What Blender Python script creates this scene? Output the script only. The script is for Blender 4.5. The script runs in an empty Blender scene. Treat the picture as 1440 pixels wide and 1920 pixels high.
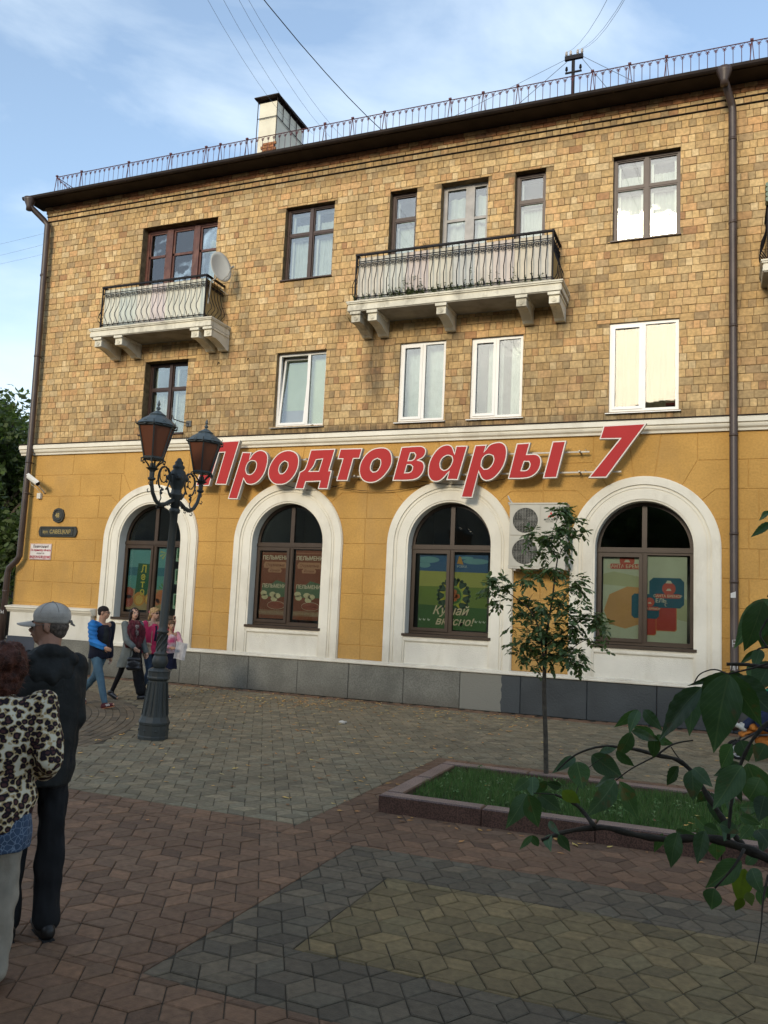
import bpy, bmesh, math, random
from mathutils import Vector, Matrix, noise
from mathutils.geometry import tessellate_polygon
random.seed(11)
S = bpy.context.scene
COL = S.collection
R = math.radians

# ------------------------------------------------------------------ camera
cam_d = bpy.data.cameras.new('camera'); cam = bpy.data.objects.new('camera', cam_d); COL.objects.link(cam)
cr = Vector((0.92686322, 0.37271704, 0.04479493)); cu = Vector((0.00158025, -0.12319884, 0.99238075)); cf = Vector((-0.37539589, 0.91973043, 0.11477746))
cam.matrix_world = Matrix(((cr.x, cu.x, -cf.x, 0.0), (cr.y, cu.y, -cf.y, -16.229), (cr.z, cu.z, -cf.z, 1.9), (0, 0, 0, 1)))
cam_d.sensor_fit = 'VERTICAL'; cam_d.sensor_height = 24.0; cam_d.lens = 24.0 * 1560.0 / 1920.0
cam_d.clip_start = 0.05; cam_d.clip_end = 2000
S.camera = cam
# ------------------------------------------------------------------ sky, sun, exposure
SUN_EL, SUN_AZ = R(18.5), R(184.5)      # azimuth measured clockwise from +Y: the light comes from behind and to the left of the camera
w = bpy.data.worlds.new('World'); S.world = w; w.use_nodes = True
nt = w.node_tree; nt.nodes.clear()
def wn(t, **k):
    n = nt.nodes.new(t)
    for a, b in k.items(): setattr(n, a, b)
    return n
sky = wn('ShaderNodeTexSky', sky_type='NISHITA'); sky.sun_disc = False; sky.sun_elevation = SUN_EL; sky.sun_rotation = SUN_AZ
sky.air_density = 1.15; sky.dust_density = 1.0; sky.ozone_density = 2.0
tc = wn('ShaderNodeTexCoord'); mp = wn('ShaderNodeMapping'); mp.inputs['Scale'].default_value = (1.0, 1.0, 2.6); mp.inputs['Location'].default_value = (2.0, 6.0, 2.0)
nz = wn('ShaderNodeTexNoise'); nz.inputs['Scale'].default_value = 1.9; nz.inputs['Detail'].default_value = 7; nz.inputs['Roughness'].default_value = 0.55; nz.inputs['Distortion'].default_value = 0.5
rp = wn('ShaderNodeValToRGB'); rp.color_ramp.elements[0].position = 0.44; rp.color_ramp.elements[0].color = (0.12, 0.12, 0.12, 1); rp.color_ramp.elements[1].position = 0.72; rp.color_ramp.elements[1].color = (0.78, 0.78, 0.78, 1)
sx = wn('ShaderNodeSeparateXYZ'); hz = wn('ShaderNodeMapRange'); hz.inputs['From Min'].default_value = 0.0; hz.inputs['From Max'].default_value = 0.36; hz.inputs['To Min'].default_value = 0.85; hz.inputs['To Max'].default_value = 0.0
ad = wn('ShaderNodeMath', operation='ADD', use_clamp=True)
mx = wn('ShaderNodeMix', data_type='RGBA'); mx.inputs['B'].default_value = (4.0, 4.55, 4.95, 1)
bg = wn('ShaderNodeBackground'); bg.inputs['Strength'].default_value = 0.15
ow = wn('ShaderNodeOutputWorld')
L = nt.links.new
L(tc.outputs['Generated'], mp.inputs['Vector']); L(mp.outputs['Vector'], nz.inputs['Vector']); L(nz.outputs['Fac'], rp.inputs['Fac'])
L(tc.outputs['Generated'], sx.inputs['Vector']); L(sx.outputs['Z'], hz.inputs['Value']); L(rp.outputs['Color'], ad.inputs[0]); L(hz.outputs['Result'], ad.inputs[1])
L(ad.outputs['Value'], mx.inputs['Factor']); L(sky.outputs['Color'], mx.inputs['A']); L(mx.outputs['Result'], bg.inputs['Color']); L(bg.outputs['Background'], ow.inputs['Surface'])
sd = bpy.data.lights.new('sun', 'SUN'); sun = bpy.data.objects.new('sun', sd); COL.objects.link(sun)
sd.energy = 1.32; sd.angle = R(15); sd.color = (1.0, 0.86, 0.64)
sv = Vector((math.sin(SUN_AZ) * math.cos(SUN_EL), math.cos(SUN_AZ) * math.cos(SUN_EL), math.sin(SUN_EL)))
sun.rotation_euler = (-sv).to_track_quat('-Z', 'Y').to_euler()
V = S.view_settings; V.view_transform = 'Standard'; V.look = 'None'; V.gamma = 1.0; V.exposure = 0.88; V.use_curve_mapping = False
S.cycles.max_bounces = 6; S.cycles.transparent_max_bounces = 12; S.cycles.caustics_reflective = False; S.cycles.caustics_refractive = False

# ------------------------------------------------------------------ helpers: materials
MATS = {}
def mat(name, col, rough=0.8, var=0.12, vscale=3.0, bump=0.0, bscale=40.0, spec=0.3, metal=0.0, col2=None, stain=None, sscale=0.8, samt=0.5, emit=None, coat=0.0, sheen=0.0, fine=0.0, splash=None):
    """plain surface: base colour with cloudy variation, optional stains of a second colour, bump"""
    if name in MATS: return MATS[name]
    m = bpy.data.materials.new(name); m.use_nodes = True; t = m.node_tree; b = t.nodes['Principled BSDF']
    b.inputs['Roughness'].default_value = rough; b.inputs['Specular IOR Level'].default_value = spec; b.inputs['Metallic'].default_value = metal
    b.inputs['Coat Weight'].default_value = coat; b.inputs['Sheen Weight'].default_value = sheen
    N = t.nodes.new; K = t.links.new
    g = N('ShaderNodeNewGeometry')
    n1 = N('ShaderNodeTexNoise'); n1.inputs['Scale'].default_value = vscale; n1.inputs['Detail'].default_value = 5; K(g.outputs['Position'], n1.inputs['Vector'])
    mr = N('ShaderNodeMix'); mr.data_type = 'RGBA'
    c2 = col2 if col2 else tuple(c * (1 - 2.2 * var) for c in col)
    c1 = col if col2 else tuple(min(1, c * (1 + var)) for c in col)
    mr.inputs['A'].default_value = (*c2, 1); mr.inputs['B'].default_value = (*c1, 1)
    r1 = N('ShaderNodeMapRange'); r1.inputs['From Min'].default_value = 0.3; r1.inputs['From Max'].default_value = 0.7; K(n1.outputs['Fac'], r1.inputs['Value']); K(r1.outputs['Result'], mr.inputs['Factor'])
    out = mr.outputs['Result']
    if fine:
        n4 = N('ShaderNodeTexNoise'); n4.inputs['Scale'].default_value = bscale; n4.inputs['Detail'].default_value = 3; K(g.outputs['Position'], n4.inputs['Vector'])
        m4 = N('ShaderNodeMix'); m4.data_type = 'RGBA'; m4.blend_type = 'MULTIPLY'; m4.inputs['B'].default_value = (1 - fine,) * 3 + (1,)
        r4 = N('ShaderNodeMapRange'); r4.inputs['From Min'].default_value = 0.42; r4.inputs['From Max'].default_value = 0.6; K(n4.outputs['Fac'], r4.inputs['Value']); K(r4.outputs['Result'], m4.inputs['Factor']); K(out, m4.inputs['A']); out = m4.outputs['Result']
    if stain:
        n2 = N('ShaderNodeTexNoise'); n2.inputs['Scale'].default_value = sscale; n2.inputs['Detail'].default_value = 8; n2.inputs['Roughness'].default_value = 0.65
        mpn = N('ShaderNodeMapping'); mpn.inputs['Scale'].default_value = (1, 1, 0.45); K(g.outputs['Position'], mpn.inputs['Vector']); K(mpn.outputs['Vector'], n2.inputs['Vector'])
        r2 = N('ShaderNodeMapRange'); r2.inputs['From Min'].default_value = 0.52; r2.inputs['From Max'].default_value = 0.72; r2.inputs['To Max'].default_value = samt; K(n2.outputs['Fac'], r2.inputs['Value'])
        m2 = N('ShaderNodeMix'); m2.data_type = 'RGBA'; m2.inputs['B'].default_value = (*stain, 1); K(r2.outputs['Result'], m2.inputs['Factor']); K(out, m2.inputs['A']); out = m2.outputs['Result']
    if splash:   # rain-splash dirt that rises from a ledge or the ground: (z low, z high, amount, colour)
        sz_ = N('ShaderNodeSeparateXYZ'); K(g.outputs['Position'], sz_.inputs[0]); n8 = N('ShaderNodeTexNoise'); n8.inputs['Scale'].default_value = 3.5; n8.inputs['Detail'].default_value = 9; n8.inputs['Roughness'].default_value = .7; K(g.outputs['Position'], n8.inputs['Vector'])
        m8 = N('ShaderNodeMath'); m8.operation = 'MULTIPLY_ADD'; m8.inputs[1].default_value = (splash[1] - splash[0]) * 1.6; K(n8.outputs['Fac'], m8.inputs[0]); m9 = N('ShaderNodeMath'); m9.operation = 'SUBTRACT'; K(sz_.outputs['Z'], m9.inputs[0]); K(m8.outputs[0], m9.inputs[1]); m8.inputs[2].default_value = -(splash[1] - splash[0]) * .8
        r8 = N('ShaderNodeMapRange'); r8.inputs['From Min'].default_value = splash[0]; r8.inputs['From Max'].default_value = splash[1]; r8.inputs['To Min'].default_value = splash[2]; r8.inputs['To Max'].default_value = 0; K(m9.outputs[0], r8.inputs['Value'])
        m10 = N('ShaderNodeMix'); m10.data_type = 'RGBA'; m10.inputs['B'].default_value = (*splash[3], 1); K(r8.outputs['Result'], m10.inputs['Factor']); K(out, m10.inputs['A']); out = m10.outputs['Result']
    K(out, b.inputs['Base Color'])
    if bump:
        n3 = N('ShaderNodeTexNoise'); n3.inputs['Scale'].default_value = bscale; n3.inputs['Detail'].default_value = 4; K(g.outputs['Position'], n3.inputs['Vector'])
        bp = N('ShaderNodeBump'); bp.inputs['Strength'].default_value = bump; bp.inputs['Distance'].default_value = 0.01; K(n3.outputs['Fac'], bp.inputs['Height']); K(bp.outputs['Normal'], b.inputs['Normal'])
    if emit:
        b.inputs['Emission Color'].default_value = (*emit[0], 1); b.inputs['Emission Strength'].default_value = emit[1]
    MATS[name] = m; return m

def ramp_mat(name, stops, per, rough=0.85, bump=0.3, bscale=60, cloud=0.25, cscale=2.0, stain=None, samt=0.5, spec=0.25, moss=None, sscale=0.9, zs=0.4, spots=()):
    """colour picked per piece (loose island of a joined mesh, or whole object) from a ramp, then weathered"""
    m = bpy.data.materials.new(name); m.use_nodes = True; t = m.node_tree; b = t.nodes['Principled BSDF']; b.inputs['Roughness'].default_value = rough; b.inputs['Specular IOR Level'].default_value = spec
    N = t.nodes.new; K = t.links.new
    g = N('ShaderNodeNewGeometry')
    if per == 'island': src = g.outputs['Random Per Island']
    else: src = N('ShaderNodeObjectInfo').outputs['Random']
    cr_ = N('ShaderNodeValToRGB'); e = cr_.color_ramp; e.interpolation = 'CONSTANT'
    while len(e.elements) < len(stops): e.elements.new(0.5)
    for el, (p_, c) in zip(e.elements, stops): el.position = p_; el.color = (*c, 1)
    K(src, cr_.inputs['Fac'])
    # second random: brightness
    mu = N('ShaderNodeMath'); mu.operation = 'MULTIPLY'; mu.inputs[1].default_value = 37.7; K(src, mu.inputs[0]); fr = N('ShaderNodeMath'); fr.operation = 'FRACT'; K(mu.outputs[0], fr.inputs[0])
    br = N('ShaderNodeMapRange'); br.inputs['To Min'].default_value = 0.82; br.inputs['To Max'].default_value = 1.14; K(fr.outputs[0], br.inputs['Value'])
    n1 = N('ShaderNodeTexNoise'); n1.inputs['Scale'].default_value = bscale * 0.25; n1.inputs['Detail'].default_value = 6; K(g.outputs['Position'], n1.inputs['Vector'])
    b1 = N('ShaderNodeMapRange'); b1.inputs['From Min'].default_value = 0.3; b1.inputs['From Max'].default_value = 0.7; b1.inputs['To Min'].default_value = 1 - cloud; b1.inputs['To Max'].default_value = 1 + cloud * 0.5; K(n1.outputs['Fac'], b1.inputs['Value'])
    m1 = N('ShaderNodeMath'); m1.operation = 'MULTIPLY'; K(br.outputs[0], m1.inputs[0]); K(b1.outputs[0], m1.inputs[1])
    vm = N('ShaderNodeVectorMath'); vm.operation = 'SCALE'; K(cr_.outputs['Color'], vm.inputs[0]); K(m1.outputs[0], vm.inputs['Scale'])
    out = vm.outputs['Vector']
    if stain:
        n2 = N('ShaderNodeTexNoise'); n2.inputs['Scale'].default_value = sscale; n2.inputs['Detail'].default_value = 9; n2.inputs['Roughness'].default_value = 0.68
        mpn = N('ShaderNodeMapping'); mpn.inputs['Scale'].default_value = (1, 1, zs); K(g.outputs['Position'], mpn.inputs['Vector']); K(mpn.outputs['Vector'], n2.inputs['Vector'])
        r2 = N('ShaderNodeMapRange'); r2.inputs['From Min'].default_value = 0.48; r2.inputs['From Max'].default_value = 0.72; r2.inputs['To Max'].default_value = samt; K(n2.outputs['Fac'], r2.inputs['Value'])
        m2 = N('ShaderNodeMix'); m2.data_type = 'RGBA'; m2.inputs['B'].default_value = (*stain, 1); K(r2.outputs['Result'], m2.inputs['Factor']); K(out, m2.inputs['A']); out = m2.outputs['Result']
    if spots:   # rain-washed dirt under balconies, along pipes and ledges: each with its own place, size and strength
        n5 = N('ShaderNodeTexNoise'); n5.inputs['Scale'].default_value = 5; n5.inputs['Detail'].default_value = 8; n5.inputs['Roughness'].default_value = .7
        mp5 = N('ShaderNodeMapping'); mp5.inputs['Scale'].default_value = (1.6, 1, .35); K(g.outputs['Position'], mp5.inputs['Vector']); K(mp5.outputs['Vector'], n5.inputs['Vector']); tot = None
        for (sx5, sz5, rx5, rz5, am5) in spots:
            mq = N('ShaderNodeMapping'); mq.vector_type = 'POINT'; mq.inputs['Location'].default_value = (-sx5 / rx5, 0, -sz5 / rz5); mq.inputs['Scale'].default_value = (1 / rx5, 0, 1 / rz5); K(g.outputs['Position'], mq.inputs['Vector'])
            ln5 = N('ShaderNodeVectorMath'); ln5.operation = 'LENGTH'; K(mq.outputs['Vector'], ln5.inputs[0]); rr5 = N('ShaderNodeMapRange'); rr5.interpolation_type = 'SMOOTHSTEP'; rr5.inputs['From Min'].default_value = 1.0; rr5.inputs['From Max'].default_value = .15; rr5.inputs['To Max'].default_value = am5; K(ln5.outputs['Value'], rr5.inputs['Value'])
            if tot is None: tot = rr5.outputs[0]
            else: mxm = N('ShaderNodeMath'); mxm.operation = 'MAXIMUM'; K(tot, mxm.inputs[0]); K(rr5.outputs[0], mxm.inputs[1]); tot = mxm.outputs[0]
        r6 = N('ShaderNodeMapRange'); r6.inputs['From Min'].default_value = .26; r6.inputs['From Max'].default_value = .54; K(n5.outputs['Fac'], r6.inputs['Value']); m6 = N('ShaderNodeMath'); m6.operation = 'MULTIPLY'; K(tot, m6.inputs[0]); K(r6.outputs[0], m6.inputs[1])
        m7 = N('ShaderNodeMix'); m7.data_type = 'RGBA'; m7.inputs['B'].default_value = (.085, .065, .04, 1); K(m6.outputs[0], m7.inputs['Factor']); K(out, m7.inputs['A']); out = m7.outputs['Result']
    K(out, b.inputs['Base Color'])
    n3 = N('ShaderNodeTexNoise'); n3.inputs['Scale'].default_value = bscale; n3.inputs['Detail'].default_value = 4; K(g.outputs['Position'], n3.inputs['Vector'])
    bp = N('ShaderNodeBump'); bp.inputs['Strength'].default_value = bump; bp.inputs['Distance'].default_value = 0.008; K(n3.outputs['Fac'], bp.inputs['Height']); K(bp.outputs['Normal'], b.inputs['Normal'])
    MATS[name] = m; return m

def glass_mat(name, tint=(0.9, 0.95, 0.93), refl=0.12, rough=0.02):
    m = bpy.data.materials.new(name); m.use_nodes = True; t = m.node_tree; t.nodes.clear(); N = t.nodes.new; K = t.links.new
    o = N('ShaderNodeOutputMaterial'); mxs = N('ShaderNodeMixShader'); tr = N('ShaderNodeBsdfTransparent'); gl = N('ShaderNodeBsdfGlossy')
    tr.inputs['Color'].default_value = (*tint, 1); gl.inputs['Roughness'].default_value = rough
    g = N('ShaderNodeNewGeometry'); n1 = N('ShaderNodeTexNoise'); n1.inputs['Scale'].default_value = 1.3; K(g.outputs['Position'], n1.inputs['Vector'])
    bp = N('ShaderNodeBump'); bp.inputs['Strength'].default_value = 0.25; bp.inputs['Distance'].default_value = 0.02; K(n1.outputs['Fac'], bp.inputs['Height']); K(bp.outputs['Normal'], gl.inputs['Normal'])
    lw = N('ShaderNodeFresnel'); lw.inputs['IOR'].default_value = 1.5
    r = N('ShaderNodeMapRange'); r.inputs['From Min'].default_value = 0.04; r.inputs['From Max'].default_value = 1.0; r.inputs['To Min'].default_value = refl; r.inputs['To Max'].default_value = 1.0
    K(lw.outputs[0], r.inputs['Value']); K(r.outputs['Result'], mxs.inputs['Fac']); K(tr.outputs[0], mxs.inputs[1]); K(gl.outputs[0], mxs.inputs[2]); K(mxs.outputs[0], o.inputs['Surface'])
    MATS[name] = m; return m

# ------------------------------------------------------------------ helpers: meshes
class MB:
    def __init__(s): s.v = []; s.f = []; s.m = []
    def add(s, vs, fs, mi=0):
        o = len(s.v); s.v.extend([tuple(v) for v in vs]); s.f.extend([tuple(i + o for i in f) for f in fs]); s.m.extend([mi] * len(fs)); return s
    def box(s, x0, x1, y0, y1, z0, z1, mi=0):
        return s.add([(x0, y0, z0), (x1, y0, z0), (x1, y1, z0), (x0, y1, z0), (x0, y0, z1), (x1, y0, z1), (x1, y1, z1), (x0, y1, z1)], [(0, 3, 2, 1), (4, 5, 6, 7), (0, 1, 5, 4), (1, 2, 6, 5), (2, 3, 7, 6), (3, 0, 4, 7)], mi)
    def tube(s, pts, r, n=6, mi=0, cap=True):
        P = [Vector(p) for p in pts]; rr = r if isinstance(r, (list, tuple)) else [r] * len(P); vs = []; fs = []
        up = Vector((0.13, 0.27, 0.95)).normalized(); pu = None
        for i, p in enumerate(P):
            d = (P[min(i + 1, len(P) - 1)] - P[max(i - 1, 0)])
            d = d.normalized() if d.length > 1e-9 else Vector((0, 0, 1))
            if pu is None:
                a = d.cross(up if abs(d.dot(up)) < 0.95 else Vector((1, 0, 0))).normalized()
            else:
                a = (pu - d * pu.dot(d)); a = a.normalized() if a.length > 1e-6 else d.orthogonal().normalized()
            pu = a; b = d.cross(a)
            for k in range(n):
                t = 2 * math.pi * k / n; vs.append(p + (a * math.cos(t) + b * math.sin(t)) * rr[i])
        for i in range(len(P) - 1):
            for k in range(n):
                fs.append((i * n + k, i * n + (k + 1) % n, (i + 1) * n + (k + 1) % n, (i + 1) * n + k))
        if cap: fs.append(tuple(range(n - 1, -1, -1))); fs.append(tuple(range((len(P) - 1) * n, len(P) * n)))
        return s.add(vs, fs, mi)
    def lathe(s, prof, c=(0, 0, 0), n=16, mi=0, sy=1.0, cap=True, rot=0.0):
        vs = []; fs = []
        for r, z in prof:
            for k in range(n):
                t = 2 * math.pi * k / n + rot; vs.append((c[0] + r * math.cos(t), c[1] + r * sy * math.sin(t), c[2] + z))
        for i in range(len(prof) - 1):
            for k in range(n): fs.append((i * n + k, i * n + (k + 1) % n, (i + 1) * n + (k + 1) % n, (i + 1) * n + k))
        if cap: fs.append(tuple(range(n - 1, -1, -1))); fs.append(tuple(range((len(prof) - 1) * n, len(prof) * n)))
        return s.add(vs, fs, mi)
    def prism(s, poly, y0, y1, mi=0, holes=(), ax='y', side=None):
        """polygon in (x, z) pushed from y0 to y1 (or in (x, y) from z0 to z1 for ax = 'z'; in (y, z) for ax = 'x')"""
        lp = [list(poly)] + [list(h) for h in holes]
        tris = tessellate_polygon([[Vector((a, b, 0)) for a, b in l] for l in lp])
        flat = [q for l in lp for q in l]
        if ax == 'y': mk = lambda a, b, c: (a, c, b)
        elif ax == 'z': mk = lambda a, b, c: (a, b, c)
        else: mk = lambda a, b, c: (c, a, b)
        n = len(flat); o = len(s.v)
        s.v.extend([mk(a, b, y0) for a, b in flat] + [mk(a, b, y1) for a, b in flat])
        for t in tris:
            s.f.append((t[0] + o, t[1] + o, t[2] + o)); s.f.append((t[2] + o + n, t[1] + o + n, t[0] + o + n)); s.m.extend([mi, mi])
        k0 = 0; sm = mi if side is None else side
        for l in lp:
            k = len(l)
            for i in range(k):
                a = o + k0 + i; b = o + k0 + (i + 1) % k; s.f.append((a, b, b + n, a + n)); s.m.append(sm)
            k0 += k
        return s
    def disc(s, c, nrm, r, n=14, mi=0, th=0.0):
        d = Vector(nrm).normalized(); a = d.orthogonal().normalized(); b = d.cross(a); c = Vector(c)
        vs = [c + (a * math.cos(2 * math.pi * k / n) + b * math.sin(2 * math.pi * k / n)) * r for k in range(n)]
        if not th: return s.add(vs, [tuple(range(n))], mi)
        return s.tube([c, c + d * th], r, n, mi)
    def ball(s, c, r, n=8, m=6, mi=0, sc=(1, 1, 1)):
        prof = [(max(1e-4, r * math.sin(math.pi * i / m)), -r * math.cos(math.pi * i / m)) for i in range(m + 1)]
        vs = []; fs = []
        for q, z in prof:
            for k in range(n): t = 2 * math.pi * k / n; vs.append((c[0] + q * sc[0] * math.cos(t), c[1] + q * sc[1] * math.sin(t), c[2] + z * sc[2]))
        for i in range(m):
            for k in range(n): fs.append((i * n + k, i * n + (k + 1) % n, (i + 1) * n + (k + 1) % n, (i + 1) * n + k))
        return s.add(vs, fs, mi)
    def build(s, name, mats, parent=None, smooth=False, loc=None, fixn=True):
        me = bpy.data.meshes.new(name); me.from_pydata(s.v, [], s.f)
        ms = mats if isinstance(mats, (list, tuple)) else [mats]
        for m in ms: me.materials.append(m)
        if len(ms) > 1: me.polygons.foreach_set('material_index', s.m)
        if fixn:
            bm = bmesh.new(); bm.from_mesh(me); bmesh.ops.recalc_face_normals(bm, faces=bm.faces); bm.to_mesh(me); bm.free()
        if smooth: me.polygons.foreach_set('use_smooth', [True] * len(me.polygons))
        me.update()
        o = bpy.data.objects.new(name, me); COL.objects.link(o)
        if parent is not None:
            o.parent = parent; o.matrix_parent_inverse = parent_inv(parent)
        if loc is not None: o.location = loc
        return o
def world_of(o):
    m = Matrix.LocRotScale(o.location, o.rotation_euler, o.scale)
    return (world_of(o.parent) @ o.matrix_parent_inverse @ m) if o.parent else m
def parent_inv(p): return world_of(p).inverted()
def empty(name, loc=(0, 0, 0), label=None, cat=None, group=None, rz=0.0, parent=None):
    o = bpy.data.objects.new(name, None); COL.objects.link(o); o.location = loc; o.rotation_euler = (0, 0, rz); o.empty_display_size = 0.2
    if parent is not None: o.parent = parent; o.matrix_parent_inverse = parent_inv(parent)
    tag(o, label, cat, group); return o
def tag(o, label=None, cat=None, group=None, kind=None):
    if label: o['label'] = label
    if cat: o['category'] = cat
    if group: o['group'] = group
    if kind: o['kind'] = kind
    return o
def link_mesh(name, me, parent=None, loc=(0, 0, 0), rot=(0, 0, 0), sc=(1, 1, 1)):
    o = bpy.data.objects.new(name, me); COL.objects.link(o)
    if parent is not None: o.parent = parent; o.matrix_parent_inverse = parent_inv(parent)
    o.location = loc; o.rotation_euler = rot; o.scale = sc; return o
FONT_CACHE = {}
def text_polys(body, size, shear=0.0, bold=0.0, squeeze=1.0, th=0.002):
    """letters as a mesh in the xz plane facing -y, baseline at 0, left aligned; returns verts, faces, width"""
    key = (body, size, shear, bold, squeeze, th)
    if key not in FONT_CACHE:
        cu_ = bpy.data.curves.new('t', 'FONT'); cu_.body = body; cu_.size = size; cu_.shear = shear; cu_.offset = bold; cu_.extrude = th / 2; cu_.resolution_u = 2
        o = bpy.data.objects.new('t', cu_); COL.objects.link(o)
        dg = bpy.context.evaluated_depsgraph_get(); me = bpy.data.meshes.new_from_object(o.evaluated_get(dg))
        vs = [(v.co.x * squeeze, -v.co.z, v.co.y) for v in me.vertices]; fs = [tuple(p_.vertices) for p_ in me.polygons]
        bpy.data.objects.remove(o); bpy.data.curves.remove(cu_); bpy.data.meshes.remove(me)
        FONT_CACHE[key] = (vs, fs, (max((v[0] for v in vs), default=0)))
    return FONT_CACHE[key]
def text(mb, body, x, y, z, size, mi=0, center=False, rot=0.0, **k):
    vs, fs, wd = text_polys(body, size, **k); dx = -wd / 2 if center else 0; c, s_ = math.cos(rot), math.sin(rot)
    mb.add([(x + (a + dx) * c - q * s_, y + b, z + (a + dx) * s_ + q * c) for a, b, q in vs], fs, mi)
def inset(poly, d):
    n = len(poly); ar = sum(poly[i][0] * poly[(i + 1) % n][1] - poly[(i + 1) % n][0] * poly[i][1] for i in range(n)); sg = 1 if ar > 0 else -1; out = []
    for i in range(n):
        a, b, c = Vector(poly[i - 1]), Vector(poly[i]), Vector(poly[(i + 1) % n]); e1 = (b - a).normalized(); e2 = (c - b).normalized()
        n1 = Vector((-e1.y, e1.x)) * sg; n2 = Vector((-e2.y, e2.x)) * sg; m = n1 + n2; m = m.normalized() if m.length > 1e-6 else n1
        k = d / max(0.45, m.dot(n1)); out.append((b.x + m.x * k, b.y + m.y * k))
    return out
def arc(cx, cz, r, a0, a1, n): return [(cx + r * math.cos(R(a0 + (a1 - a0) * i / n)), cz + r * math.sin(R(a0 + (a1 - a0) * i / n))) for i in range(n + 1)]
def clip(poly, a, b, c):
    """keep the part of a 2D polygon where a*x + b*y >= c"""
    out = []; n = len(poly)
    for i in range(n):
        p_, q = poly[i], poly[(i + 1) % n]; dp = a * p_[0] + b * p_[1] - c; dq = a * q[0] + b * q[1] - c
        if dp >= 0: out.append(p_)
        if (dp >= 0) != (dq >= 0): t = dp / (dp - dq); out.append((p_[0] + (q[0] - p_[0]) * t, p_[1] + (q[1] - p_[1]) * t))
    return out
def cliprect(poly, x0, x1, y0, y1):
    for a, b, c in ((1, 0, x0), (-1, 0, -x1), (0, 1, y0), (0, -1, -y1)):
        poly = clip(poly, a, b, c)
        if len(poly) < 3: return []
    return poly
def area(p_): return abs(sum(p_[i][0] * p_[(i + 1) % len(p_)][1] - p_[(i + 1) % len(p_)][0] * p_[i][1] for i in range(len(p_)))) / 2
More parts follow.
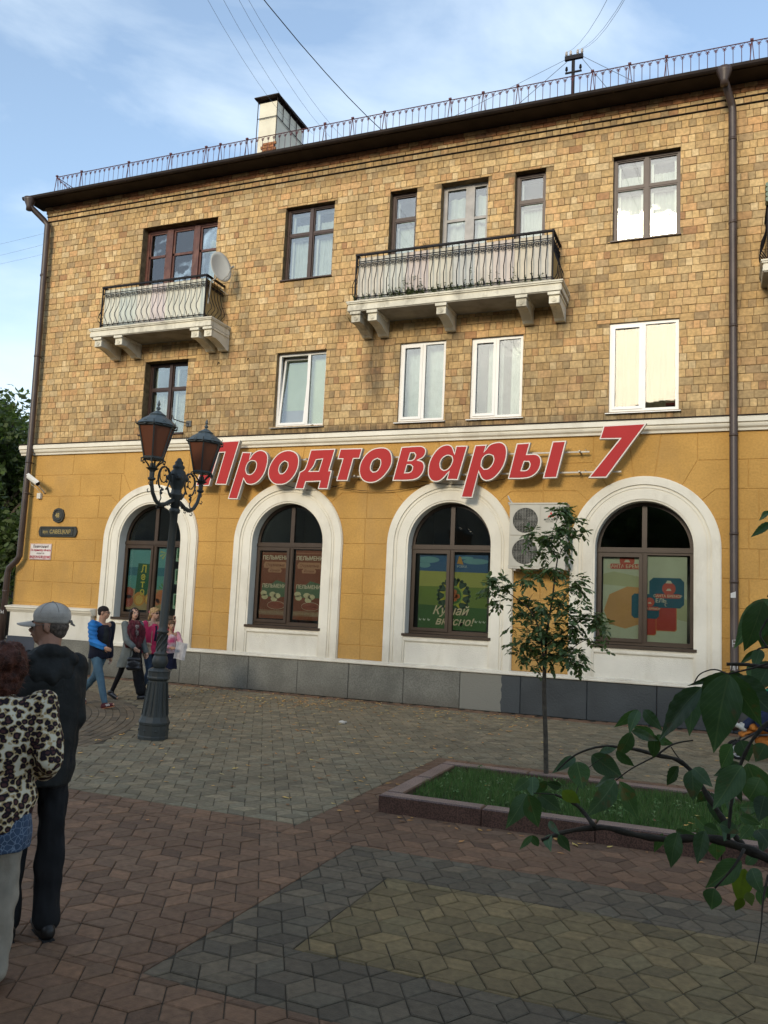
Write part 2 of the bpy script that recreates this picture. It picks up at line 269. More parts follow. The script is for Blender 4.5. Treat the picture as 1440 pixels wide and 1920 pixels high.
LETTERS = [('П',[(-10.887,5.503),(-10.065,5.518),(-10.345,4.505),(-10.643,4.515),(-10.452,5.248),(-10.594,5.246),(-10.805,4.487),(-11.166,4.492)],[]),('р',[(-9.981,5.247),(-9.743,5.235),(-9.781,5.089),(-9.761,5.123),(-9.741,5.158),(-9.717,5.189),(-9.684,5.217),(-9.648,5.241),(-9.608,5.261),(-9.572,5.273),(-9.534,5.279),(-9.495,5.278),(-9.453,5.269),(-9.413,5.252),(-9.378,5.229),(-9.349,5.199),(-9.327,5.164),(-9.314,5.127),(-9.307,5.068),(-9.309,5.01),(-9.316,4.952),(-9.329,4.884),(-9.348,4.818),(-9.373,4.754),(-9.401,4.701),(-9.436,4.652),(-9.476,4.606),(-9.507,4.576),(-9.544,4.549),(-9.583,4.527),(-9.623,4.512),(-9.665,4.501),(-9.709,4.497),(-9.75,4.499),(-9.79,4.507),(-9.826,4.523),(-9.857,4.553),(-9.881,4.589),(-9.905,4.625),(-10.03,4.174),(-10.283,4.181)],[[(-9.72,5.037),(-9.691,5.035),(-9.662,5.029),(-9.633,5.022),(-9.62,5.001),(-9.607,4.981),(-9.6,4.959),(-9.601,4.92),(-9.608,4.882),(-9.621,4.846),(-9.637,4.814),(-9.659,4.785),(-9.686,4.76),(-9.711,4.746),(-9.74,4.738),(-9.77,4.736),(-9.79,4.741),(-9.81,4.752),(-9.829,4.762),(-9.84,4.788),(-9.852,4.813),(-9.858,4.839),(-9.858,4.873),(-9.852,4.907),(-9.842,4.939),(-9.829,4.967),(-9.812,4.992),(-9.79,5.014),(-9.77,5.026),(-9.746,5.034)]]),('о',[(-9.039,5.194),(-8.988,5.22),(-8.933,5.24),(-8.876,5.252),(-8.82,5.256),(-8.764,5.252),(-8.709,5.239),(-8.661,5.22),(-8.616,5.192),(-8.58,5.157),(-8.553,5.11),(-8.537,5.059),(-8.53,5.007),(-8.531,4.941),(-8.54,4.875),(-8.558,4.811),(-8.584,4.751),(-8.617,4.694),(-8.657,4.641),(-8.698,4.596),(-8.746,4.555),(-8.8,4.521),(-8.851,4.501),(-8.906,4.49),(-8.963,4.486),(-9.02,4.487),(-9.078,4.495),(-9.132,4.513),(-9.179,4.544),(-9.22,4.583),(-9.252,4.627),(-9.274,4.675),(-9.286,4.726),(-9.29,4.777),(-9.287,4.828),(-9.275,4.878),(-9.258,4.926),(-9.234,4.978),(-9.205,5.027),(-9.17,5.073),(-9.131,5.118),(-9.088,5.159)],[[(-8.887,5.009),(-8.816,4.977),(-8.81,4.952),(-8.804,4.928),(-8.803,4.903),(-8.812,4.869),(-8.827,4.836),(-8.846,4.805),(-8.864,4.782),(-8.886,4.761),(-8.911,4.745),(-8.933,4.74),(-8.957,4.74),(-8.98,4.741),(-8.992,4.759),(-9.005,4.777),(-9.012,4.796),(-9.015,4.83),(-9.012,4.863),(-9.005,4.895),(-8.992,4.922),(-8.975,4.946),(-8.954,4.968),(-8.934,4.984),(-8.91,4.996)]]),('д',[(-8.26,5.251),(-7.665,5.252),(-7.786,4.783),(-7.725,4.782),(-7.799,4.379),(-8.038,4.381),(-8.003,4.545),(-8.332,4.538),(-8.376,4.381),(-8.599,4.388),(-8.501,4.766),(-8.483,4.772),(-8.465,4.777),(-8.448,4.785),(-8.424,4.798),(-8.401,4.813),(-8.383,4.832),(-8.363,4.871),(-8.349,4.912),(-8.336,4.954),(-8.309,5.052),(-8.285,5.151)],[[(-8.111,5.016),(-7.97,5.03),(-8.043,4.776),(-8.258,4.776),(-8.227,4.808),(-8.196,4.841),(-8.17,4.876),(-8.147,4.922),(-8.129,4.969)]]),('т',[(-7.555,5.249),(-7.03,5.245),(-7.088,5.019),(-7.23,5.018),(-7.346,4.547),(-7.612,4.551),(-7.489,5.018),(-7.607,5.021)],[]),('о',[(-6.644,5.247),(-6.593,5.248),(-6.542,5.243),(-6.492,5.23),(-6.452,5.21),(-6.416,5.183),(-6.388,5.149),(-6.365,5.1),(-6.351,5.048),(-6.344,4.995),(-6.343,4.947),(-6.349,4.9),(-6.362,4.855),(-6.384,4.806),(-6.411,4.76),(-6.443,4.716),(-6.478,4.67),(-6.518,4.627),(-6.561,4.589),(-6.607,4.557),(-6.655,4.529),(-6.708,4.509),(-6.757,4.498),(-6.808,4.495),(-6.859,4.499),(-6.905,4.509),(-6.949,4.525),(-6.989,4.549),(-7.021,4.58),(-7.047,4.617),(-7.066,4.657),(-7.081,4.699),(-7.089,4.744),(-7.091,4.788),(-7.087,4.841),(-7.077,4.892),(-7.061,4.942),(-7.035,4.996),(-7.004,5.047),(-6.966,5.095),(-6.923,5.139),(-6.874,5.178),(-6.819,5.209),(-6.764,5.229),(-6.704,5.241)],[[(-6.683,5.009),(-6.618,4.979),(-6.613,4.955),(-6.608,4.931),(-6.607,4.907),(-6.612,4.875),(-6.622,4.843),(-6.635,4.814),(-6.651,4.787),(-6.67,4.763),(-6.695,4.744),(-6.718,4.737),(-6.744,4.735),(-6.77,4.734),(-6.788,4.749),(-6.806,4.764),(-6.818,4.782),(-6.823,4.814),(-6.822,4.846),(-6.815,4.877),(-6.805,4.911),(-6.79,4.943),(-6.769,4.97),(-6.743,4.987),(-6.713,4.998)]]),('в',[(-6.152,5.243),(-6.018,5.248),(-5.886,5.253),(-5.753,5.254),(-5.724,5.251),(-5.695,5.245),(-5.668,5.233),(-5.644,5.217),(-5.625,5.196),(-5.612,5.173),(-5.605,5.142),(-5.606,5.11),(-5.613,5.08),(-5.627,5.05),(-5.646,5.024),(-5.67,5.001),(-5.699,4.983),(-5.732,4.97),(-5.765,4.957),(-5.735,4.951),(-5.705,4.944),(-5.679,4.931),(-5.656,4.908),(-5.638,4.88),(-5.627,4.849),(-5.623,4.811),(-5.626,4.772),(-5.635,4.734),(-5.651,4.693),(-5.674,4.655),(-5.702,4.62),(-5.733,4.592),(-5.769,4.57),(-5.808,4.553),(-5.859,4.541),(-5.912,4.535),(-5.965,4.532),(-6.083,4.53),(-6.202,4.532),(-6.322,4.533)],[[(-5.942,5.106),(-5.868,5.104),(-5.837,5.063),(-5.843,5.039),(-5.849,5.016),(-5.859,4.994),(-5.873,4.979),(-5.891,4.968),(-5.911,4.961),(-5.935,4.956),(-5.959,4.956),(-5.984,4.955)],[(-6.004,4.858),(-5.931,4.856),(-5.892,4.816),(-5.894,4.794),(-5.896,4.772),(-5.902,4.751),(-5.914,4.734),(-5.93,4.72),(-5.949,4.71),(-5.98,4.705),(-6.013,4.704),(-6.046,4.703)]]),('а',[(-5.166,5.263),(-5.133,5.261),(-5.101,5.252),(-5.071,5.237),(-5.05,5.217),(-5.035,5.192),(-5.021,5.166),(-5.011,5.14),(-5.003,5.113),(-4.995,5.086),(-4.97,5.229),(-4.72,5.225),(-4.905,4.527),(-5.151,4.531),(-5.105,4.685),(-5.136,4.648),(-5.167,4.612),(-5.199,4.577),(-5.224,4.554),(-5.25,4.532),(-5.28,4.514),(-5.31,4.503),(-5.341,4.497),(-5.374,4.495),(-5.408,4.499),(-5.441,4.508),(-5.47,4.524),(-5.497,4.551),(-5.519,4.583),(-5.534,4.617),(-5.546,4.663),(-5.551,4.709),(-5.551,4.755),(-5.547,4.814),(-5.538,4.872),(-5.523,4.928),(-5.499,4.987),(-5.469,5.045),(-5.434,5.098),(-5.397,5.144),(-5.355,5.186),(-5.307,5.221),(-5.263,5.242),(-5.216,5.256)],[[(-5.122,5.032),(-5.1,5.027),(-5.077,5.017),(-5.055,5.007),(-5.047,4.984),(-5.039,4.961),(-5.036,4.938),(-5.042,4.903),(-5.053,4.869),(-5.068,4.836),(-5.087,4.807),(-5.109,4.781),(-5.136,4.758),(-5.157,4.748),(-5.181,4.742),(-5.206,4.737),(-5.227,4.747),(-5.249,4.757),(-5.266,4.772),(-5.28,4.801),(-5.287,4.833),(-5.289,4.864),(-5.285,4.896),(-5.276,4.927),(-5.261,4.955),(-5.242,4.979),(-5.219,4.999),(-5.193,5.016),(-5.171,5.025),(-5.147,5.031)]]),('р',[(-4.569,5.229),(-4.323,5.233),(-4.371,5.106),(-4.342,5.148),(-4.314,5.19),(-4.279,5.226),(-4.24,5.248),(-4.197,5.263),(-4.152,5.273),(-4.109,5.278),(-4.065,5.278),(-4.023,5.268),(-3.988,5.248),(-3.958,5.22),(-3.935,5.186),(-3.919,5.14),(-3.912,5.092),(-3.912,5.044),(-3.919,4.972),(-3.933,4.902),(-3.954,4.834),(-3.979,4.775),(-4.011,4.719),(-4.048,4.667),(-4.085,4.621),(-4.126,4.578),(-4.172,4.542),(-4.216,4.518),(-4.264,4.502),(-4.314,4.496),(-4.351,4.503),(-4.387,4.521),(-4.416,4.546),(-4.442,4.586),(-4.46,4.63),(-4.478,4.675),(-4.592,4.16),(-4.834,4.168)],[[(-4.273,5.026),(-4.248,5.02),(-4.224,5.008),(-4.2,4.995),(-4.193,4.972),(-4.186,4.948),(-4.184,4.924),(-4.19,4.89),(-4.202,4.856),(-4.218,4.826),(-4.239,4.797),(-4.264,4.771),(-4.293,4.751),(-4.318,4.744),(-4.344,4.744),(-4.371,4.744),(-4.425,4.802),(-4.423,4.84),(-4.421,4.879),(-4.414,4.916),(-4.401,4.947),(-4.382,4.976),(-4.359,5.0),(-4.333,5.015),(-4.304,5.024)]]),('ы',[(-3.725,5.236),(-3.452,5.246),(-3.51,5.019),(-3.45,5.02),(-3.389,5.022),(-3.33,5.014),(-3.297,4.998),(-3.268,4.972),(-3.246,4.942),(-3.233,4.906),(-3.228,4.868),(-3.23,4.83),(-3.24,4.777),(-3.257,4.726),(-3.281,4.679),(-3.315,4.637),(-3.356,4.6),(-3.402,4.571),(-3.454,4.55),(-3.51,4.538),(-3.567,4.532),(-3.672,4.528),(-3.777,4.53),(-3.883,4.532)],[[(-3.562,4.866),(-3.479,4.864),(-3.47,4.846),(-3.461,4.827),(-3.458,4.808),(-3.463,4.778),(-3.473,4.75),(-3.489,4.725),(-3.504,4.712),(-3.523,4.704),(-3.544,4.698),(-3.567,4.697),(-3.59,4.698),(-3.613,4.7)]]),('ы2',[(-3.021,5.254),(-2.757,5.259),(-2.925,4.535),(-3.196,4.531)],[]),('7',[(-2.061,5.526),(-1.277,5.541),(-1.995,4.524),(-2.333,4.525),(-1.768,5.257),(-2.135,5.265)],[])]
LEAVES=[((0.008,-15.111,1.839),(-0.008,-15.111,1.756),0.0483,0.29),((0.008,-15.061,1.838),(0.041,-15.048,1.778),0.0398,0.53),((-0.025,-15.012,1.814),(-0.079,-15.007,1.748),0.0332,0.51),((-0.036,-14.963,1.805),(-0.039,-14.996,1.758),0.0259,-0.04),((0.009,-14.911,1.83),(-0.022,-14.889,1.769),0.042,0.18),((0.015,-14.861,1.83),(0.021,-14.841,1.773),0.0467,-0.46),((0.007,-14.811,1.826),(-0.042,-14.815,1.801),0.0084,-0.3),((-0.127,-14.772,1.753),(-0.159,-14.774,1.721),0.02,-0.58),((-0.117,-14.885,1.764),(-0.127,-14.903,1.736),0.0185,0.5),((-0.124,-14.694,1.745),(-0.098,-14.715,1.72),0.0211,0.36),((-0.124,-14.917,1.734),(-0.14,-14.917,1.696),0.0211,-0.45),((-0.12,-14.964,1.741),(-0.084,-14.94,1.731),0.0145,-0.35),((-0.122,-14.889,1.741),(-0.094,-14.86,1.718),0.0215,0.45),((-0.094,-14.862,1.726),(-0.098,-14.839,1.689),0.0188,0.05),((-0.103,-14.728,1.706),(-0.079,-14.745,1.699),0.0172,0.53),((-0.065,-14.727,1.662),(-0.089,-14.706,1.626),0.019,0.47),((-0.041,-14.863,1.68),(-0.038,-14.877,1.645),0.0283,-0.4),((-0.037,-14.915,1.691),(-0.016,-14.943,1.678),0.0181,-0.24),((-0.227,-14.774,1.666),(-0.251,-14.811,1.65),0.0169,0.21),((-0.21,-14.865,1.674),(-0.201,-14.881,1.641),0.0349,0.38),((-0.195,-14.811,1.678),(-0.151,-14.821,1.653),0.0329,-0.02),((-0.205,-14.735,1.663),(-0.175,-14.762,1.642),0.0208,0.57),((-0.14,-14.963,1.711),(-0.118,-14.949,1.689),0.0146,0.41),((-0.163,-14.968,1.708),(-0.141,-14.947,1.714),0.0076,-0.16),((-0.16,-14.779,1.637),(-0.192,-14.822,1.591),0.0337,-0.54),((-0.141,-14.915,1.661),(-0.115,-14.894,1.61),0.0244,-0.36),((-0.167,-14.717,1.631),(-0.206,-14.699,1.611),0.0158,0.53),((-0.282,-14.882,1.642),(-0.299,-14.897,1.627),0.0175,0.03),((-0.306,-14.735,1.618),(-0.301,-14.762,1.596),0.0229,0.3),((-0.285,-14.724,1.612),(-0.306,-14.71,1.586),0.0177,-0.56),((-0.326,-14.685,1.578),(-0.346,-14.725,1.533),0.0311,-0.19),((-0.302,-14.797,1.601),(-0.284,-14.779,1.547),0.0322,-0.19),((-0.305,-14.688,1.581),(-0.269,-14.683,1.559),0.0291,-0.23),((-0.232,-14.883,1.637),(-0.247,-14.905,1.643),0.0126,-0.51),((-0.219,-14.941,1.643),(-0.198,-14.929,1.626),0.0212,0.6),((-0.236,-14.949,1.597),(-0.222,-14.976,1.591),0.0109,0.58),((-0.285,-14.835,1.545),(-0.299,-14.848,1.527),0.0093,-0.32),((-0.289,-14.815,1.54),(-0.281,-14.798,1.52),0.0128,-0.05),((-0.254,-14.866,1.558),(-0.246,-14.896,1.548),0.0162,0.5),((-0.214,-14.993,1.592),(-0.2,-14.996,1.573),0.0147,0.41),((-0.058,-14.938,1.604),(-0.067,-14.935,1.56),0.0286,0.54),((-0.088,-14.77,1.562),(-0.099,-14.76,1.529),0.0136,-0.47),((-0.065,-14.834,1.582),(-0.041,-14.854,1.584),0.013,0.41),((-0.022,-14.879,1.598),(-0.035,-14.892,1.56),0.0251,0.6),((-0.008,-14.692,1.543),(-0.007,-14.67,1.51),0.0269,-0.06),((-0.025,-14.812,1.591),(-0.004,-14.799,1.581),0.0165,-0.03),((-0.002,-14.878,1.611),(0.021,-14.885,1.605),0.0188,-0.42),((0.016,-14.829,1.719),(-0.005,-14.805,1.679),0.0256,0.55),((0.029,-14.741,1.715),(0.039,-14.745,1.688),0.0306,-0.19),((0.027,-14.933,1.704),(-0.007,-14.955,1.655),0.0357,0.34),((0.032,-14.663,1.666),(-0.007,-14.674,1.649),0.0216,0.34),((0.04,-14.695,1.674),(0.07,-14.698,1.596),0.0493,0.2),((0.023,-14.701,1.668),(0.032,-14.713,1.643),0.0175,0.25),((0.02,-14.871,1.665),(0.026,-14.875,1.647),0.0113,0.32),((-0.016,-14.732,1.627),(-0.002,-14.753,1.583),0.0225,0.53),((-0.019,-14.746,1.632),(-0.034,-14.745,1.611),0.0205,-0.59),((0.014,-14.782,1.634),(0.01,-14.8,1.62),0.0134,0.21),((0.026,-14.814,1.625),(0.056,-14.795,1.624),0.018,0.18),((0.028,-14.702,1.589),(0.054,-14.713,1.583),0.0163,0.17),((-0.04,-14.724,1.584),(-0.019,-14.708,1.562),0.0192,-0.18),((0.031,-14.701,1.519),(-0.018,-14.69,1.472),0.034,0.23),((0.036,-14.659,1.497),(0.027,-14.645,1.441),0.0313,0.02),((0.041,-14.81,1.538),(0.051,-14.837,1.516),0.0249,0.4),((0.037,-14.67,1.507),(0.058,-14.667,1.529),0.0164,0.23),((0.055,-14.753,1.495),(0.057,-14.745,1.47),0.016,-0.39),((0.064,-14.731,1.495),(0.069,-14.732,1.476),0.0162,0.2),((-0.01,-14.855,1.513),(-0.015,-14.856,1.485),0.0275,0.33),((0.029,-14.785,1.486),(0.021,-14.777,1.464),0.0154,-0.57),((0.033,-14.943,1.54),(0.037,-14.95,1.527),0.0136,0.18),((0.051,-14.877,1.805),(0.031,-14.864,1.819),0.0216,0.16),((0.049,-14.952,1.694),(0.038,-14.957,1.669),0.0265,-0.33),((0.054,-14.952,1.67),(0.048,-14.978,1.648),0.0236,-0.22),((0.046,-14.916,1.618),(0.059,-14.938,1.607),0.0244,-0.56),((0.063,-14.799,1.72),(0.05,-14.809,1.698),0.0262,0.13),((0.066,-14.778,1.585),(0.055,-14.798,1.564),0.0202,0.48),((0.037,-14.977,1.635),(0.025,-14.986,1.619),0.0145,-0.27),((0.016,-14.837,1.602),(0.005,-14.864,1.588),0.0194,0.4),((0.067,-14.82,1.941),(0.025,-14.846,1.876),0.0351,0.14),((0.056,-14.918,1.934),(0.035,-14.914,1.869),0.0361,-0.19),((0.074,-14.748,1.92),(0.059,-14.72,1.863),0.0388,0.38),((0.053,-14.804,1.862),(0.029,-14.785,1.84),0.0065,0.17),((0.055,-14.821,1.863),(0.047,-14.843,1.841),0.0175,0.12),((0.075,-14.765,2.082),(0.054,-14.735,2.073),0.0116,0.56),((0.076,-14.747,2.066),(0.048,-14.753,2.047),0.0137,0.47),((0.019,-14.951,1.826),(0.058,-14.979,1.789),0.0368,0.08),((0.074,-14.737,1.843),(0.053,-14.76,1.801),0.0391,0.16),((0.041,-14.639,1.828),(0.074,-14.649,1.808),0.0312,-0.08)]
BRANCHES=[([(0.076,-14.852,1.561),(0.034,-14.848,1.573),(-0.017,-14.846,1.581),(-0.077,-14.849,1.572),(-0.123,-14.853,1.573),(-0.171,-14.857,1.578),(-0.226,-14.867,1.566),(-0.261,-14.878,1.551)],[0.0085,0.008,0.007,0.006,0.0055,0.005,0.004,0.003]),([(-0.18,-14.877,1.582),(-0.199,-14.857,1.596),(-0.216,-14.856,1.609),(-0.245,-14.859,1.619)],[0.0045,0.004,0.0035,0.002]),([(0.031,-14.828,1.57),(0.007,-14.826,1.6),(-0.017,-14.819,1.633),(-0.04,-14.814,1.667),(-0.064,-14.812,1.685),(-0.096,-14.813,1.689),(-0.128,-14.815,1.695),(-0.177,-14.82,1.695),(-0.218,-14.828,1.679),(-0.246,-14.837,1.652)],[0.006,0.0055,0.005,0.0045,0.004,0.0035,0.003,0.0022,0.0018,0.0012]),([(-0.096,-14.808,1.687),(-0.13,-14.833,1.668),(-0.154,-14.839,1.648)],[0.0015,0.0013,0.0012]),([(-0.095,-14.818,1.689),(-0.071,-14.804,1.707),(-0.041,-14.802,1.716)],[0.002,0.0016,0.0012]),([(-0.04,-14.819,1.668),(-0.063,-14.8,1.687),(-0.074,-14.799,1.702)],[0.0015,0.0012,0.001]),([(0.066,-15.082,1.847),(0.044,-15.095,1.85),(0.026,-15.094,1.851),(0.006,-15.094,1.85)],[0.003,0.0028,0.0026,0.0022]),([(0.064,-15.102,1.859),(0.035,-15.113,1.848),(0.008,-15.113,1.839)],[0.0016,0.0014,0.001]),([(0.008,-15.101,1.838),(-0.008,-15.083,1.842),(-0.025,-15.084,1.835),(-0.033,-15.085,1.821)],[0.001,0.001,0.001,0.001]),([(0.008,-15.101,1.838),(-0.014,-15.094,1.819)],[0.001,0.0008]),([(0.079,-14.838,1.762),(0.049,-14.858,1.742),(0.027,-14.863,1.698),(0.014,-14.872,1.645),(0.009,-14.883,1.591)],[0.004,0.0035,0.003,0.003,0.003]),([(0.056,-15.03,1.909),(0.047,-15.033,1.888),(0.056,-15.034,1.871)],[0.0015,0.0015,0.0015]),([(0.069,-15.031,1.87),(0.049,-15.01,1.87),(0.044,-15.01,1.867)],[0.0016,0.0014,0.001]),([(0.057,-14.972,1.574),(0.05,-14.982,1.542),(0.047,-14.992,1.512),(0.039,-15.004,1.472)],[0.002,0.0015,0.001,0.0006]),([(0.03,-14.867,1.577),(0.016,-14.892,1.557),(-0.009,-14.9,1.526)],[0.003,0.002,0.0015]),([(-0.242,-14.878,1.623),(-0.275,-14.878,1.621)],[0.001,0.0008]),([(-0.213,-14.875,1.613),(-0.202,-14.848,1.655),(-0.174,-14.839,1.681)],[0.001,0.0008,0.0006]),([(-0.151,-14.86,1.652),(-0.142,-14.869,1.661)],[0.001,0.001]),([(0.057,-15.031,1.937),(0.069,-15.047,1.964)],[0.002,0.002])]
TREE=[([(-1.81,-6.667,0.12),(-1.826,-6.667,0.56),(-1.855,-6.667,1.028),(-1.855,-6.667,1.325),(-1.853,-6.667,1.474)],[0.028,0.026,0.024,0.022,0.02]),([(-1.853,-6.667,1.474),(-1.846,-6.667,1.438),(-1.846,-6.667,1.671),(-1.815,-6.667,1.871),(-1.784,-6.667,2.084),(-1.755,-6.667,2.38),(-1.735,-6.667,2.547),(-1.808,-6.667,2.665),(-1.801,-6.667,2.856),(-1.75,-6.667,3.001),(-1.713,-6.667,3.193)],[0.018,0.015,0.013,0.012,0.01,0.009,0.008,0.006,0.005,0.003,0.002]),([(-1.85,-6.667,1.322),(-1.886,-6.688,1.552),(-1.909,-6.71,1.726),(-1.98,-6.731,1.899),(-2.049,-6.753,1.989),(-2.191,-6.774,2.09),(-2.359,-6.796,2.202),(-2.503,-6.817,2.268)],[0.014,0.012,0.011,0.009,0.007,0.006,0.004,0.002]),([(-1.804,-6.667,1.93),(-1.733,-6.617,2.028),(-1.638,-6.567,2.151),(-1.555,-6.517,2.275),(-1.516,-6.467,2.314)],[0.008,0.006,0.005,0.003,0.002]),([(-1.843,-6.667,1.554),(-1.755,-6.647,1.641),(-1.597,-6.627,1.765),(-1.486,-6.607,1.852),(-1.387,-6.587,1.903),(-1.229,-6.567,1.899)],[0.009,0.007,0.006,0.005,0.004,0.002]),([(-1.813,-6.667,1.266),(-1.738,-6.707,1.377),(-1.573,-6.747,1.526),(-1.454,-6.787,1.614),(-1.337,-6.827,1.678),(-1.242,-6.867,1.594)],[0.01,0.008,0.006,0.005,0.004,0.002]),([(-1.884,-6.667,1.273),(-1.956,-6.617,1.382),(-2.052,-6.567,1.469),(-2.162,-6.517,1.556)],[0.01,0.007,0.005,0.002]),([(-1.808,-6.667,2.665),(-1.886,-6.7,2.708),(-1.965,-6.734,2.764),(-2.055,-6.767,2.832)],[0.005,0.004,0.003,0.002]),([(-1.777,-6.667,2.856),(-1.69,-6.634,2.944),(-1.602,-6.6,2.996),(-1.523,-6.567,2.94)],[0.004,0.003,0.003,0.001]),([(-1.759,-6.667,2.57),(-1.846,-6.634,2.475),(-1.948,-6.6,2.427),(-2.099,-6.567,2.352)],[0.004,0.003,0.002,0.001]),([(-1.735,-6.667,2.547),(-1.683,-6.642,2.668),(-1.618,-6.617,2.743)],[0.004,0.003,0.002]),([(-1.904,-6.667,1.644),(-2.026,-6.6,1.684),(-2.163,-6.534,1.724),(-2.303,-6.467,1.753)],[0.005,0.004,0.003,0.001]),([(-1.842,-6.667,1.496),(-1.73,-6.634,1.444),(-1.607,-6.6,1.404),(-1.519,-6.567,1.362)],[0.005,0.004,0.003,0.001]),([(-1.994,-6.667,1.899),(-2.078,-6.6,1.824),(-2.191,-6.534,1.867),(-2.259,-6.467,1.974)],[0.004,0.003,0.002,0.001]),([(-1.886,-6.667,1.389),(-1.984,-6.767,1.387),(-2.057,-6.867,1.432)],[0.005,0.004,0.002]),([(-1.784,-6.667,2.084),(-1.683,-6.767,2.05),(-1.63,-6.867,1.97)],[0.005,0.004,0.002]),([(-2.068,-6.667,1.99),(-2.046,-6.667,2.086),(-2.0,-6.667,2.147)],[0.004,0.003,0.002]),([(-1.682,-6.667,1.703),(-1.591,-6.717,1.628),(-1.503,-6.767,1.645)],[0.004,0.003,0.002]),([(-1.823,-6.667,1.73),(-1.946,-6.542,1.842),(-2.022,-6.417,1.924)],[0.004,0.003,0.002]),([(-1.837,-6.667,1.555),(-1.925,-6.792,1.61),(-2.004,-6.917,1.62)],[0.004,0.003,0.002])]
CLUSTERS=[((-1.682,-6.831,3.135),0.078,26),((-1.665,-6.792,3.081),0.086,30),((-1.613,-6.384,3.009),0.093,45),((-1.647,-6.739,2.909),0.093,40),((-1.55,-6.39,2.911),0.04,12),((-2.093,-6.419,2.842),0.095,36),((-1.907,-6.61,2.813),0.107,42),((-1.749,-6.811,2.783),0.087,38),((-1.695,-6.378,2.813),0.086,34),((-1.915,-6.669,2.639),0.057,18),((-1.668,-6.718,2.592),0.072,26),((-1.795,-6.776,2.444),0.078,30),((-2.042,-6.376,2.413),0.072,24),((-2.075,-6.672,2.324),0.067,24),((-2.412,-6.795,2.32),0.067,22),((-2.55,-6.681,2.213),0.109,34),((-2.31,-6.894,2.2),0.077,30),((-2.405,-6.594,2.05),0.079,26),((-2.467,-6.701,2.118),0.04,9),((-2.198,-6.791,2.053),0.072,26),((-2.057,-6.498,2.042),0.106,40),((-2.158,-6.471,1.954),0.082,34),((-1.842,-6.959,1.994),0.083,34),((-1.74,-6.647,2.075),0.081,34),((-1.641,-6.803,2.005),0.065,26),((-1.597,-6.406,2.338),0.086,34),((-1.51,-6.498,2.241),0.071,28),((-1.597,-6.82,2.202),0.076,24),((-1.57,-6.806,1.916),0.072,30),((-1.427,-6.874,2.115),0.034,10),((-1.857,-6.374,1.799),0.104,38),((-1.942,-6.791,1.795),0.103,38),((-2.102,-6.602,1.811),0.067,20),((-1.566,-6.682,1.813),0.083,32),((-1.49,-6.58,1.828),0.07,24),((-1.339,-6.605,1.952),0.076,30),((-1.292,-6.521,1.873),0.076,32),((-1.121,-6.896,1.813),0.053,16),((-1.359,-6.511,1.637),0.069,16),((-1.264,-6.787,1.591),0.037,8),((-1.616,-6.647,1.683),0.088,34),((-1.687,-6.765,1.646),0.085,32),((-2.032,-6.789,1.616),0.091,40),((-1.988,-6.649,1.522),0.096,44),((-2.121,-6.688,1.445),0.071,26),((-2.134,-6.75,1.54),0.058,18),((-2.01,-6.52,1.304),0.058,10),((-1.734,-6.613,1.489),0.09,44),((-1.572,-6.945,1.465),0.083,38),((-1.492,-6.816,1.42),0.069,24),((-1.812,-6.694,1.441),0.085,34),((-1.942,-6.417,1.662),0.082,34),((-1.53,-6.434,1.496),0.064,22),((-2.25,-6.64,1.768),0.031,8),((-1.446,-6.958,1.363),0.037,10),((-1.615,-6.5,1.564),0.089,30)]
# ================================================================== materials
BR = [(0.0, (.60, .405, .185)), (.17, (.64, .455, .225)), (.32, (.575, .375, .165)), (.47, (.62, .385, .185)), (.60, (.53, .355, .17)), (.72, (.45, .325, .17)), (.80, (.66, .50, .28)), (.88, (.58, .33, .15)), (.95, (.37, .26, .145)), (.985, (.36, .18, .09))]
BR = [(p_, tuple(c * .78 + m * .22 for c, m in zip(q, (.60, .405, .19)))) for p_, q in BR]
SPOTS = [(-12, 6.3, 6, 1.3, .42), (-4.5, 6.4, 4.5, 1.2, .38), (-6.1, 7.2, 1.6, 1.1, .5), (-9.9, 7.2, .5, 1.4, .5), (1.5, 6.6, 1.2, 1.3, .55), (-6.98, 7.1, .45, 1.5, .85), (-7.7, 8.2, .5, .5, .5), (-13.6, 7.85, 1.0, .4, .6), (-11.0, 7.7, .8, .6, .6), (-10.4, 8.3, .35, .8, .5), (-3.1, 7.65, .6, .5, .6), (-2.6, 8.3, .35, .6, .6), (-5.3, 7.6, .5, .4, .5), (-8, 5.72, 12, .22, .8), (1.3, 7.3, .9, 1.0, .85), (-16.7, 9, .35, 3.6, .6), (.25, 9, .4, 5.5, .4), (-8, 11.75, 13, .35, .45), (-2.0, 5.75, 3.5, .3, .7), (-13.5, 9.1, .7, .5, .4), (-8.8, 9.2, .8, .3, .35), (-1.3, 9.15, .8, .35, .4)]
m_brick_i = ramp_mat('brick_faces', BR, 'island', stain=(.22, .16, .08), samt=.5, cloud=.3, spots=SPOTS)
m_brick_o = ramp_mat('brick_faces_single', BR, 'object', stain=(.22, .16, .08), samt=.5, cloud=.3, spots=SPOTS)
RB = [(0.0, (.42, .19, .08)), (.3, (.36, .15, .065)), (.55, (.46, .26, .11)), (.8, (.30, .13, .06))]
m_redbrick = ramp_mat('red_brick_faces', RB, 'island', stain=(.10, .07, .045), samt=.6, cloud=.4)
m_mortar = mat('mortar', (.27, .19, .10), .95, .2, 8, bump=.5, bscale=60)
m_stucco = mat('ochre_stucco', (.555, .320, .090), .9, .08, 1.1, bump=1.0, bscale=26, stain=(.38, .235, .09), sscale=.8, samt=.65, fine=.1, splash=(.75, 1.7, .45, (.30, .19, .075)))
m_groove = mat('ochre_groove', (.52, .30, .086), .95, .1, 3)
m_white = mat('white_trim_paint', (.78, .74, .63), .85, .05, 1.3, bump=.35, bscale=45, stain=(.48, .43, .34), sscale=1.6, samt=.5, splash=(.7, 1.5, .4, (.42, .38, .30)))
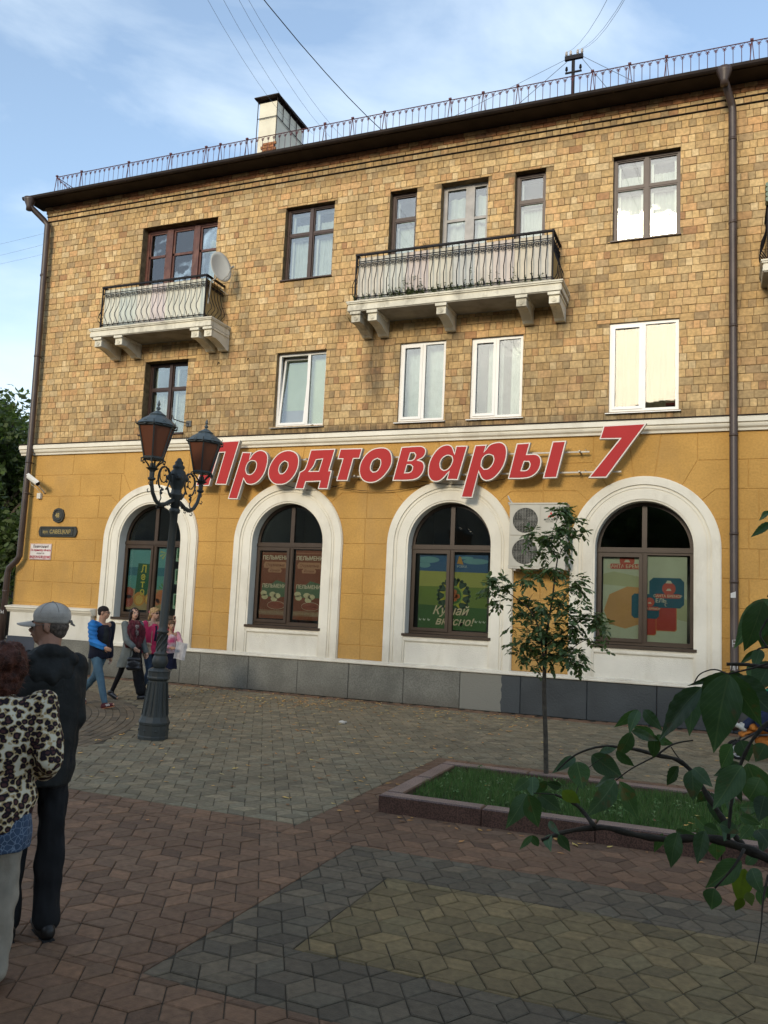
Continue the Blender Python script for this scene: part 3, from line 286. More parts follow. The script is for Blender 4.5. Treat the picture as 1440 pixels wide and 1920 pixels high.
m_whitelime = mat('rough_white_render', (.72, .69, .60), .92, .05, 2, bump=.9, bscale=60, stain=(.52, .48, .38), sscale=2.2, samt=.45)
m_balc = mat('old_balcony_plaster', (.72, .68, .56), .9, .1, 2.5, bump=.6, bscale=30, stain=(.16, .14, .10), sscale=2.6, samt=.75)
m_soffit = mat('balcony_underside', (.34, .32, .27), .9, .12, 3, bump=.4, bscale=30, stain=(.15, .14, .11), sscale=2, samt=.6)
m_granite = mat('grey_granite', (.20, .195, .165), .85, .10, 2.2, bump=1.0, bscale=34, stain=(.11, .11, .09), sscale=1.5, samt=.5, fine=.25, splash=(0, .3, .6, (.10, .09, .07)))
m_painted = mat('dark_painted_stone', (.045, .052, .055), .6, .12, 1.5, bump=.6, bscale=30, spec=.35)
m_pipe = mat('brown_pipe_paint', (.058, .038, .031), .45, .12, 3, spec=.5, stain=(.13, .10, .08), sscale=4, samt=.4)
m_roof = mat('dark_red_roof_sheet', (.09, .035, .028), .5, .15, 3, stain=(.05, .03, .025), samt=.6)
m_eave = mat('dark_eave_board', (.030, .021, .018), .8, .2, 4)
m_rail = mat('rusty_maroon_iron', (.11, .035, .045), .6, .15, 10)
m_iron = mat('black_wrought_iron', (.013, .012, .015), .65, .1, 10, spec=.2)
m_brown = mat('brown_window_paint', (.045, .022, .018), .4, .12, 6, spec=.4, stain=(.10, .06, .045), sscale=5, samt=.4)
m_red_wood = mat('red_brown_window_wood', (.105, .036, .026), .45, .15, 8, spec=.4, stain=(.28, .14, .09), sscale=5, samt=.5)
m_pvc = mat('white_plastic_frame', (.78, .77, .74), .35, .02, 3, spec=.4)
m_shopf = mat('dark_shop_frame', (.055, .036, .024), .4, .08, 4, spec=.4)
m_sill = mat('zinc_sill', (.30, .29, .27), .5, .1, 6, metal=.3)
m_dark = mat('dim_room', (.20, .195, .18), .95, .1, 1)
m_room = mat('flat_room_wall', (.20, .19, .17), .95, .1, 1)
m_curt = mat('white_net_curtain', (.52, .545, .51), .9, .06, 8, sheen=.3)
m_curt2 = mat('dirty_grey_curtain', (.46, .44, .37), .9, .2, 6, stain=(.13, .12, .10), sscale=6, samt=.8)
m_blind = mat('pale_green_blind', (.58, .62, .42), .9, .04, 3)
m_blindl = mat('lilac_cloth', (.42, .38, .42), .9, .04, 3)
g_flat = glass_mat('flat_glass', refl=.14)
g_shop = glass_mat('shop_glass', tint=(.86, .89, .86), refl=.045)
g_bright = glass_mat('mirror_like_glass', tint=(.6, .6, .55), refl=.021)

# ================================================================== the apartment building
bld = empty('apartment_building', (-8, 1, 0), 'three storey apartment house with tan brick upper floors above an ochre stucco ground floor', 'building')
XL, XR = -16.72, 6.0
AC = [(-12.59, 1), (-8.895, 2), (-5.152, 3), (-1.346, 4)]      # arch centres
SP, RO, RI = 3.24, 1.355, .89
# window list: x0, x1, z0, z1, kind, depth of the glass
WIN = [(-13.55, -11.33, 8.34, 11.18, 'triple', .20), (-9.45, -8.18, 9.34, 11.12, 'brown', .13), (-6.815, -6.18, 8.34, 11.12, 'single', .16), (-5.62, -4.57, 8.34, 11.12, 'door', .10),
       (-3.995, -3.345, 8.34, 11.12, 'single', .16), (-1.99, -.72, 9.33, 11.11, 'brown', .12),
       (-13.15, -11.89, 5.84, 7.66, 'oldbrown', .22), (-9.45, -8.19, 5.88, 7.61, 'tilt', .12), (-6.42, -5.38, 5.87, 7.60, 'pvc', .06), (-4.82, -3.73, 5.87, 7.58, 'pvc2', .06), (-2.02, -.735, 5.87, 7.65, 'bright', .05)]
ZS0, ZS1 = 5.43, 5.67       # string course
# backing wall of the upper floors
mb = MB(); mb.prism([(XL, ZS0), (XR, ZS0), (XR, 12.17), (XL, 12.17)], .010, .40, holes=[[(a, c), (b, c), (b, d), (a, d)] for a, b, c, d, _, _ in WIN])
mb.build('brick_wall', m_mortar, bld)
# side and back faces so that the house is a solid from elsewhere too
mb = MB(); mb.box(XL, XL + .3, .41, 9.0, 0, 12.17); mb.box(XL + .3, XR, 8.7, 9.0, 0, 12.17); mb.box(XR - .3, XR, .41, 8.7, 0, 12.17); mb.build('side_wall', m_mortar, bld)

# --- bricks
def brick_poly_rows():
    out = []; z = 5.70; k = 0; ch = .1565; j = .010
    while z < 11.74:
        z1 = min(z + ch, 11.755) - j; stretch = (k % 2 == 0); x = XL + random.uniform(0, .12)
        if x - XL > .04: out.append((XL + .004, z, x - j, z1))
        while x < XR:
            wd = .258 if stretch else .129
            if random.random() < .05: wd = .129 if stretch else .258
            wd += random.uniform(-.006, .006); out.append((x, z + random.uniform(-.002, .002), min(x + wd - j, XR), z1 + random.uniform(-.002, .002))); x += wd
        z += ch; k += 1
    return out
def brick_geo(mb, poly, y0, y1, mi=0):
    """five-faced block with small chamfer towards the street; poly in x, z, counter-clockwise"""
    n = len(poly); ip = inset(poly, .006); o = []
    f = y0 + .005
    vs = [(a, y1, b) for a, b in poly] + [(a, f, b) for a, b in poly] + [(a, y0, b) for a, b in ip]
    fs = [tuple(range(2 * n, 3 * n))]
    for i in range(n): j = (i + 1) % n; fs.append((i, j, n + j, n + i)); fs.append((n + i, n + j, 2 * n + j, 2 * n + i))
    mb.add(vs, fs, mi)
def chip(x0, z0, x1, z1):
    c = [(x0, z0), (x1, z0), (x1, z1), (x0, z1)]
    if random.random() < .22 and x1 - x0 > .08:
        k = random.randrange(4); a = c[k]; d1 = random.uniform(.012, .04); d2 = random.uniform(.01, .03); nx = c[(k + 1) % 4]; pv = c[k - 1]
        va = Vector(a); e1 = (Vector(nx) - va).normalized() * d1; e0 = (Vector(pv) - va).normalized() * d2
        c = c[:k] + [tuple(va + e0), tuple(va + e1)] + c[k + 1:]
    return [(a + random.uniform(-.0025, .0025), b + random.uniform(-.0025, .0025)) for a, b in c]
rows = []
for x0, z0, x1, z1 in brick_poly_rows():
    segs = [(x0, z0, x1, z1)]
    for a, b, c, d, _, _ in WIN:
        nx_ = []
        for (p0, q0, p1, q1) in segs:
            if p1 <= a or p0 >= b or q1 <= c or q0 >= d: nx_.append((p0, q0, p1, q1)); continue
            if q0 < c - .02: nx_.append((p0, q0, p1, c))
            elif q1 > d + .02: nx_.append((p0, d, p1, q1))
            else:
                if p0 < a: nx_.append((p0, q0, a, q1))
                if p1 > b: nx_.append((b, q0, p1, q1))
        segs = nx_
    rows += [s_ for s_ in segs if s_[2] - s_[0] > .02 and s_[3] - s_[1] > .02]
def nearness(b): return (b[0] + 0) ** 2 + 16.2 ** 2 + (b[1] - 1.9) ** 2 - 60 * (b[2] - b[0])
vis = [b for b in rows if b[0] < .75 and b[2] - b[0] > .2]; vis.sort(key=nearness); single = set(vis[:250])
mb = MB()
for b in rows:
    y0 = -.002 + random.uniform(-.006, .005)
    if b in single: continue
    brick_geo(mb, chip(*b), y0, .022)
tag(mb.build('brick_courses', m_brick_i, bld, fixn=False), kind='stuff')
variants = []
for i in range(10):
    m_ = MB(); brick_geo(m_, [(a, b) for a, b in chip(-.124, -.0733, .124, .0733)], 0, .024); t_ = m_.build('brick_shape', m_brick_o, fixn=False); variants.append(t_.data); bpy.data.objects.remove(t_)
for b in vis[:250]:
    link_mesh('brick', random.choice(variants), bld, ((b[0] + b[2]) / 2, -.002 + random.uniform(-.006, .004), (b[1] + b[3]) / 2), (0, 0, 0), ((b[2] - b[0]) / .248, 1, (b[3] - b[1]) / .1466))
# --- cornice: two projecting brick string lines with dark drips, pale small bricks, red bricks under the eave
mb = MB()
for z0, z1, y in ((11.765, 11.775, -.028), (11.893, 11.906, -.05)): mb.box(XL - .02, XR, y, .018, z0, z1)
mb.build('cornice_drip', m_eave, bld)
mb = MB(); x = XL
for (z0, z1, wd, y) in ((11.78, 11.888, .17, -.018), (11.912, 11.985, .19, -.035)):
    x = XL + random.uniform(-.05, 0)
    while x < XR: b = wd + random.uniform(-.05, .05); brick_geo(mb, chip(x, z0, x + b - .01, z1), y + random.uniform(-.004, .004), .018); x += b
tag(mb.build('cornice_brick_courses', m_brick_i, bld, fixn=False), kind='stuff')
mb = MB()
for (z0, z1, y) in ((11.99, 12.075, -.045), (12.08, 12.165, -.06)):
    x = XL + random.uniform(-.1, 0)
    while x < XR: b = .25 + random.uniform(-.02, .02); brick_geo(mb, chip(x, z0, x + b - .01, z1), y + random.uniform(-.004, .004), .018); x += b
tag(mb.build('red_brick_courses', m_redbrick, bld, fixn=False), kind='stuff')

# --- eave, gutter, roof
mb = MB(); EX0 = -17.06
mb.prism([(-.50, 12.20), (-.56, 12.225), (-.56, 12.255), (-.50, 12.27), (4.2, 14.0), (4.2, 13.9), (.1, 12.18)], EX0, XR + .4, ax='x', mi=0); mb.build('roof', m_roof, bld)
mb = MB(); mb.box(EX0 + .02, XR + .38, -.49, .02, 12.172, 12.198); mb.build('soffit', m_eave, bld)
mb = MB(); mb.prism([(9.5, 12.20), (9.5, 12.27), (4.25, 14.0), (4.25, 13.9)], EX0, XR + .4, ax='x'); mb.build('rear_roof_slope', m_roof, bld)
mb = MB(); pr = [(-.49, 12.19), (-.53, 12.165), (-.58, 12.16), (-.615, 12.185), (-.625, 12.235), (-.612, 12.235), (-.60, 12.19), (-.575, 12.172), (-.535, 12.177), (-.505, 12.195)]
mb.prism(pr, EX0 - .02, XR + .4, ax='x')
for i in range(24): xx = EX0 + .4 + i * .98; mb.box(xx, xx + .03, -.63, -.5, 12.15, 12.158)
mb.build('gutter', m_eave, bld)
mb = MB()
for i in range(38): xx = EX0 + .3 + i * .61; mb.ball((xx + random.uniform(-.1, .1), -.47, 12.272), .035, 6, 4, sc=(1.4, .8, .5))
mb.build('gutter_clip', m_roof, bld)

# --- roof railing with star balusters
RY = -.16
rail = empty('roof_railing', (-8, RY, 12.4), parent=bld)
mb = MB(); mb.tube([(-16.42, RY, 12.925), (XR, RY, 12.925)], .011, 5); mb.tube([(-16.42, RY, 12.49), (XR, RY, 12.49)], .011, 5)
mb.tube([(-16.42, RY, 12.925), (-16.42, 2.2, 12.95)], .011, 5); mb.tube([(-16.42, RY, 12.49), (-16.42, 2.2, 12.52)], .011, 5); mb.tube([(-16.42, RY, 12.925), (-15.95, RY + .05, 12.49)], .01, 5)
x = -16.34; k = 0
def star(mb, x, y, z, r=.040, ax='x'):
    for a in (0, 60, 120): c, s_ = math.cos(R(a)) * r, math.sin(R(a)) * r; mb.tube([(x - c, y, z - s_), (x + c, y, z + s_)] if ax == 'x' else [(x, y - c, z - s_), (x, y + c, z + s_)], .0075, 4)
while x < XR:
    mb.tube([(x, RY, 12.49), (x, RY, 12.875)], .0065, 4); star(mb, x, RY, 12.862)
    mb.tube([(x, RY, 12.865), (x - .04, RY, 12.895), (x - .07, RY, 12.925)], .0045, 3, cap=False); mb.tube([(x, RY, 12.865), (x + .04, RY, 12.895), (x + .07, RY, 12.925)], .0045, 3, cap=False)
    x += .152
y = RY + .15
while y < 2.1: mb.tube([(-16.42, y, 12.49), (-16.42, y, 12.88)], .0065, 4); star(mb, -16.42, y, 12.865, ax='y'); y += .16
mb.build('baluster_row', m_rail, rail)
for px_ in (-16.40, -15.57, -14.04, -12.75, -11.70, -11.29, -10.54, -8.46, -7.76, -6.98, -5.44, -4.70, -3.95, -2.41, -1.68, -.98, .56):
    mb = MB(); mb.tube([(px_ - .045, RY - .02, 12.42), (px_, RY - .01, 12.96)], .010, 5); mb.tube([(px_ + .05, RY + .05, 12.42), (px_, RY - .01, 12.96)], .008, 5); mb.box(px_ - .03, px_ + .03, RY - .03, RY + .01, 12.93, 12.965); mb.build('railing_post', m_rail, rail)

# --- chimney
ch = MB(); ch.box(-11.62, -11.09, 2.0, 3.45, 13.0, 15.38); o_ch = ch.build('chimney', mat('whitewashed_chimney', (.76, .72, .58), .9, .05, 2, bump=.4, bscale=40, stain=(.42, .37, .27), sscale=1.6, samt=.35), bld)
mb = MB(); x0, x1, y0, y1 = -11.73, -10.98, 1.86, 3.6
mb.add([(x0, y0, 15.50), (x1, y0, 15.50), (x1, y1, 15.50), (x0, y1, 15.50), (x0 + .17, y0 + .25, 15.66), (x1 - .17, y0 + .25, 15.66), (x1 - .17, y1 - .25, 15.66), (x0 + .17, y1 - .25, 15.66), (x0, y0, 15.47), (x1, y0, 15.47), (x1, y1, 15.47), (x0, y1, 15.47)],
       [(0, 1, 5, 4), (1, 2, 6, 5), (2, 3, 7, 6), (3, 0, 4, 7), (4, 5, 6, 7), (8, 11, 10, 9), (0, 8, 9, 1), (1, 9, 10, 2), (2, 10, 11, 3), (3, 11, 8, 0)])
mb.box(-11.58, -11.13, 2.05, 3.4, 15.38, 15.47); mb.build('chimney_cap', m_eave, o_ch)
mb = MB()
for a, b in ((-11.66, 1.97), (-11.06, 1.97), (-11.06, 2.3), (-11.06, 2.68), (-11.06, 3.06), (-11.06, 3.48)): mb.tube([(a, b, 14.95 if b > 2 and b < 3.4 else 13.2), (a, b, 15.48)], .012, 5)
mb.tube([(-11.66, 1.97, 14.93), (-11.06, 1.97, 14.93), (-11.06, 3.48, 14.93)], .012, 5); mb.build('chimney_strap', m_eave, o_ch)
mb = MB()
for i in range(4):
    for j in range(3): brick_geo(mb, [(-11.50 + j * .14 + (i % 2) * .06, 13.88 + i * .08), (-11.37 + j * .14 + (i % 2) * .06, 13.88 + i * .08), (-11.37 + j * .14 + (i % 2) * .06, 13.95 + i * .08), (-11.50 + j * .14 + (i % 2) * .06, 13.95 + i * .08)], 1.955, 2.0)
mb.build('exposed_chimney_bricks', m_redbrick, o_ch, fixn=False)['kind'] = 'stuff'

# --- string course between stucco and brick
mb = MB(); mb.prism([(.018, ZS0 - .02), (-.05, ZS0 - .02), (-.06, ZS0 + .02), (-.10, ZS0 + .05), (-.115, ZS0 + .085), (-.115, ZS0 + .11), (-.15, ZS0 + .125), (-.15, ZS1 - .03), (-.12, ZS1), (.018, ZS1 + .02)], XL - .12, XR, ax='x')
mb.build('string_course', m_white, bld)
mb = MB(); mb.box(XL - .13, XR, -.165, 0.0, ZS1 - .002, ZS1 + .012); mb.build('string_course_flashing', m_eave, bld)
# --- ground floor: backing wall with arched openings, then stucco blocks
def arch_poly(cx, r, zb, n=28): return [(cx - r, zb), (cx + r, zb)] + arc(cx, SP, r, 0, 180, n)
mb = MB(); mb.prism([(XL, 0), (XR, 0), (XR, ZS0), (XL, ZS0)], .012, .40, holes=[arch_poly(c, RI, 1.40) for c, _ in AC]); mb.build('stucco_wall', m_groove, bld)
GZ = [.80, 1.10, 1.637, 2.172, 2.706, 3.24, 3.78, 4.335, 4.878, ZS0]
RB_ = 1.25; J = .0048
def on_arch(cx, z, side):
    dz = z - SP
    return cx + side * (RB_ if dz <= 0 else math.sqrt(max(0, RB_ ** 2 - dz ** 2)))
def bend(cx, z, side):
    """where the horizontal groove at z turns down towards the arch (None below the third row above the spring)"""
    a = {4.335: 41, 4.878: 60}.get(z)
    if a is None: return None
    t = math.tan(R(a)); bx = cx + side * (z - SP) / t; return [(bx, z), (cx + side * RB_ * math.cos(R(a)), SP + RB_ * math.sin(R(a)))]
def edge_line(cx, z, side, up):
    """polyline of a groove end: from the straight part down to the arch"""
    b = bend(cx, z, side); return [(on_arch(cx, z, side), z)] if b is None else b
def add_block(poly):
    poly = inset(poly, J)
    if area(poly) < .004: return
    m_ = MB(); n = len(poly); ip = inset(poly, .007); y0 = .001 + random.uniform(-.002, .002)
    m_.prism(ip, y0, y0 + .004) if False else None
    vs = [(a, .014, b) for a, b in poly] + [(a, y0 + .007, b) for a, b in poly] + [(a, y0, b) for a, b in ip]; fs = []
    for i in range(n): j = (i + 1) % n; fs.append((i, j, n + j, n + i)); fs.append((n + i, n + j, 2 * n + j, 2 * n + i))
    for t in tessellate_polygon([[Vector((a, b, 0)) for a, b in ip]]): fs.append(tuple(2 * n + q for q in t))
    m_.add(vs, fs); m_.build('stucco_block', m_stucco, bld)
gaps = [(None, AC[0][0])] + [(AC[i][0], AC[i + 1][0]) for i in range(3)] + [(AC[3][0], None)]
for gi, (ca, cb) in enumerate(gaps):
    for k in range(len(GZ) - 1):
        z0, z1 = GZ[k], GZ[k + 1]
        if z1 <= SP + 1e-6 or k < 8:
            # left boundary from top to bottom, right boundary from bottom to top
            if ca is None: left = [(XL, z1), (XL, z0)]
            else:
                lt = bend(ca, z1, 1); lb = bend(ca, z0, 1); a1 = math.degrees(math.asin(min(1, max(0, (z1 - SP) / RB_)))) if lt is None else {4.335: 41, 4.878: 60}[z1]; a0 = math.degrees(math.asin(min(1, max(0, (z0 - SP) / RB_)))) if lb is None else {4.335: 41, 4.878: 60}[z0]
                left = (lt[:1] if lt else []) + ([(ca + RB_ * math.cos(R(a1 + (a0 - a1) * i / 5)), SP + RB_ * math.sin(R(a1 + (a0 - a1) * i / 5))) for i in range(6)] if a1 > 0 else [(ca + RB_, z1), (ca + RB_, z0)]) + (lb[:1] if lb else [])
            if cb is None: right = [(XR, z0), (XR, z1)]
            else:
                rt = bend(cb, z1, -1); rb_ = bend(cb, z0, -1); a1 = math.degrees(math.asin(min(1, max(0, (z1 - SP) / RB_)))) if rt is None else {4.335: 41, 4.878: 60}[z1]; a0 = math.degrees(math.asin(min(1, max(0, (z0 - SP) / RB_)))) if rb_ is None else {4.335: 41, 4.878: 60}[z0]
                right = (rb_[:1] if rb_ else []) + ([(cb - RB_ * math.cos(R(a0 + (a1 - a0) * i / 5)), SP + RB_ * math.sin(R(a0 + (a1 - a0) * i / 5))) for i in range(6)] if a1 > 0 else [(cb - RB_, z0), (cb - RB_, z1)]) + (rt[:1] if rt else [])
            poly = left + right
            lo = min(q[0] for q in poly); hi = max(q[0] for q in poly)
            if ca is not None and cb is not None:
                cuts = [(ca + cb) / 2] if (k % 2 == 0 or k >= 7) else [(ca + cb) / 2 - .02]
            elif ca is None: cuts = [XL + (.62 if k % 2 else 1.25) + i * 1.25 for i in range(3)]; cuts = [c for c in cuts if c < hi - .35]
            else: cuts = [.46 + (0 if k % 2 else .17) + i * 1.3 for i in range(5)]
            cuts = [lo - 1] + cuts + [hi + 1]
            for c0, c1 in zip(cuts, cuts[1:]):
                q = clip(clip(poly, 1, 0, c0), -1, 0, -c1)
                if len(q) > 2: add_block(q)
# top row: between the 60 degree rays, blocks; over the arches, voussoirs
tz = GZ[8]
xs = [XL]
for c, _ in AC:
    bL = c - (tz - SP) / math.tan(R(60)); bR = c + (tz - SP) / math.tan(R(60)); xs += [bL, bR]
xs.append(XR)
for i in range(0, len(xs), 2):
    a, b = xs[i], xs[i + 1]; n = max(1, round((b - a) / 1.3))
    for j in range(n): add_block([(a + (b - a) * j / n, tz), (a + (b - a) * (j + 1) / n, tz), (a + (b - a) * (j + 1) / n, ZS0 - .015), (a + (b - a) * j / n, ZS0 - .015)])
for c, _ in AC:
    for a0, a1 in ((60, 82), (82, 98), (98, 120)):
        pt = lambda a: (c + (ZS0 - .015 - SP) / math.tan(R(a)), ZS0 - .015)
        top = [pt(a0), pt(a1)]
        if a0 == 60: top = [(c + (tz - SP) / math.tan(R(60)), tz), (c + (tz - SP) / math.tan(R(60)), ZS0 - .015), pt(82)]
        if a1 == 120: top = [pt(98), (c + (tz - SP) / math.tan(R(120)), ZS0 - .015), (c + (tz - SP) / math.tan(R(120)), tz)]
        bot = [(c + RB_ * math.cos(R(a1 + (a0 - a1) * i / 4)), SP + RB_ * math.sin(R(a1 + (a0 - a1) * i / 4))) for i in range(5)]
        add_block(top + bot)
# --- plinth
cuts = [XL, -15.4, -14.0, -12.7, -11.45, -10.91, -9.65, -8.43, -7.23, -6.0, -4.806]
def stone(a, b, m, nm='plinth_stone'):
    m_ = MB(); d = .004; y0 = -.085 + random.uniform(-.006, .006)
    vs = [(a + d, .01, 0), (b - d, .01, 0), (b - d, .01, .715), (a + d, .01, .715), (a + d, y0 + .01, 0), (b - d, y0 + .01, 0), (b - d, y0 + .01, .715), (a + d, y0 + .01, .715), (a + d + .012, y0, .01), (b - d - .012, y0, .01), (b - d - .012, y0, .703), (a + d + .012, y0, .703)]
    m_.add(vs, [(0, 1, 5, 4), (1, 2, 6, 5), (2, 3, 7, 6), (3, 0, 4, 7), (4, 5, 9, 8), (5, 6, 10, 9), (6, 7, 11, 10), (7, 4, 8, 11), (8, 9, 10, 11)]); return m_.build(nm, m, bld)
for a, b in zip(cuts, cuts[1:]): stone(a, b, m_granite)
m_split = bpy.data.materials.new('half_painted_stone'); m_split.use_nodes = True
_t = m_split.node_tree; _b = _t.nodes['Principled BSDF']; _b.inputs['Roughness'].default_value = .75
_g = _t.nodes.new('ShaderNodeNewGeometry'); _s = _t.nodes.new('ShaderNodeSeparateXYZ'); _n = _t.nodes.new('ShaderNodeTexNoise'); _n.inputs['Scale'].default_value = 6; _m = _t.nodes.new('ShaderNodeMath'); _m.operation = 'MULTIPLY_ADD'; _m.inputs[1].default_value = .12
_c = _t.nodes.new('ShaderNodeMath'); _c.operation = 'GREATER_THAN'; _c.inputs[1].default_value = -3.91; _x = _t.nodes.new('ShaderNodeMix'); _x.data_type = 'RGBA'; _x.inputs['A'].default_value = (.19, .185, .155, 1); _x.inputs['B'].default_value = (.046, .053, .056, 1)
for a, b in ((_g.outputs['Position'], _s.inputs[0]), (_g.outputs['Position'], _n.inputs['Vector']), (_n.outputs['Fac'], _m.inputs[0]), (_s.outputs['X'], _m.inputs[2]), (_m.outputs[0], _c.inputs[0]), (_c.outputs[0], _x.inputs['Factor']), (_x.outputs['Result'], _b.inputs['Base Color'])): _t.links.new(a, b)
_bn = _t.nodes.new('ShaderNodeTexNoise'); _bn.inputs['Scale'].default_value = 34; _bp = _t.nodes.new('ShaderNodeBump'); _bp.inputs['Strength'].default_value = .8; _bp.inputs['Distance'].default_value = .01
_t.links.new(_g.outputs['Position'], _bn.inputs['Vector']); _t.links.new(_bn.outputs['Fac'], _bp.inputs['Height']); _t.links.new(_bp.outputs['Normal'], _b.inputs['Normal'])
stone(-4.806, -3.591, m_split)['label'] = 'granite plinth stone half covered with dark paint'
for a, b in ((-3.591, -2.33), (-2.33, -1.087), (-1.087, .2), (.2, 1.5), (1.5, 2.8), (2.8, 4.4), (4.4, 6.0)): stone(a, b, m_painted)
mb = MB(); mb.prism([(.01, .72), (-.10, .72), (-.115, .73), (-.115, .752), (-.10, .765), (-.10, .785), (-.06, .80), (.01, .805)], XL, XR, ax='x'); mb.build('plinth_ledge', m_white, bld)
# --- arched surrounds, shop windows
for c, idx in AC:
    zb = .79
    sm = MB()
    def ring(ro, ri, y0, y1):
        pts = [(c + ro, zb)] + arc(c, SP, ro, 0, 180, 36) + [(c - ro, zb), (c - ri, zb)] + arc(c, SP, ri, 180, 0, 36) + [(c + ri, zb)]
        sm.prism(pts, y0, y1)
    ring(RO, RI + .0, -.045, .012); ring(RO - .015, RO - .16, -.075, -.045); ring(RO - .20, RO - .225, -.06, -.045); ring(RO - .25, RI + .03, -.062, -.045)
    so = sm.build('arch_surround', m_white, bld)
    sm = MB(); ring(RI + .012, RI - .008, -.040, .20); sm.build('arch_reveal', m_white, so)
    mb = MB(); mb.prism([(c - RI, .80), (c + RI, .80), (c + RI, 1.36), (c - RI, 1.36)], -.012, .012); mb.build('apron_panel', m_whitelime, so)
    mb = MB(); mb.prism([(-.012, 1.24), (-.03, 1.25), (-.045, 1.27), (-.045, 1.30), (-.035, 1.31), (-.035, 1.37), (-.012, 1.37)], c - RI + .002, c + RI - .002, ax='x'); mb.build('apron_moulding', m_white, so)
    # window
    D = .20
    wm = MB(); fr = .075
    wo = [(c - RI, 1.42), (c + RI, 1.42)] + arc(c, SP, RI, 0, 180, 28)
    # holes: two lower lights, two upper quarter lights
    hx = .055
    low1 = [(c - RI + fr, 1.50), (c - hx, 1.50), (c - hx, 3.12), (c - RI + fr, 3.12)]; low2 = [(2 * c - q, z) for q, z in low1]
    ri = RI - fr; up1 = [(c - .045, 3.26), (c - .045, SP + ri * .998)] + [(c + ri * math.cos(R(a)), SP + ri * math.sin(R(a))) for a in range(95, 178, 9)] + [(c - ri + .003, 3.26)]
    up2 = [(2 * c - q, z) for q, z in up1]
    wm.prism(wo, D, D + .07, holes=[low1, low2, up1, up2])
    # opening sash on the left light, bars
    def sash(x0, x1, z0, z1, y, t=.05):
        wm.prism([(x0, z0), (x1, z0), (x1, z1), (x0, z1)], y, y + .03, holes=[[(x0 + t, z0 + t), (x1 - t, z0 + t), (x1 - t, z1 - t), (x0 + t, z1 - t)]])
    sash(c - RI + .045, c - .03, 1.475, 3.14, D - .03, .065)
    wm.box(c - RI, c + RI, D - .022, D, 3.165, 3.235); wm.box(c + .008, c + .04, D - .012, D, 1.48, 3.14)
    wo_ = wm.build('shop_window', m_shopf, bld); 
    mb = MB()
    for q in (low1, low2, up1, up2): mb.prism(q, D + .035, D + .039)
    mb.build('glass', g_shop, wo_)
    mb = MB(); mb.box(c - RI - .05, c + RI + .05, -.07, D, 1.385, 1.412); mb.box(c - RI - .05, c + RI + .05, -.075, -.065, 1.36, 1.412); mb.build('sill', m_shopf, wo_)
    # dark shop interior behind it
    mb = MB(); x0, x1, z0, z1, ya, yb = c - 1.7, c + 1.7, 1.0, 4.7, .42, 4.0
    mb.add([(x0, ya, z0), (x1, ya, z0), (x1, ya, z1), (x0, ya, z1), (x0, yb, z0), (x1, yb, z0), (x1, yb, z1), (x0, yb, z1)], [(4, 5, 6, 7), (0, 1, 5, 4), (1, 2, 6, 5), (2, 3, 7, 6), (3, 0, 4, 7)]); mb.build('interior', m_dark, wo_)
    if idx in (2, 3):
        mb = MB(); lx = c - .75 if idx == 2 else c - 1.15; mb.box(lx, lx + (.62 if idx == 2 else .25), 2.0, 2.12, 4.45, 4.48); mb.build('ceiling_lamp', mat('lit_tube', (.8, .8, .8), emit=((.85, 1, 1), 7.0)), wo_)
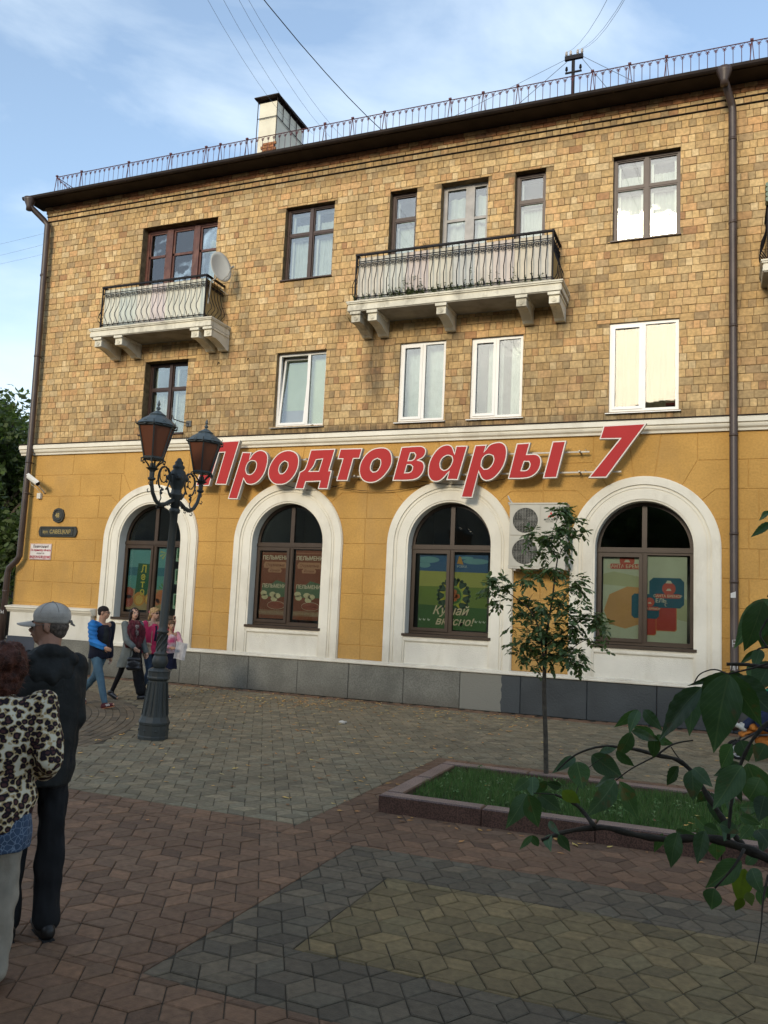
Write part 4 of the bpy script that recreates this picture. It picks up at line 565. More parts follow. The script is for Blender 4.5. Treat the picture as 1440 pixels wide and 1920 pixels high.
# --- upper windows
def frame_rect(mb, x0, x1, z0, z1, y0, y1, t, mi=0): mb.prism([(x0, z0), (x1, z0), (x1, z1), (x0, z1)], y0, y1, mi, holes=[[(x0 + t, z0 + t), (x1 - t, z0 + t), (x1 - t, z1 - t), (x0 + t, z1 - t)]])
def curtain(name, x0, x1, z0, z1, y, m, par, waves=9, amp=.018, sag=0):
    mb = MB(); n = max(8, int((x1 - x0) * 40)); vs = []
    for i in range(n + 1):
        x = x0 + (x1 - x0) * i / n; yy = y + amp * math.sin(i / n * waves * 6.28) + amp * .5 * math.sin(i * 1.7)
        vs += [(x, yy, z0), (x, yy + .01, z1)]
    mb.add(vs, [(2 * i, 2 * i + 2, 2 * i + 3, 2 * i + 1) for i in range(n)]); return mb.build(name, m, par, smooth=True)
for x0, x1, z0, z1, kd, D in WIN:
    mb = MB(); glass = MB(); gl2 = None
    fm = {'triple': m_red_wood, 'door': mat('pale_grey_frame', (.42, .40, .38), .6, .1, 5)}.get(kd, m_brown if kd in ('brown', 'single', 'oldbrown') else m_pvc)
    if kd in ('brown', 'oldbrown'):
        frame_rect(mb, x0, x1, z0, z1, D, D + .09, .055); xm = (x0 + x1) / 2; mb.box(xm - .04, xm + .04, D - .012, D + .08, z0 + .05, z1 - .05)
        zt = z0 + (z1 - z0) * .64
        for a, b in ((x0 + .05, xm - .04), (xm + .04, x1 - .05)):
            mb.box(a, b, D + .01, D + .06, zt - .022, zt + .022)
            glass.box(a, b, D + .045, D + .049, z0 + .05, z1 - .05)
            frame_rect(mb, a, b, z0 + .05, zt - .02, D + .02, D + .05, .028); frame_rect(mb, a, b, zt + .02, z1 - .05, D + .02, D + .05, .028)
    elif kd == 'single':
        frame_rect(mb, x0, x1, z0, z1, D, D + .09, .07); zt = z1 - .62; mb.box(x0 + .06, x1 - .06, D + .01, D + .06, zt - .03, zt + .03)
        frame_rect(mb, x0 + .06, x1 - .06, zt + .02, z1 - .06, D + .02, D + .05, .035); frame_rect(mb, x0 + .06, x1 - .06, z0 + .5, zt - .02, D + .02, D + .05, .035); mb.box(x0 + .06, x1 - .06, D + .02, D + .05, z0, z0 + .5)
        glass.box(x0 + .06, x1 - .06, D + .045, D + .049, z0 + .5, z1 - .06)
    elif kd == 'triple':
        frame_rect(mb, x0, x1, z0, z1, D, D + .1, .08); ws = x1 - x0
        a1, a2 = x0 + .62, x0 + .80; b1, b2 = x0 + 1.44, x0 + 1.60
        mb.box(a1, a2, D - .02, D + .1, z0, z1 - .05); mb.box(b1, b2, D - .02, D + .1, z0, z1 - .05)
        for a, b, zz in ((x0 + .07, a1, z0 + .55), (a2, b1, z0 + .3), (b2, x1 - .07, z0 + .55)):
            frame_rect(mb, a, b, zz, z1 - .07, D + .02, D + .06, .05); mb.box(a, b, D + .02, D + .06, z1 - .74, z1 - .68); mb.box(a, b, D + .02, D + .06, z0, zz + .02); glass.box(a, b, D + .045, D + .049, zz, z1 - .07)
    elif kd == 'door':
        frame_rect(mb, x0, x1, z0, z1, D + .1, D + .18, .09); xm = (x0 + x1) / 2 + .08; mb.box(xm - .10, xm + .10, D + .09, D + .18, z0, z1 - .05)
        for a, b in ((x0 + .09, xm - .1), (xm + .1, x1 - .09)): mb.box(a, b, D + .1, D + .14, z1 - .82, z1 - .76); glass.box(a, b, D + .13, D + .134, z0 + .2, z1 - .09)
    else:
        t = .062; frame_rect(mb, x0, x1, z0, z1, D, D + .07, t)
        split = {'pvc': .52, 'pvc2': .50, 'bright': .50, 'tilt': .62}[kd]; xm = x0 + (x1 - x0) * split; mb.box(xm - .035, xm + .035, D - .004, D + .07, z0 + t, z1 - t)
        if kd != 'tilt': frame_rect(mb, x0 + t - .01, xm - .03, z0 + t - .01, z1 - t + .01, D - .018, D + .05, .055); glass.box(x0 + t + .04, xm - .05, D + .03, D + .034, z0 + .1, z1 - .1)
        glass.box(xm + .03, x1 - t, D + .03, D + .034, z0 + t, z1 - t)
    wo_ = mb.build('window', fm, bld)
    if kd == 'tilt':
        # left sash tilted inwards at the top
        sb = MB(); frame_rect(sb, x0 + .055, xm - .03, 0, z1 - z0 - .11, -.012, .045, .055); sb_o = sb.build('tilted_sash', m_pvc, wo_); sb_o.location = (0, D, z0 + .055); sb_o.rotation_euler = (-R(6), 0, 0)
        gb = MB(); gb.box(x0 + .11, xm - .08, .015, .019, .05, z1 - z0 - .16); go = gb.build('glass', g_flat, wo_); go.location = (0, D, z0 + .055); go.rotation_euler = (-R(6), 0, 0)
    glass.build('glass', g_bright if kd == 'bright' else g_flat, wo_)
    # room box behind
    rm = MB(); a, b, ya, yb, c0, c1 = x0 - .25, x1 + .25, .41, 2.2, z0 - .2, z1 + .25
    rm.add([(a, ya, c0), (b, ya, c0), (b, ya, c1), (a, ya, c1), (a, yb, c0), (b, yb, c0), (b, yb, c1), (a, yb, c1)], [(4, 5, 6, 7), (0, 1, 5, 4), (1, 2, 6, 5), (2, 3, 7, 6), (3, 0, 4, 7)]); rm.build('interior', m_room if kd != 'bright' else m_dark, wo_)
    # inner second frame of the old double windows
    if kd in ('brown', 'oldbrown', 'single', 'triple'):
        im = MB(); xs_ = [x0, x1] if kd == 'single' else ([x0, (x0 + x1) / 2, x1] if kd != 'triple' else [x0, x0 + .71, x0 + 1.52, x1])
        for a, b in zip(xs_, xs_[1:]): frame_rect(im, a + .05, b - .05, z0 + .05, z1 - .05, D + .16, D + .20, .07); im.box(a + .05, b - .05, D + .16, D + .2, z1 - .72, z1 - .64)
        im.build('inner_frame', m_pvc, wo_)
    sl = MB()
    if kd in ('pvc', 'pvc2', 'tilt', 'bright'):
        sl.add([(x0 - .06, -.07, z0 - .035), (x1 + .04, -.07, z0 - .035), (x1 + .04, D, z0 + .0), (x0 - .06, D, z0 + .0), (x0 - .06, -.07, z0 - .05), (x1 + .04, -.07, z0 - .05), (x1 + .04, D, z0 - .02), (x0 - .06, D, z0 - .02)], [(0, 1, 2, 3), (4, 7, 6, 5), (0, 4, 5, 1), (1, 5, 6, 2), (2, 6, 7, 3), (3, 7, 4, 0)]); sl.build('sill', m_pvc if kd != 'tilt' else m_sill, wo_)
    elif kd in ('brown', 'oldbrown'):
        sl.box(x0 - .04, x1 + .02, -.05, D, z0 - .03, z0 - .005); sl.build('sill', m_brown, wo_)
    yc = D + .24
    if kd == 'brown': curtain('curtain', x0 + .05, x1 - .05, z0, z1 - .3, yc, m_curt, wo_, 14)
    if kd == 'single': curtain('curtain', x0 + .05, x1 - .05, z0, z1 - .5, yc, m_curt, wo_, 7)
    if kd == 'oldbrown': curtain('curtain', x0 + .05, x1 - .05, z0, z1 - .55, yc, m_curt2, wo_, 8, .03)
    if kd == 'door': curtain('curtain', x0 + .04, x1 - .04, z0, z1 - .2, D + .3, m_curt, wo_, 5, .03)
    if kd == 'triple': curtain('curtain', x0 + .1, x0 + .5, z0, z1 - .45, yc + .1, m_curt, wo_, 4, .02); curtain('curtain', x1 - .55, x1 - .12, z0, z1 - .3, yc + .1, m_curt, wo_, 4, .02)
    if kd == 'pvc': curtain('curtain', x0 + .04, x1 - .04, z0, z1, yc, m_curt, wo_, 5, .01)
    if kd == 'pvc2': curtain('curtain', x0 + .3, x0 + .62, z0, z1, yc, m_curt, wo_, 3, .015); curtain('curtain', x1 - .3, x1 - .04, z0, z1, yc, m_curt, wo_, 3, .015)
    if kd == 'tilt':
        b_ = MB(); b_.box(x0 + .05, xm, D + .26, D + .265, z0 + .45, z1); b_.box(xm, x1 - .03, D + .20, D + .205, z0, z1); b_.build('blind', m_blind, wo_); b_ = MB(); b_.box(x0 + .05, xm, D + .26, D + .265, z0, z0 + .45); b_.build('blind', m_blindl, wo_)
    if kd == 'bright': curtain('curtain', x0 + .04, x1 - .04, z0, z1, yc, m_curt2, wo_, 8, .02)

# ------------------------------------------------------------------ balconies
def balcony(x0, x1, brackets, rx0, rx1, slab_top=8.33, depth=.82, bulge=.13, n=None, panel=((.62, .60, .52),), label=None, sidecol=(.42, .32, .15)):
    root = empty('balcony', ((x0 + x1) / 2, 0, slab_top), parent=bld)
    if label: root['label'] = label
    zt = slab_top; zb = slab_top - .22
    mb = MB()
    # moulded slab edge: three stepped layers
    for (o_, a, b) in ((0, zt - .03, zt), (.015, zt - .06, zt - .03), (.04, zt - .10, zt - .06), (.03, zb + .02, zt - .10)):
        ch_ = .0
        mb.box(x0 + o_, x1 - o_, -depth + o_, .0, a, b)
    sl_ = mb.build('slab', m_balc, root)
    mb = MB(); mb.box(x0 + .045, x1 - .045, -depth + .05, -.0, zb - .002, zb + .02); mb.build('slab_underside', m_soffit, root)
    for bx, wd in brackets:
        m_ = MB(); hw = wd / 2
        # side profile in (y, z), scroll-like console
        prof = [(0, zb), (-depth + .06, zb), (-depth + .06, zb - .05), (-depth + .085, zb - .07), (-depth + .085, zb - .215), (-depth + .14, zb - .225), (-depth + .26, zb - .215), (-depth + .42, zb - .245), (-.18, zb - .32), (-.12, zb - .36), (0, zb - .36)]
        m_.prism(prof, bx - hw, bx + hw, ax='x', side=0); m_.box(bx - hw - .02, bx + hw + .02, -depth + .04, -.05, zb - .055, zb)
        bo = m_.build('bracket', m_balc, root)
        m_ = MB(); f = -depth + .085
        m_.tube([(bx, f - .008, zb - .145), (bx, f, zb - .145)], .05, 14)
        m_.tube([(bx + .036 * math.cos(t), f - .013, zb - .145 + .036 * math.sin(t)) for t in [i * math.pi / 6 for i in range(13)]], .006, 4); m_.ball((bx, f - .012, zb - .145), .012, 6, 4); m_.build('rosette', m_balc, bo)
    # railing
    ry = -depth + .07; tz_ = slab_top + 1.03; z2 = tz_ - .15; zk = tz_ - .26; zl = slab_top + .09
    rl = empty('railing', ((rx0 + rx1) / 2, ry, slab_top), parent=root)
    mb = MB(); corners = [(rx0, -.02), (rx0, ry), (rx1, ry), (rx1, -.02)]
    mb.box(rx0 - .02, rx1 + .02, ry - .025, ry + .025, tz_ - .02, tz_ + .02)
    for xx in (rx0, rx1): mb.box(xx - .025, xx + .025, ry, 0, tz_ - .02, tz_ + .02)
    for zz, r_ in ((z2, .012), (zl, .014)):
        mb.tube([(a, b, zz) for a, b in corners], r_, 4)
    for xx in (rx0, rx1): mb.box(xx - .014, xx + .014, ry - .014, ry + .014, slab_top, tz_)
    mb.build('rail_frame', m_iron, rl)
    bars = MB()
    def bar(px_, py_, ox, oy, keyx, keyy):
        # bulging pot-bellied bar leaning outwards (ox, oy = outward direction)
        pr = [(0, tz_), (0, z2), (.0, zk), (.012, zk - .12), (.05, zk - .26), (.10, zk - .38), (bulge, zk - .47), (bulge - .005, zk - .54), (.08, zk - .60), (.03, zl - .01), (.01, zl - .03), (-.015, zl + .0), (-.01, zl + .06)]
        bars.tube([(px_ + ox * a, py_ + oy * a, z) for a, z in pr], .0095, 4)
        # greek key beside each bar
        s = .078; k = [(-.5, .5), (-.5, .95), (.45, .95), (.45, .15), (-.2, .15), (-.2, .62), (.15, .62), (.15, .45)]
        c0 = (px_ + keyx * .07, py_ + keyy * .07)
        bars.tube([(c0[0] + keyx * a * s, c0[1] + keyy * a * s, zk + .03 + (b - .5) * s) for a, b in k], .0105, 4)
        bars.tube([(c0[0] - keyx * .07, c0[1] - keyy * .07, zk + .03), (c0[0] - keyx * .040, c0[1] - keyy * .040, zk + .03)], .009, 4); bars.tube([(c0[0] + keyx * .036, c0[1] + keyy * .036, zk + .035), (c0[0] + keyx * .075, c0[1] + keyy * .075, zk + .035)], .009, 4)
    nn = n or round((rx1 - rx0) / .143)
    for i in range(nn): bar(rx0 + .02 + (rx1 - rx0 - .04) * (i + .3) / nn, ry, 0, -1, 1, 0)
    for i in range(5):
        yy = ry + .06 + (-.08 - ry) * i / 5; bar(rx1, yy, 1, 0, 0, 1); bar(rx0, yy, -1, 0, 0, 1)
    bars.build('railing_bars', m_iron, rl)['kind'] = 'stuff'
    # sheets fixed inside the railing
    x = rx0 + .03; i = 0
    while x < rx1 - .05:
        wd = min(random.uniform(.38, .62), rx1 - .03 - x); pb = MB(); pb.box(x, x + wd - .004, ry + .045 + (i % 2) * .004, ry + .052 + (i % 2) * .004, slab_top + .02, tz_ - .05)
        c = panel[i % len(panel)]; pb.build('balcony_panel', mat('painted_sheet_%d' % (hash(c) % 9973), c, .8, .06, 3, stain=(.40, .38, .33), sscale=2.5, samt=.5), root); x += wd; i += 1
    for xx in (rx0 + .04, rx1 - .045): pb = MB(); pb.box(xx, xx + .006, ry + .06, -.01, slab_top + .02, tz_ - .06); pb.build('balcony_side_panel', mat('ochre_side_sheet', sidecol, .8, .1, 3, stain=(.2, .17, .10), sscale=3, samt=.6), root)
    return root
PA = ((.66, .65, .55), (.60, .64, .58), (.68, .65, .57), (.66, .58, .56), (.66, .65, .55))
PC = ((.62, .58, .50), (.60, .60, .54), (.62, .54, .50), (.63, .60, .50), (.56, .57, .54), (.64, .59, .52), (.62, .55, .50), (.66, .60, .48))
balcony(-14.27, -10.74, [(-14.02, .20), (-13.40, .20), (-11.22, .20), (-10.87, .20)], -13.98, -11.0, panel=PA, bulge=.15, n=19, label='shorter balcony with cream sheets, under the triple window')
balcony(-7.38, -2.80, [(-7.17, .20), (-6.79, .20), (-5.27, .20), (-3.62, .20), (-2.98, .20)], -7.21, -3.02, panel=PC, bulge=.09, n=30, label='long balcony with pale sheets and weeds growing along its edge')
balcony(.66, 3.9, [(.94, .24), (1.6, .2), (3.0, .2), (3.6, .2)], .78, 3.7, slab_top=8.30, panel=((.10, .16, .08), (.6, .6, .52)), bulge=.12, sidecol=(.05, .09, .05), label='balcony cut off by the right edge of the photo')

# ------------------------------------------------------------------ drainpipes
def pipe(pts, r, collars, funnel):
    mb = MB(); mb.tube(pts, r, 14)
    for x, y, z in collars: mb.tube([(x, y, z - .025), (x, y, z + .025)], r * 1.1, 14); mb.box(x - .012, x + .012, y, .02, z - .012, z + .012)
    fx, fy, fz = funnel; mb.lathe([(r * .98, 0), (r, .10), (r * 1.9, .26), (r * 2.0, .33)], (fx, fy, fz - .33), 14)
    return mb.build('drainpipe', m_pipe, bld, smooth=True)
pipe([(.07, -.56, 12.18), (.07, -.56, 11.98), (.20, -.17, 11.72), (.215, -.15, 11.6), (.215, -.15, .95), (.215, -.22, .70), (.215, -.24, .25), (.215, -.36, .12)], .072, [(.215, -.15, z) for z in (11.0, 9.35, 7.35, 5.3, 3.5, 2.64, 1.2)], (.07, -.56, 12.2))
pipe([(-16.86, -.56, 12.18), (-16.86, -.56, 12.0), (-16.68, -.2, 11.74), (-16.57, -.17, 11.6), (-16.44, -.17, 5.8), (-16.43, -.19, 2.80), (-16.52, -.19, 2.66), (-16.72, -.2, 2.50), (-16.76, -.2, 2.36), (-16.77, -.2, .2)], .076, [(-16.55, -.17, 10.2), (-16.49, -.17, 8.0), (-16.44, -.17, 5.2), (-16.43, -.17, 4.4), (-16.77, -.2, 1.9)], (-16.86, -.56, 12.2))
mb = MB()
mb.prism([(.155, 2.36), (.24, 2.36), (.24, 2.47), (.155, 2.44)], -.226, -.223)
for pts in ([(.19, 1.50), (.185, 1.62), (.235, 1.62)], [(.19, 1.56), (.225, 1.565)], [(.15, 1.2), (.15, 1.1), (.16, 1.2), (.2, 1.2), (.19, 1.1), (.22, 1.1), (.22, 1.2), (.26, 1.21), (.26, 1.12)], [(.17, 1.06), (.25, 1.06)]): mb.tube([(a, -.2235, b) for a, b in pts], .006, 4)
mb.build('pipe_sticker', mat('white_scribble', (.6, .6, .58), .7), bld)
mb = MB(); text(mb, 'ты', -16.86, -.285, 1.34, .16); mb.build('pipe_scribble', mat('white_scribble', (.6, .6, .58), .7), bld)
# raised white pedestal at the left corner
mb = MB(); mb.box(-16.6, -14.05, -.15, -.002, .805, 1.40); pd = mb.build('pedestal', m_whitelime, bld)
mb = MB(); mb.prism([(0, 1.40), (-.16, 1.40), (-.18, 1.43), (-.21, 1.46), (-.22, 1.50), (-.25, 1.51), (-.25, 1.545), (0, 1.575)], -16.7, -14.0, ax='x'); mb.build('pedestal_cap', m_white, pd)
mb = MB(); mb.box(-16.6, -15.7, -.18, -.09, 0, .80); mb.build('pedestal_base', mat('blue_grey_slab', (.05, .058, .075), .8, .1, 2), pd); mb = MB(); mb.box(-15.69, -13.98, -.18, -.09, 0, .80); mb.build('pedestal_base', m_granite, pd)
# ================================================================== ground and pavement
m_ground = mat('dark_joint_sand', (.060, .050, .034), .95, .2, 3, bump=.4, bscale=60)
mb = MB(); mb.add([(-300, -300, -.022), (300, -300, -.022), (300, 300, -.022), (-300, 300, -.022)], [(0, 1, 2, 3)]); tag(mb.build('ground', m_ground), kind='structure')
pave = MB(); pave.add([(-40, -22, -.008), (6, -22, -.008), (6, -.08, -.008), (-40, -.08, -.008)], [(0, 1, 2, 3)]); pave = pave.build('pavement', m_ground); tag(pave, kind='structure')
def pm(nm, base, per):
    r, g, b = base; st = [(0, base), (.25, (r * .86, g * .87, b * .86)), (.5, (r * 1.12, g * 1.1, b * 1.06)), (.72, (r * .95, g * 1.0, b * 1.02)), (.9, (r * .74, g * .76, b * .78))]
    return ramp_mat(nm + '_' + per, st, per, rough=.8, bump=.55, bscale=90, cloud=.28, stain=(r * .5, g * .5, b * .5), samt=.6, spec=.35, sscale=.7, zs=1)
PC_ = {'grey': (.228, .184, .114), 'red': (.188, .105, .060), 'slate': (.126, .098, .064), 'yellow': (.178, .128, .060), 'brown': (.155, .115, .072)}
PMI = {k: pm(k + '_paver', v, 'island') for k, v in PC_.items()}; PMO = {k: pm(k + '_paver', v, 'object') for k, v in PC_.items()}
ZONES = [  # colour, x0, x1, y0, y1  (side by side, never overlapping)
    ('grey', -24, -3.42, -9.52, -.50), ('grey', -3.42, 6, -5.60, -.50), ('red', -24, 6, -.50, -.09),
    ('red', -3.42, -3.0, -9.83, -5.60), ('red', -3.0, 6, -6.62, -5.60), ('red', -3.0, 6, -9.83, -8.70),
    ('red', -24, -3.42, -9.83, -9.52), ('red', -24, -2.74, -12.50, -9.83), ('red', -24, 6, -15.5, -12.50),
    ('slate', -2.74, 6, -10.45, -9.83), ('slate', -2.74, 6, -12.50, -11.87), ('slate', -2.74, -2.21, -11.87, -10.45), ('yellow', -2.21, 6, -11.87, -10.45)]
s_ = .2915 / math.sqrt(3); X0, Y0 = -.435, -11.253; G_ = .0027
def paver_geo(mb, poly, z):
    n = len(poly); a = inset(poly, G_); b = inset(poly, G_ + .006); t0, t1, t2 = (random.uniform(-.003, .003) for _ in range(3)); cx = sum(q[0] for q in poly) / n; cy = sum(q[1] for q in poly) / n
    zf = lambda p_: z + (p_[0] - cx) * t0 * 4 + (p_[1] - cy) * t1 * 4
    vs = [(q[0], q[1], -.013) for q in a] + [(q[0], q[1], zf(q) - .005) for q in a] + [(q[0], q[1], zf(q)) for q in b]
    fs = [tuple(range(2 * n, 3 * n))]
    for i in range(n): j = (i + 1) % n; fs.append((i, j, n + j, n + i)); fs.append((n + i, n + j, 2 * n + j, 2 * n + i))
    mb.add(vs, fs)
stuff = {k: MB() for k in PC_}; cand = []
CAM = Vector((0, -16.229, 1.9))
def inview(x, y):
    d = Vector((x, y, 0)) - CAM; z = d.dot(cf)
    if z < .5: return False
    u, v = 720 + 1560 * d.dot(cr) / z, 960 - 1560 * d.dot(cu) / z
    return -420 < u < 1900 and v < 2250
def in_ring(x, y): return (x + 14) ** 2 + (y + 9) ** 2 < 6.72 ** 2 and y > -9.4
ai = int(26 / .2525)
for i in range(-ai, 30):
    for j in range(-18, 44):
        px_ = X0 + i * .25245; py_ = Y0 + j * .2915 + (i % 2) * .14575
        if not (-21 < px_ < 5 and -14 < py_ < -.05): continue
        if not inview(px_, py_): continue
        for a0 in (0, 120, 240):
            c0, c1 = R(a0), R(a0 + 60); A = (px_, py_); B = (px_ + s_ * math.cos(c0), py_ + s_ * math.sin(c0)); D_ = (px_ + s_ * math.cos(c1), py_ + s_ * math.sin(c1)); C_ = (B[0] + D_[0] - px_, B[1] + D_[1] - py_)
            poly = [A, B, C_, D_]; mx_ = (B[0] + D_[0]) / 2; my_ = (B[1] + D_[1]) / 2
            if in_ring(mx_, my_): continue
            full = area(poly)
            for col, x0, x1, y0, y1 in ZONES:
                if mx_ < x0 - .3 or mx_ > x1 + .3 or my_ < y0 - .3 or my_ > y1 + .3: continue
                q = cliprect(poly, x0, x1, y0, y1)
                if len(q) < 3 or area(q) < .0012: continue
                whole = area(q) > full * .999
                cand.append((col, q, whole, a0, (px_, py_), (mx_ ** 2 + (my_ + 16.229) ** 2)))
cand.sort(key=lambda c: c[5] + (0 if c[2] else 1e6))
PV = {}
for col in PC_:
    for a0 in (0, 120, 240):
        l = []
        for k in range(2):
            m_ = MB(); c0, c1 = R(a0), R(a0 + 60); B = (s_ * math.cos(c0), s_ * math.sin(c0)); D_ = (s_ * math.cos(c1), s_ * math.sin(c1)); paver_geo(m_, [(0, 0), B, (B[0] + D_[0], B[1] + D_[1]), D_], 0); t_ = m_.build('paver_shape', PMO[col], fixn=False); l.append(t_.data); bpy.data.objects.remove(t_)
        PV[col, a0] = l
for k, (col, q, whole, a0, o_, d) in enumerate(cand):
    z = random.uniform(-.003, .003)
    if k < 300: link_mesh('paver', random.choice(PV[col, a0]), pave, (o_[0], o_[1], z))
    else: paver_geo(stuff[col], q, z)
# curved band of oblong pavers on the left
r = 6.70
while r > 2.0:
    th = -20.0; st = math.degrees(.215 / r); k = random.random()
    while th < 78:
        a, b = R(th + k * st), R(th + (k + 1) * st); q = [(-14 + r_ * math.cos(t), -9 + r_ * math.sin(t)) for r_, t in ((r, a), (r, b), (r - .108, b), (r - .108, a))][::-1]
        if all(p_[1] > -9.5 and p_[1] < -.55 for p_ in q) and inview(*q[0]): paver_geo(stuff['brown'], q, random.uniform(-.003, .003))
        th += st
    r -= .11
for col, m_ in stuff.items(): tag(m_.build(col + '_pavers', PMI[col], pave, fixn=False), kind='stuff')

# ------------------------------------------------------------------ planting bed: granite curb stones, soil, grass
m_curb = mat('polished_red_granite', (.14, .075, .055), .4, .12, 6, bump=.15, bscale=90, spec=.5, fine=.6)
m_curbt = mat('rough_red_granite_top', (.30, .205, .16), .7, .10, 4, bump=.35, bscale=90, spec=.3, fine=.4)
bed = empty('planting_bed', (-1, -7.7, 0), 'low rectangular lawn bed edged with speckled red granite kerb stones', 'planter')
def curb(x0, x1, y0, y1, h=.155):
    d = .004; ch = .012; m_ = MB(); a, b, c, e = x0 + d, x1 - d, y0 + d, y1 - d
    m_.add([(a, c, -.02), (b, c, -.02), (b, e, -.02), (a, e, -.02), (a, c, h - ch), (b, c, h - ch), (b, e, h - ch), (a, e, h - ch), (a + ch, c + ch, h), (b - ch, c + ch, h), (b - ch, e - ch, h), (a + ch, e - ch, h)], [(0, 3, 2, 1), (0, 1, 5, 4), (1, 2, 6, 5), (2, 3, 7, 6), (3, 0, 4, 7), (4, 5, 9, 8), (5, 6, 10, 9), (6, 7, 11, 10), (7, 4, 8, 11)]); m_.f.append((8, 9, 10, 11)); m_.m.append(1); m_.build('curb_stone', [m_curb, m_curbt], bed)
x = -3.0
while x < 5: curb(x, x + 1.0, -8.70, -8.52); curb(x, x + 1.0, -6.80, -6.62); x += 1.0
curb(-3.0, -2.82, -8.51, -7.66); curb(-3.0, -2.82, -7.65, -6.81)
mb = MB(); mb.add([(-2.82, -8.52, .09), (5, -8.52, .09), (5, -6.80, .09), (-2.82, -6.80, .09)], [(0, 1, 2, 3)]); mb.build('soil', mat('dark_soil', (.03, .035, .015), .95, .2, 8), bed)
mb = MB(); rg = random.Random(3)
for i in range(42000):
    x = rg.uniform(-2.81, 2.2); y = rg.uniform(-8.51, -6.81); nz_ = noise.noise((x * 2.2, y * 2.2, 0)); h = .035 + .055 * rg.random() * (1.1 + 1.3 * nz_)
    if nz_ < -.25 and rg.random() < .6: continue
    h = max(.02, h); a = rg.uniform(0, 6.28); wd = .0035; lx, ly = rg.gauss(0, .022), rg.gauss(0, .022)
    z0 = .088; c, s__ = math.cos(a) * wd, math.sin(a) * wd
    mb.add([(x - c, y - s__, z0), (x + c, y + s__, z0), (x + lx, y + ly, z0 + h)], [(0, 1, 2)])
gr = ramp_mat('grass_blades', [(0, (.085, .16, .035)), (.3, (.10, .19, .04)), (.6, (.075, .14, .035)), (.85, (.15, .19, .06)), (.97, (.16, .14, .05))], 'island', rough=.7, bump=0, cloud=.2)
tag(mb.build('grass', gr, fixn=False), 'short green lawn grass growing inside the granite edged bed', 'grass', kind='stuff')
mb = MB()
for i in range(70):
    x = rg.uniform(-2.7, 1.8); y = rg.uniform(-8.4, -6.9); h = rg.uniform(.09, .17); mb.tube([(x, y, .09), (x + rg.gauss(0, .01), y, .09 + h)], .002, 3)
    for k in range(5): a = rg.uniform(0, 6.28); z = .10 + h * rg.uniform(.1, .8); mb.add([(x, y, z), (x + .03 * math.cos(a + .4), y + .03 * math.sin(a + .4), z + .02), (x + .055 * math.cos(a), y + .055 * math.sin(a), z + .01), (x + .03 * math.cos(a - .4), y + .03 * math.sin(a - .4), z + .02)], [(0, 1, 2, 3)])
tag(mb.build('lawn_weeds', ramp_mat('broad_weed', [(0, (.09, .17, .05)), (.5, (.14, .20, .07)), (.8, (.10, .14, .05))], 'island', bump=0), fixn=False), 'taller broad-leaved weeds scattered through the lawn bed', 'weeds', kind='stuff')
# ------------------------------------------------------------------ fallen leaves
mb = MB(); rg = random.Random(8)
def fallen(x, y, z, s):
    a = rg.uniform(0, 6.28); c, q = math.cos(a), math.sin(a); L_ = s; W = s * .42; up = rg.uniform(.1, .4) * s
    pts = [(-L_, 0, 0), (-.3 * L_, W, up * .6), (.5 * L_, W * .7, up * .3), (L_, 0, up), (.5 * L_, -W * .7, up * .5), (-.3 * L_, -W, up * .2)]
    mb.add([(x + u * c - v * q, y + u * q + v * c, z + w_) for u, v, w_ in pts], [(0, 1, 2, 3), (0, 3, 4, 5)])
for i in range(1100):
    t = rg.random()
    if t < .55: x = rg.uniform(-11, -3); y = -.35 - abs(rg.gauss(0, 1.4)); 
    elif t < .68: x = rg.gauss(-7.6, .7); y = rg.gauss(-1.6, .5)
    elif t < .85: x = rg.uniform(-9, 2); y = rg.uniform(-5.4, -.4)
    else: x = rg.uniform(-8, -3); y = rg.uniform(-9, -4)
    if y > -.15 or (x > -3 and y < -5.6): continue
    fallen(x, y, .008, rg.uniform(.022, .045))
for i in range(26): fallen(rg.uniform(-3.2, 1), -8.78 - abs(rg.gauss(0, .08)), .006, rg.uniform(.02, .04))
for x, y in ((-4.56, -10.1), (-3.3, -8.9), (-2.0, -9.3), (-3.25, -7.5), (-1.2, -9.2), (-3.4, -6.3)): fallen(x, y, .008, .035)
for i in range(12): fallen(rg.uniform(-2.4, .6), rg.uniform(-8.4, -6.9), .15, .03)
lm = ramp_mat('fallen_leaf_colours', [(0, (.66, .36, .10)), (.3, (.55, .26, .09)), (.55, (.66, .46, .14)), (.75, (.22, .11, .05)), (.92, (.52, .42, .20))], 'island', rough=.7, bump=0)
tag(mb.build('fallen_leaves', lm, fixn=False), 'scattered yellow and brown fallen leaves on the grey pavers', 'leaves', kind='stuff')
mb = MB(); mb.ball((-5.75, -3.55, .02), .05, 8, 5, sc=(1.2, .8, .6)); mb.box(-5.74, -5.68, -3.6, -3.5, .01, .035)
tag(mb.build('litter', mat('crumpled_paper', (.55, .52, .46), .9)), 'small crumpled white paper lying on the pavers in front of the second arch', 'litter')

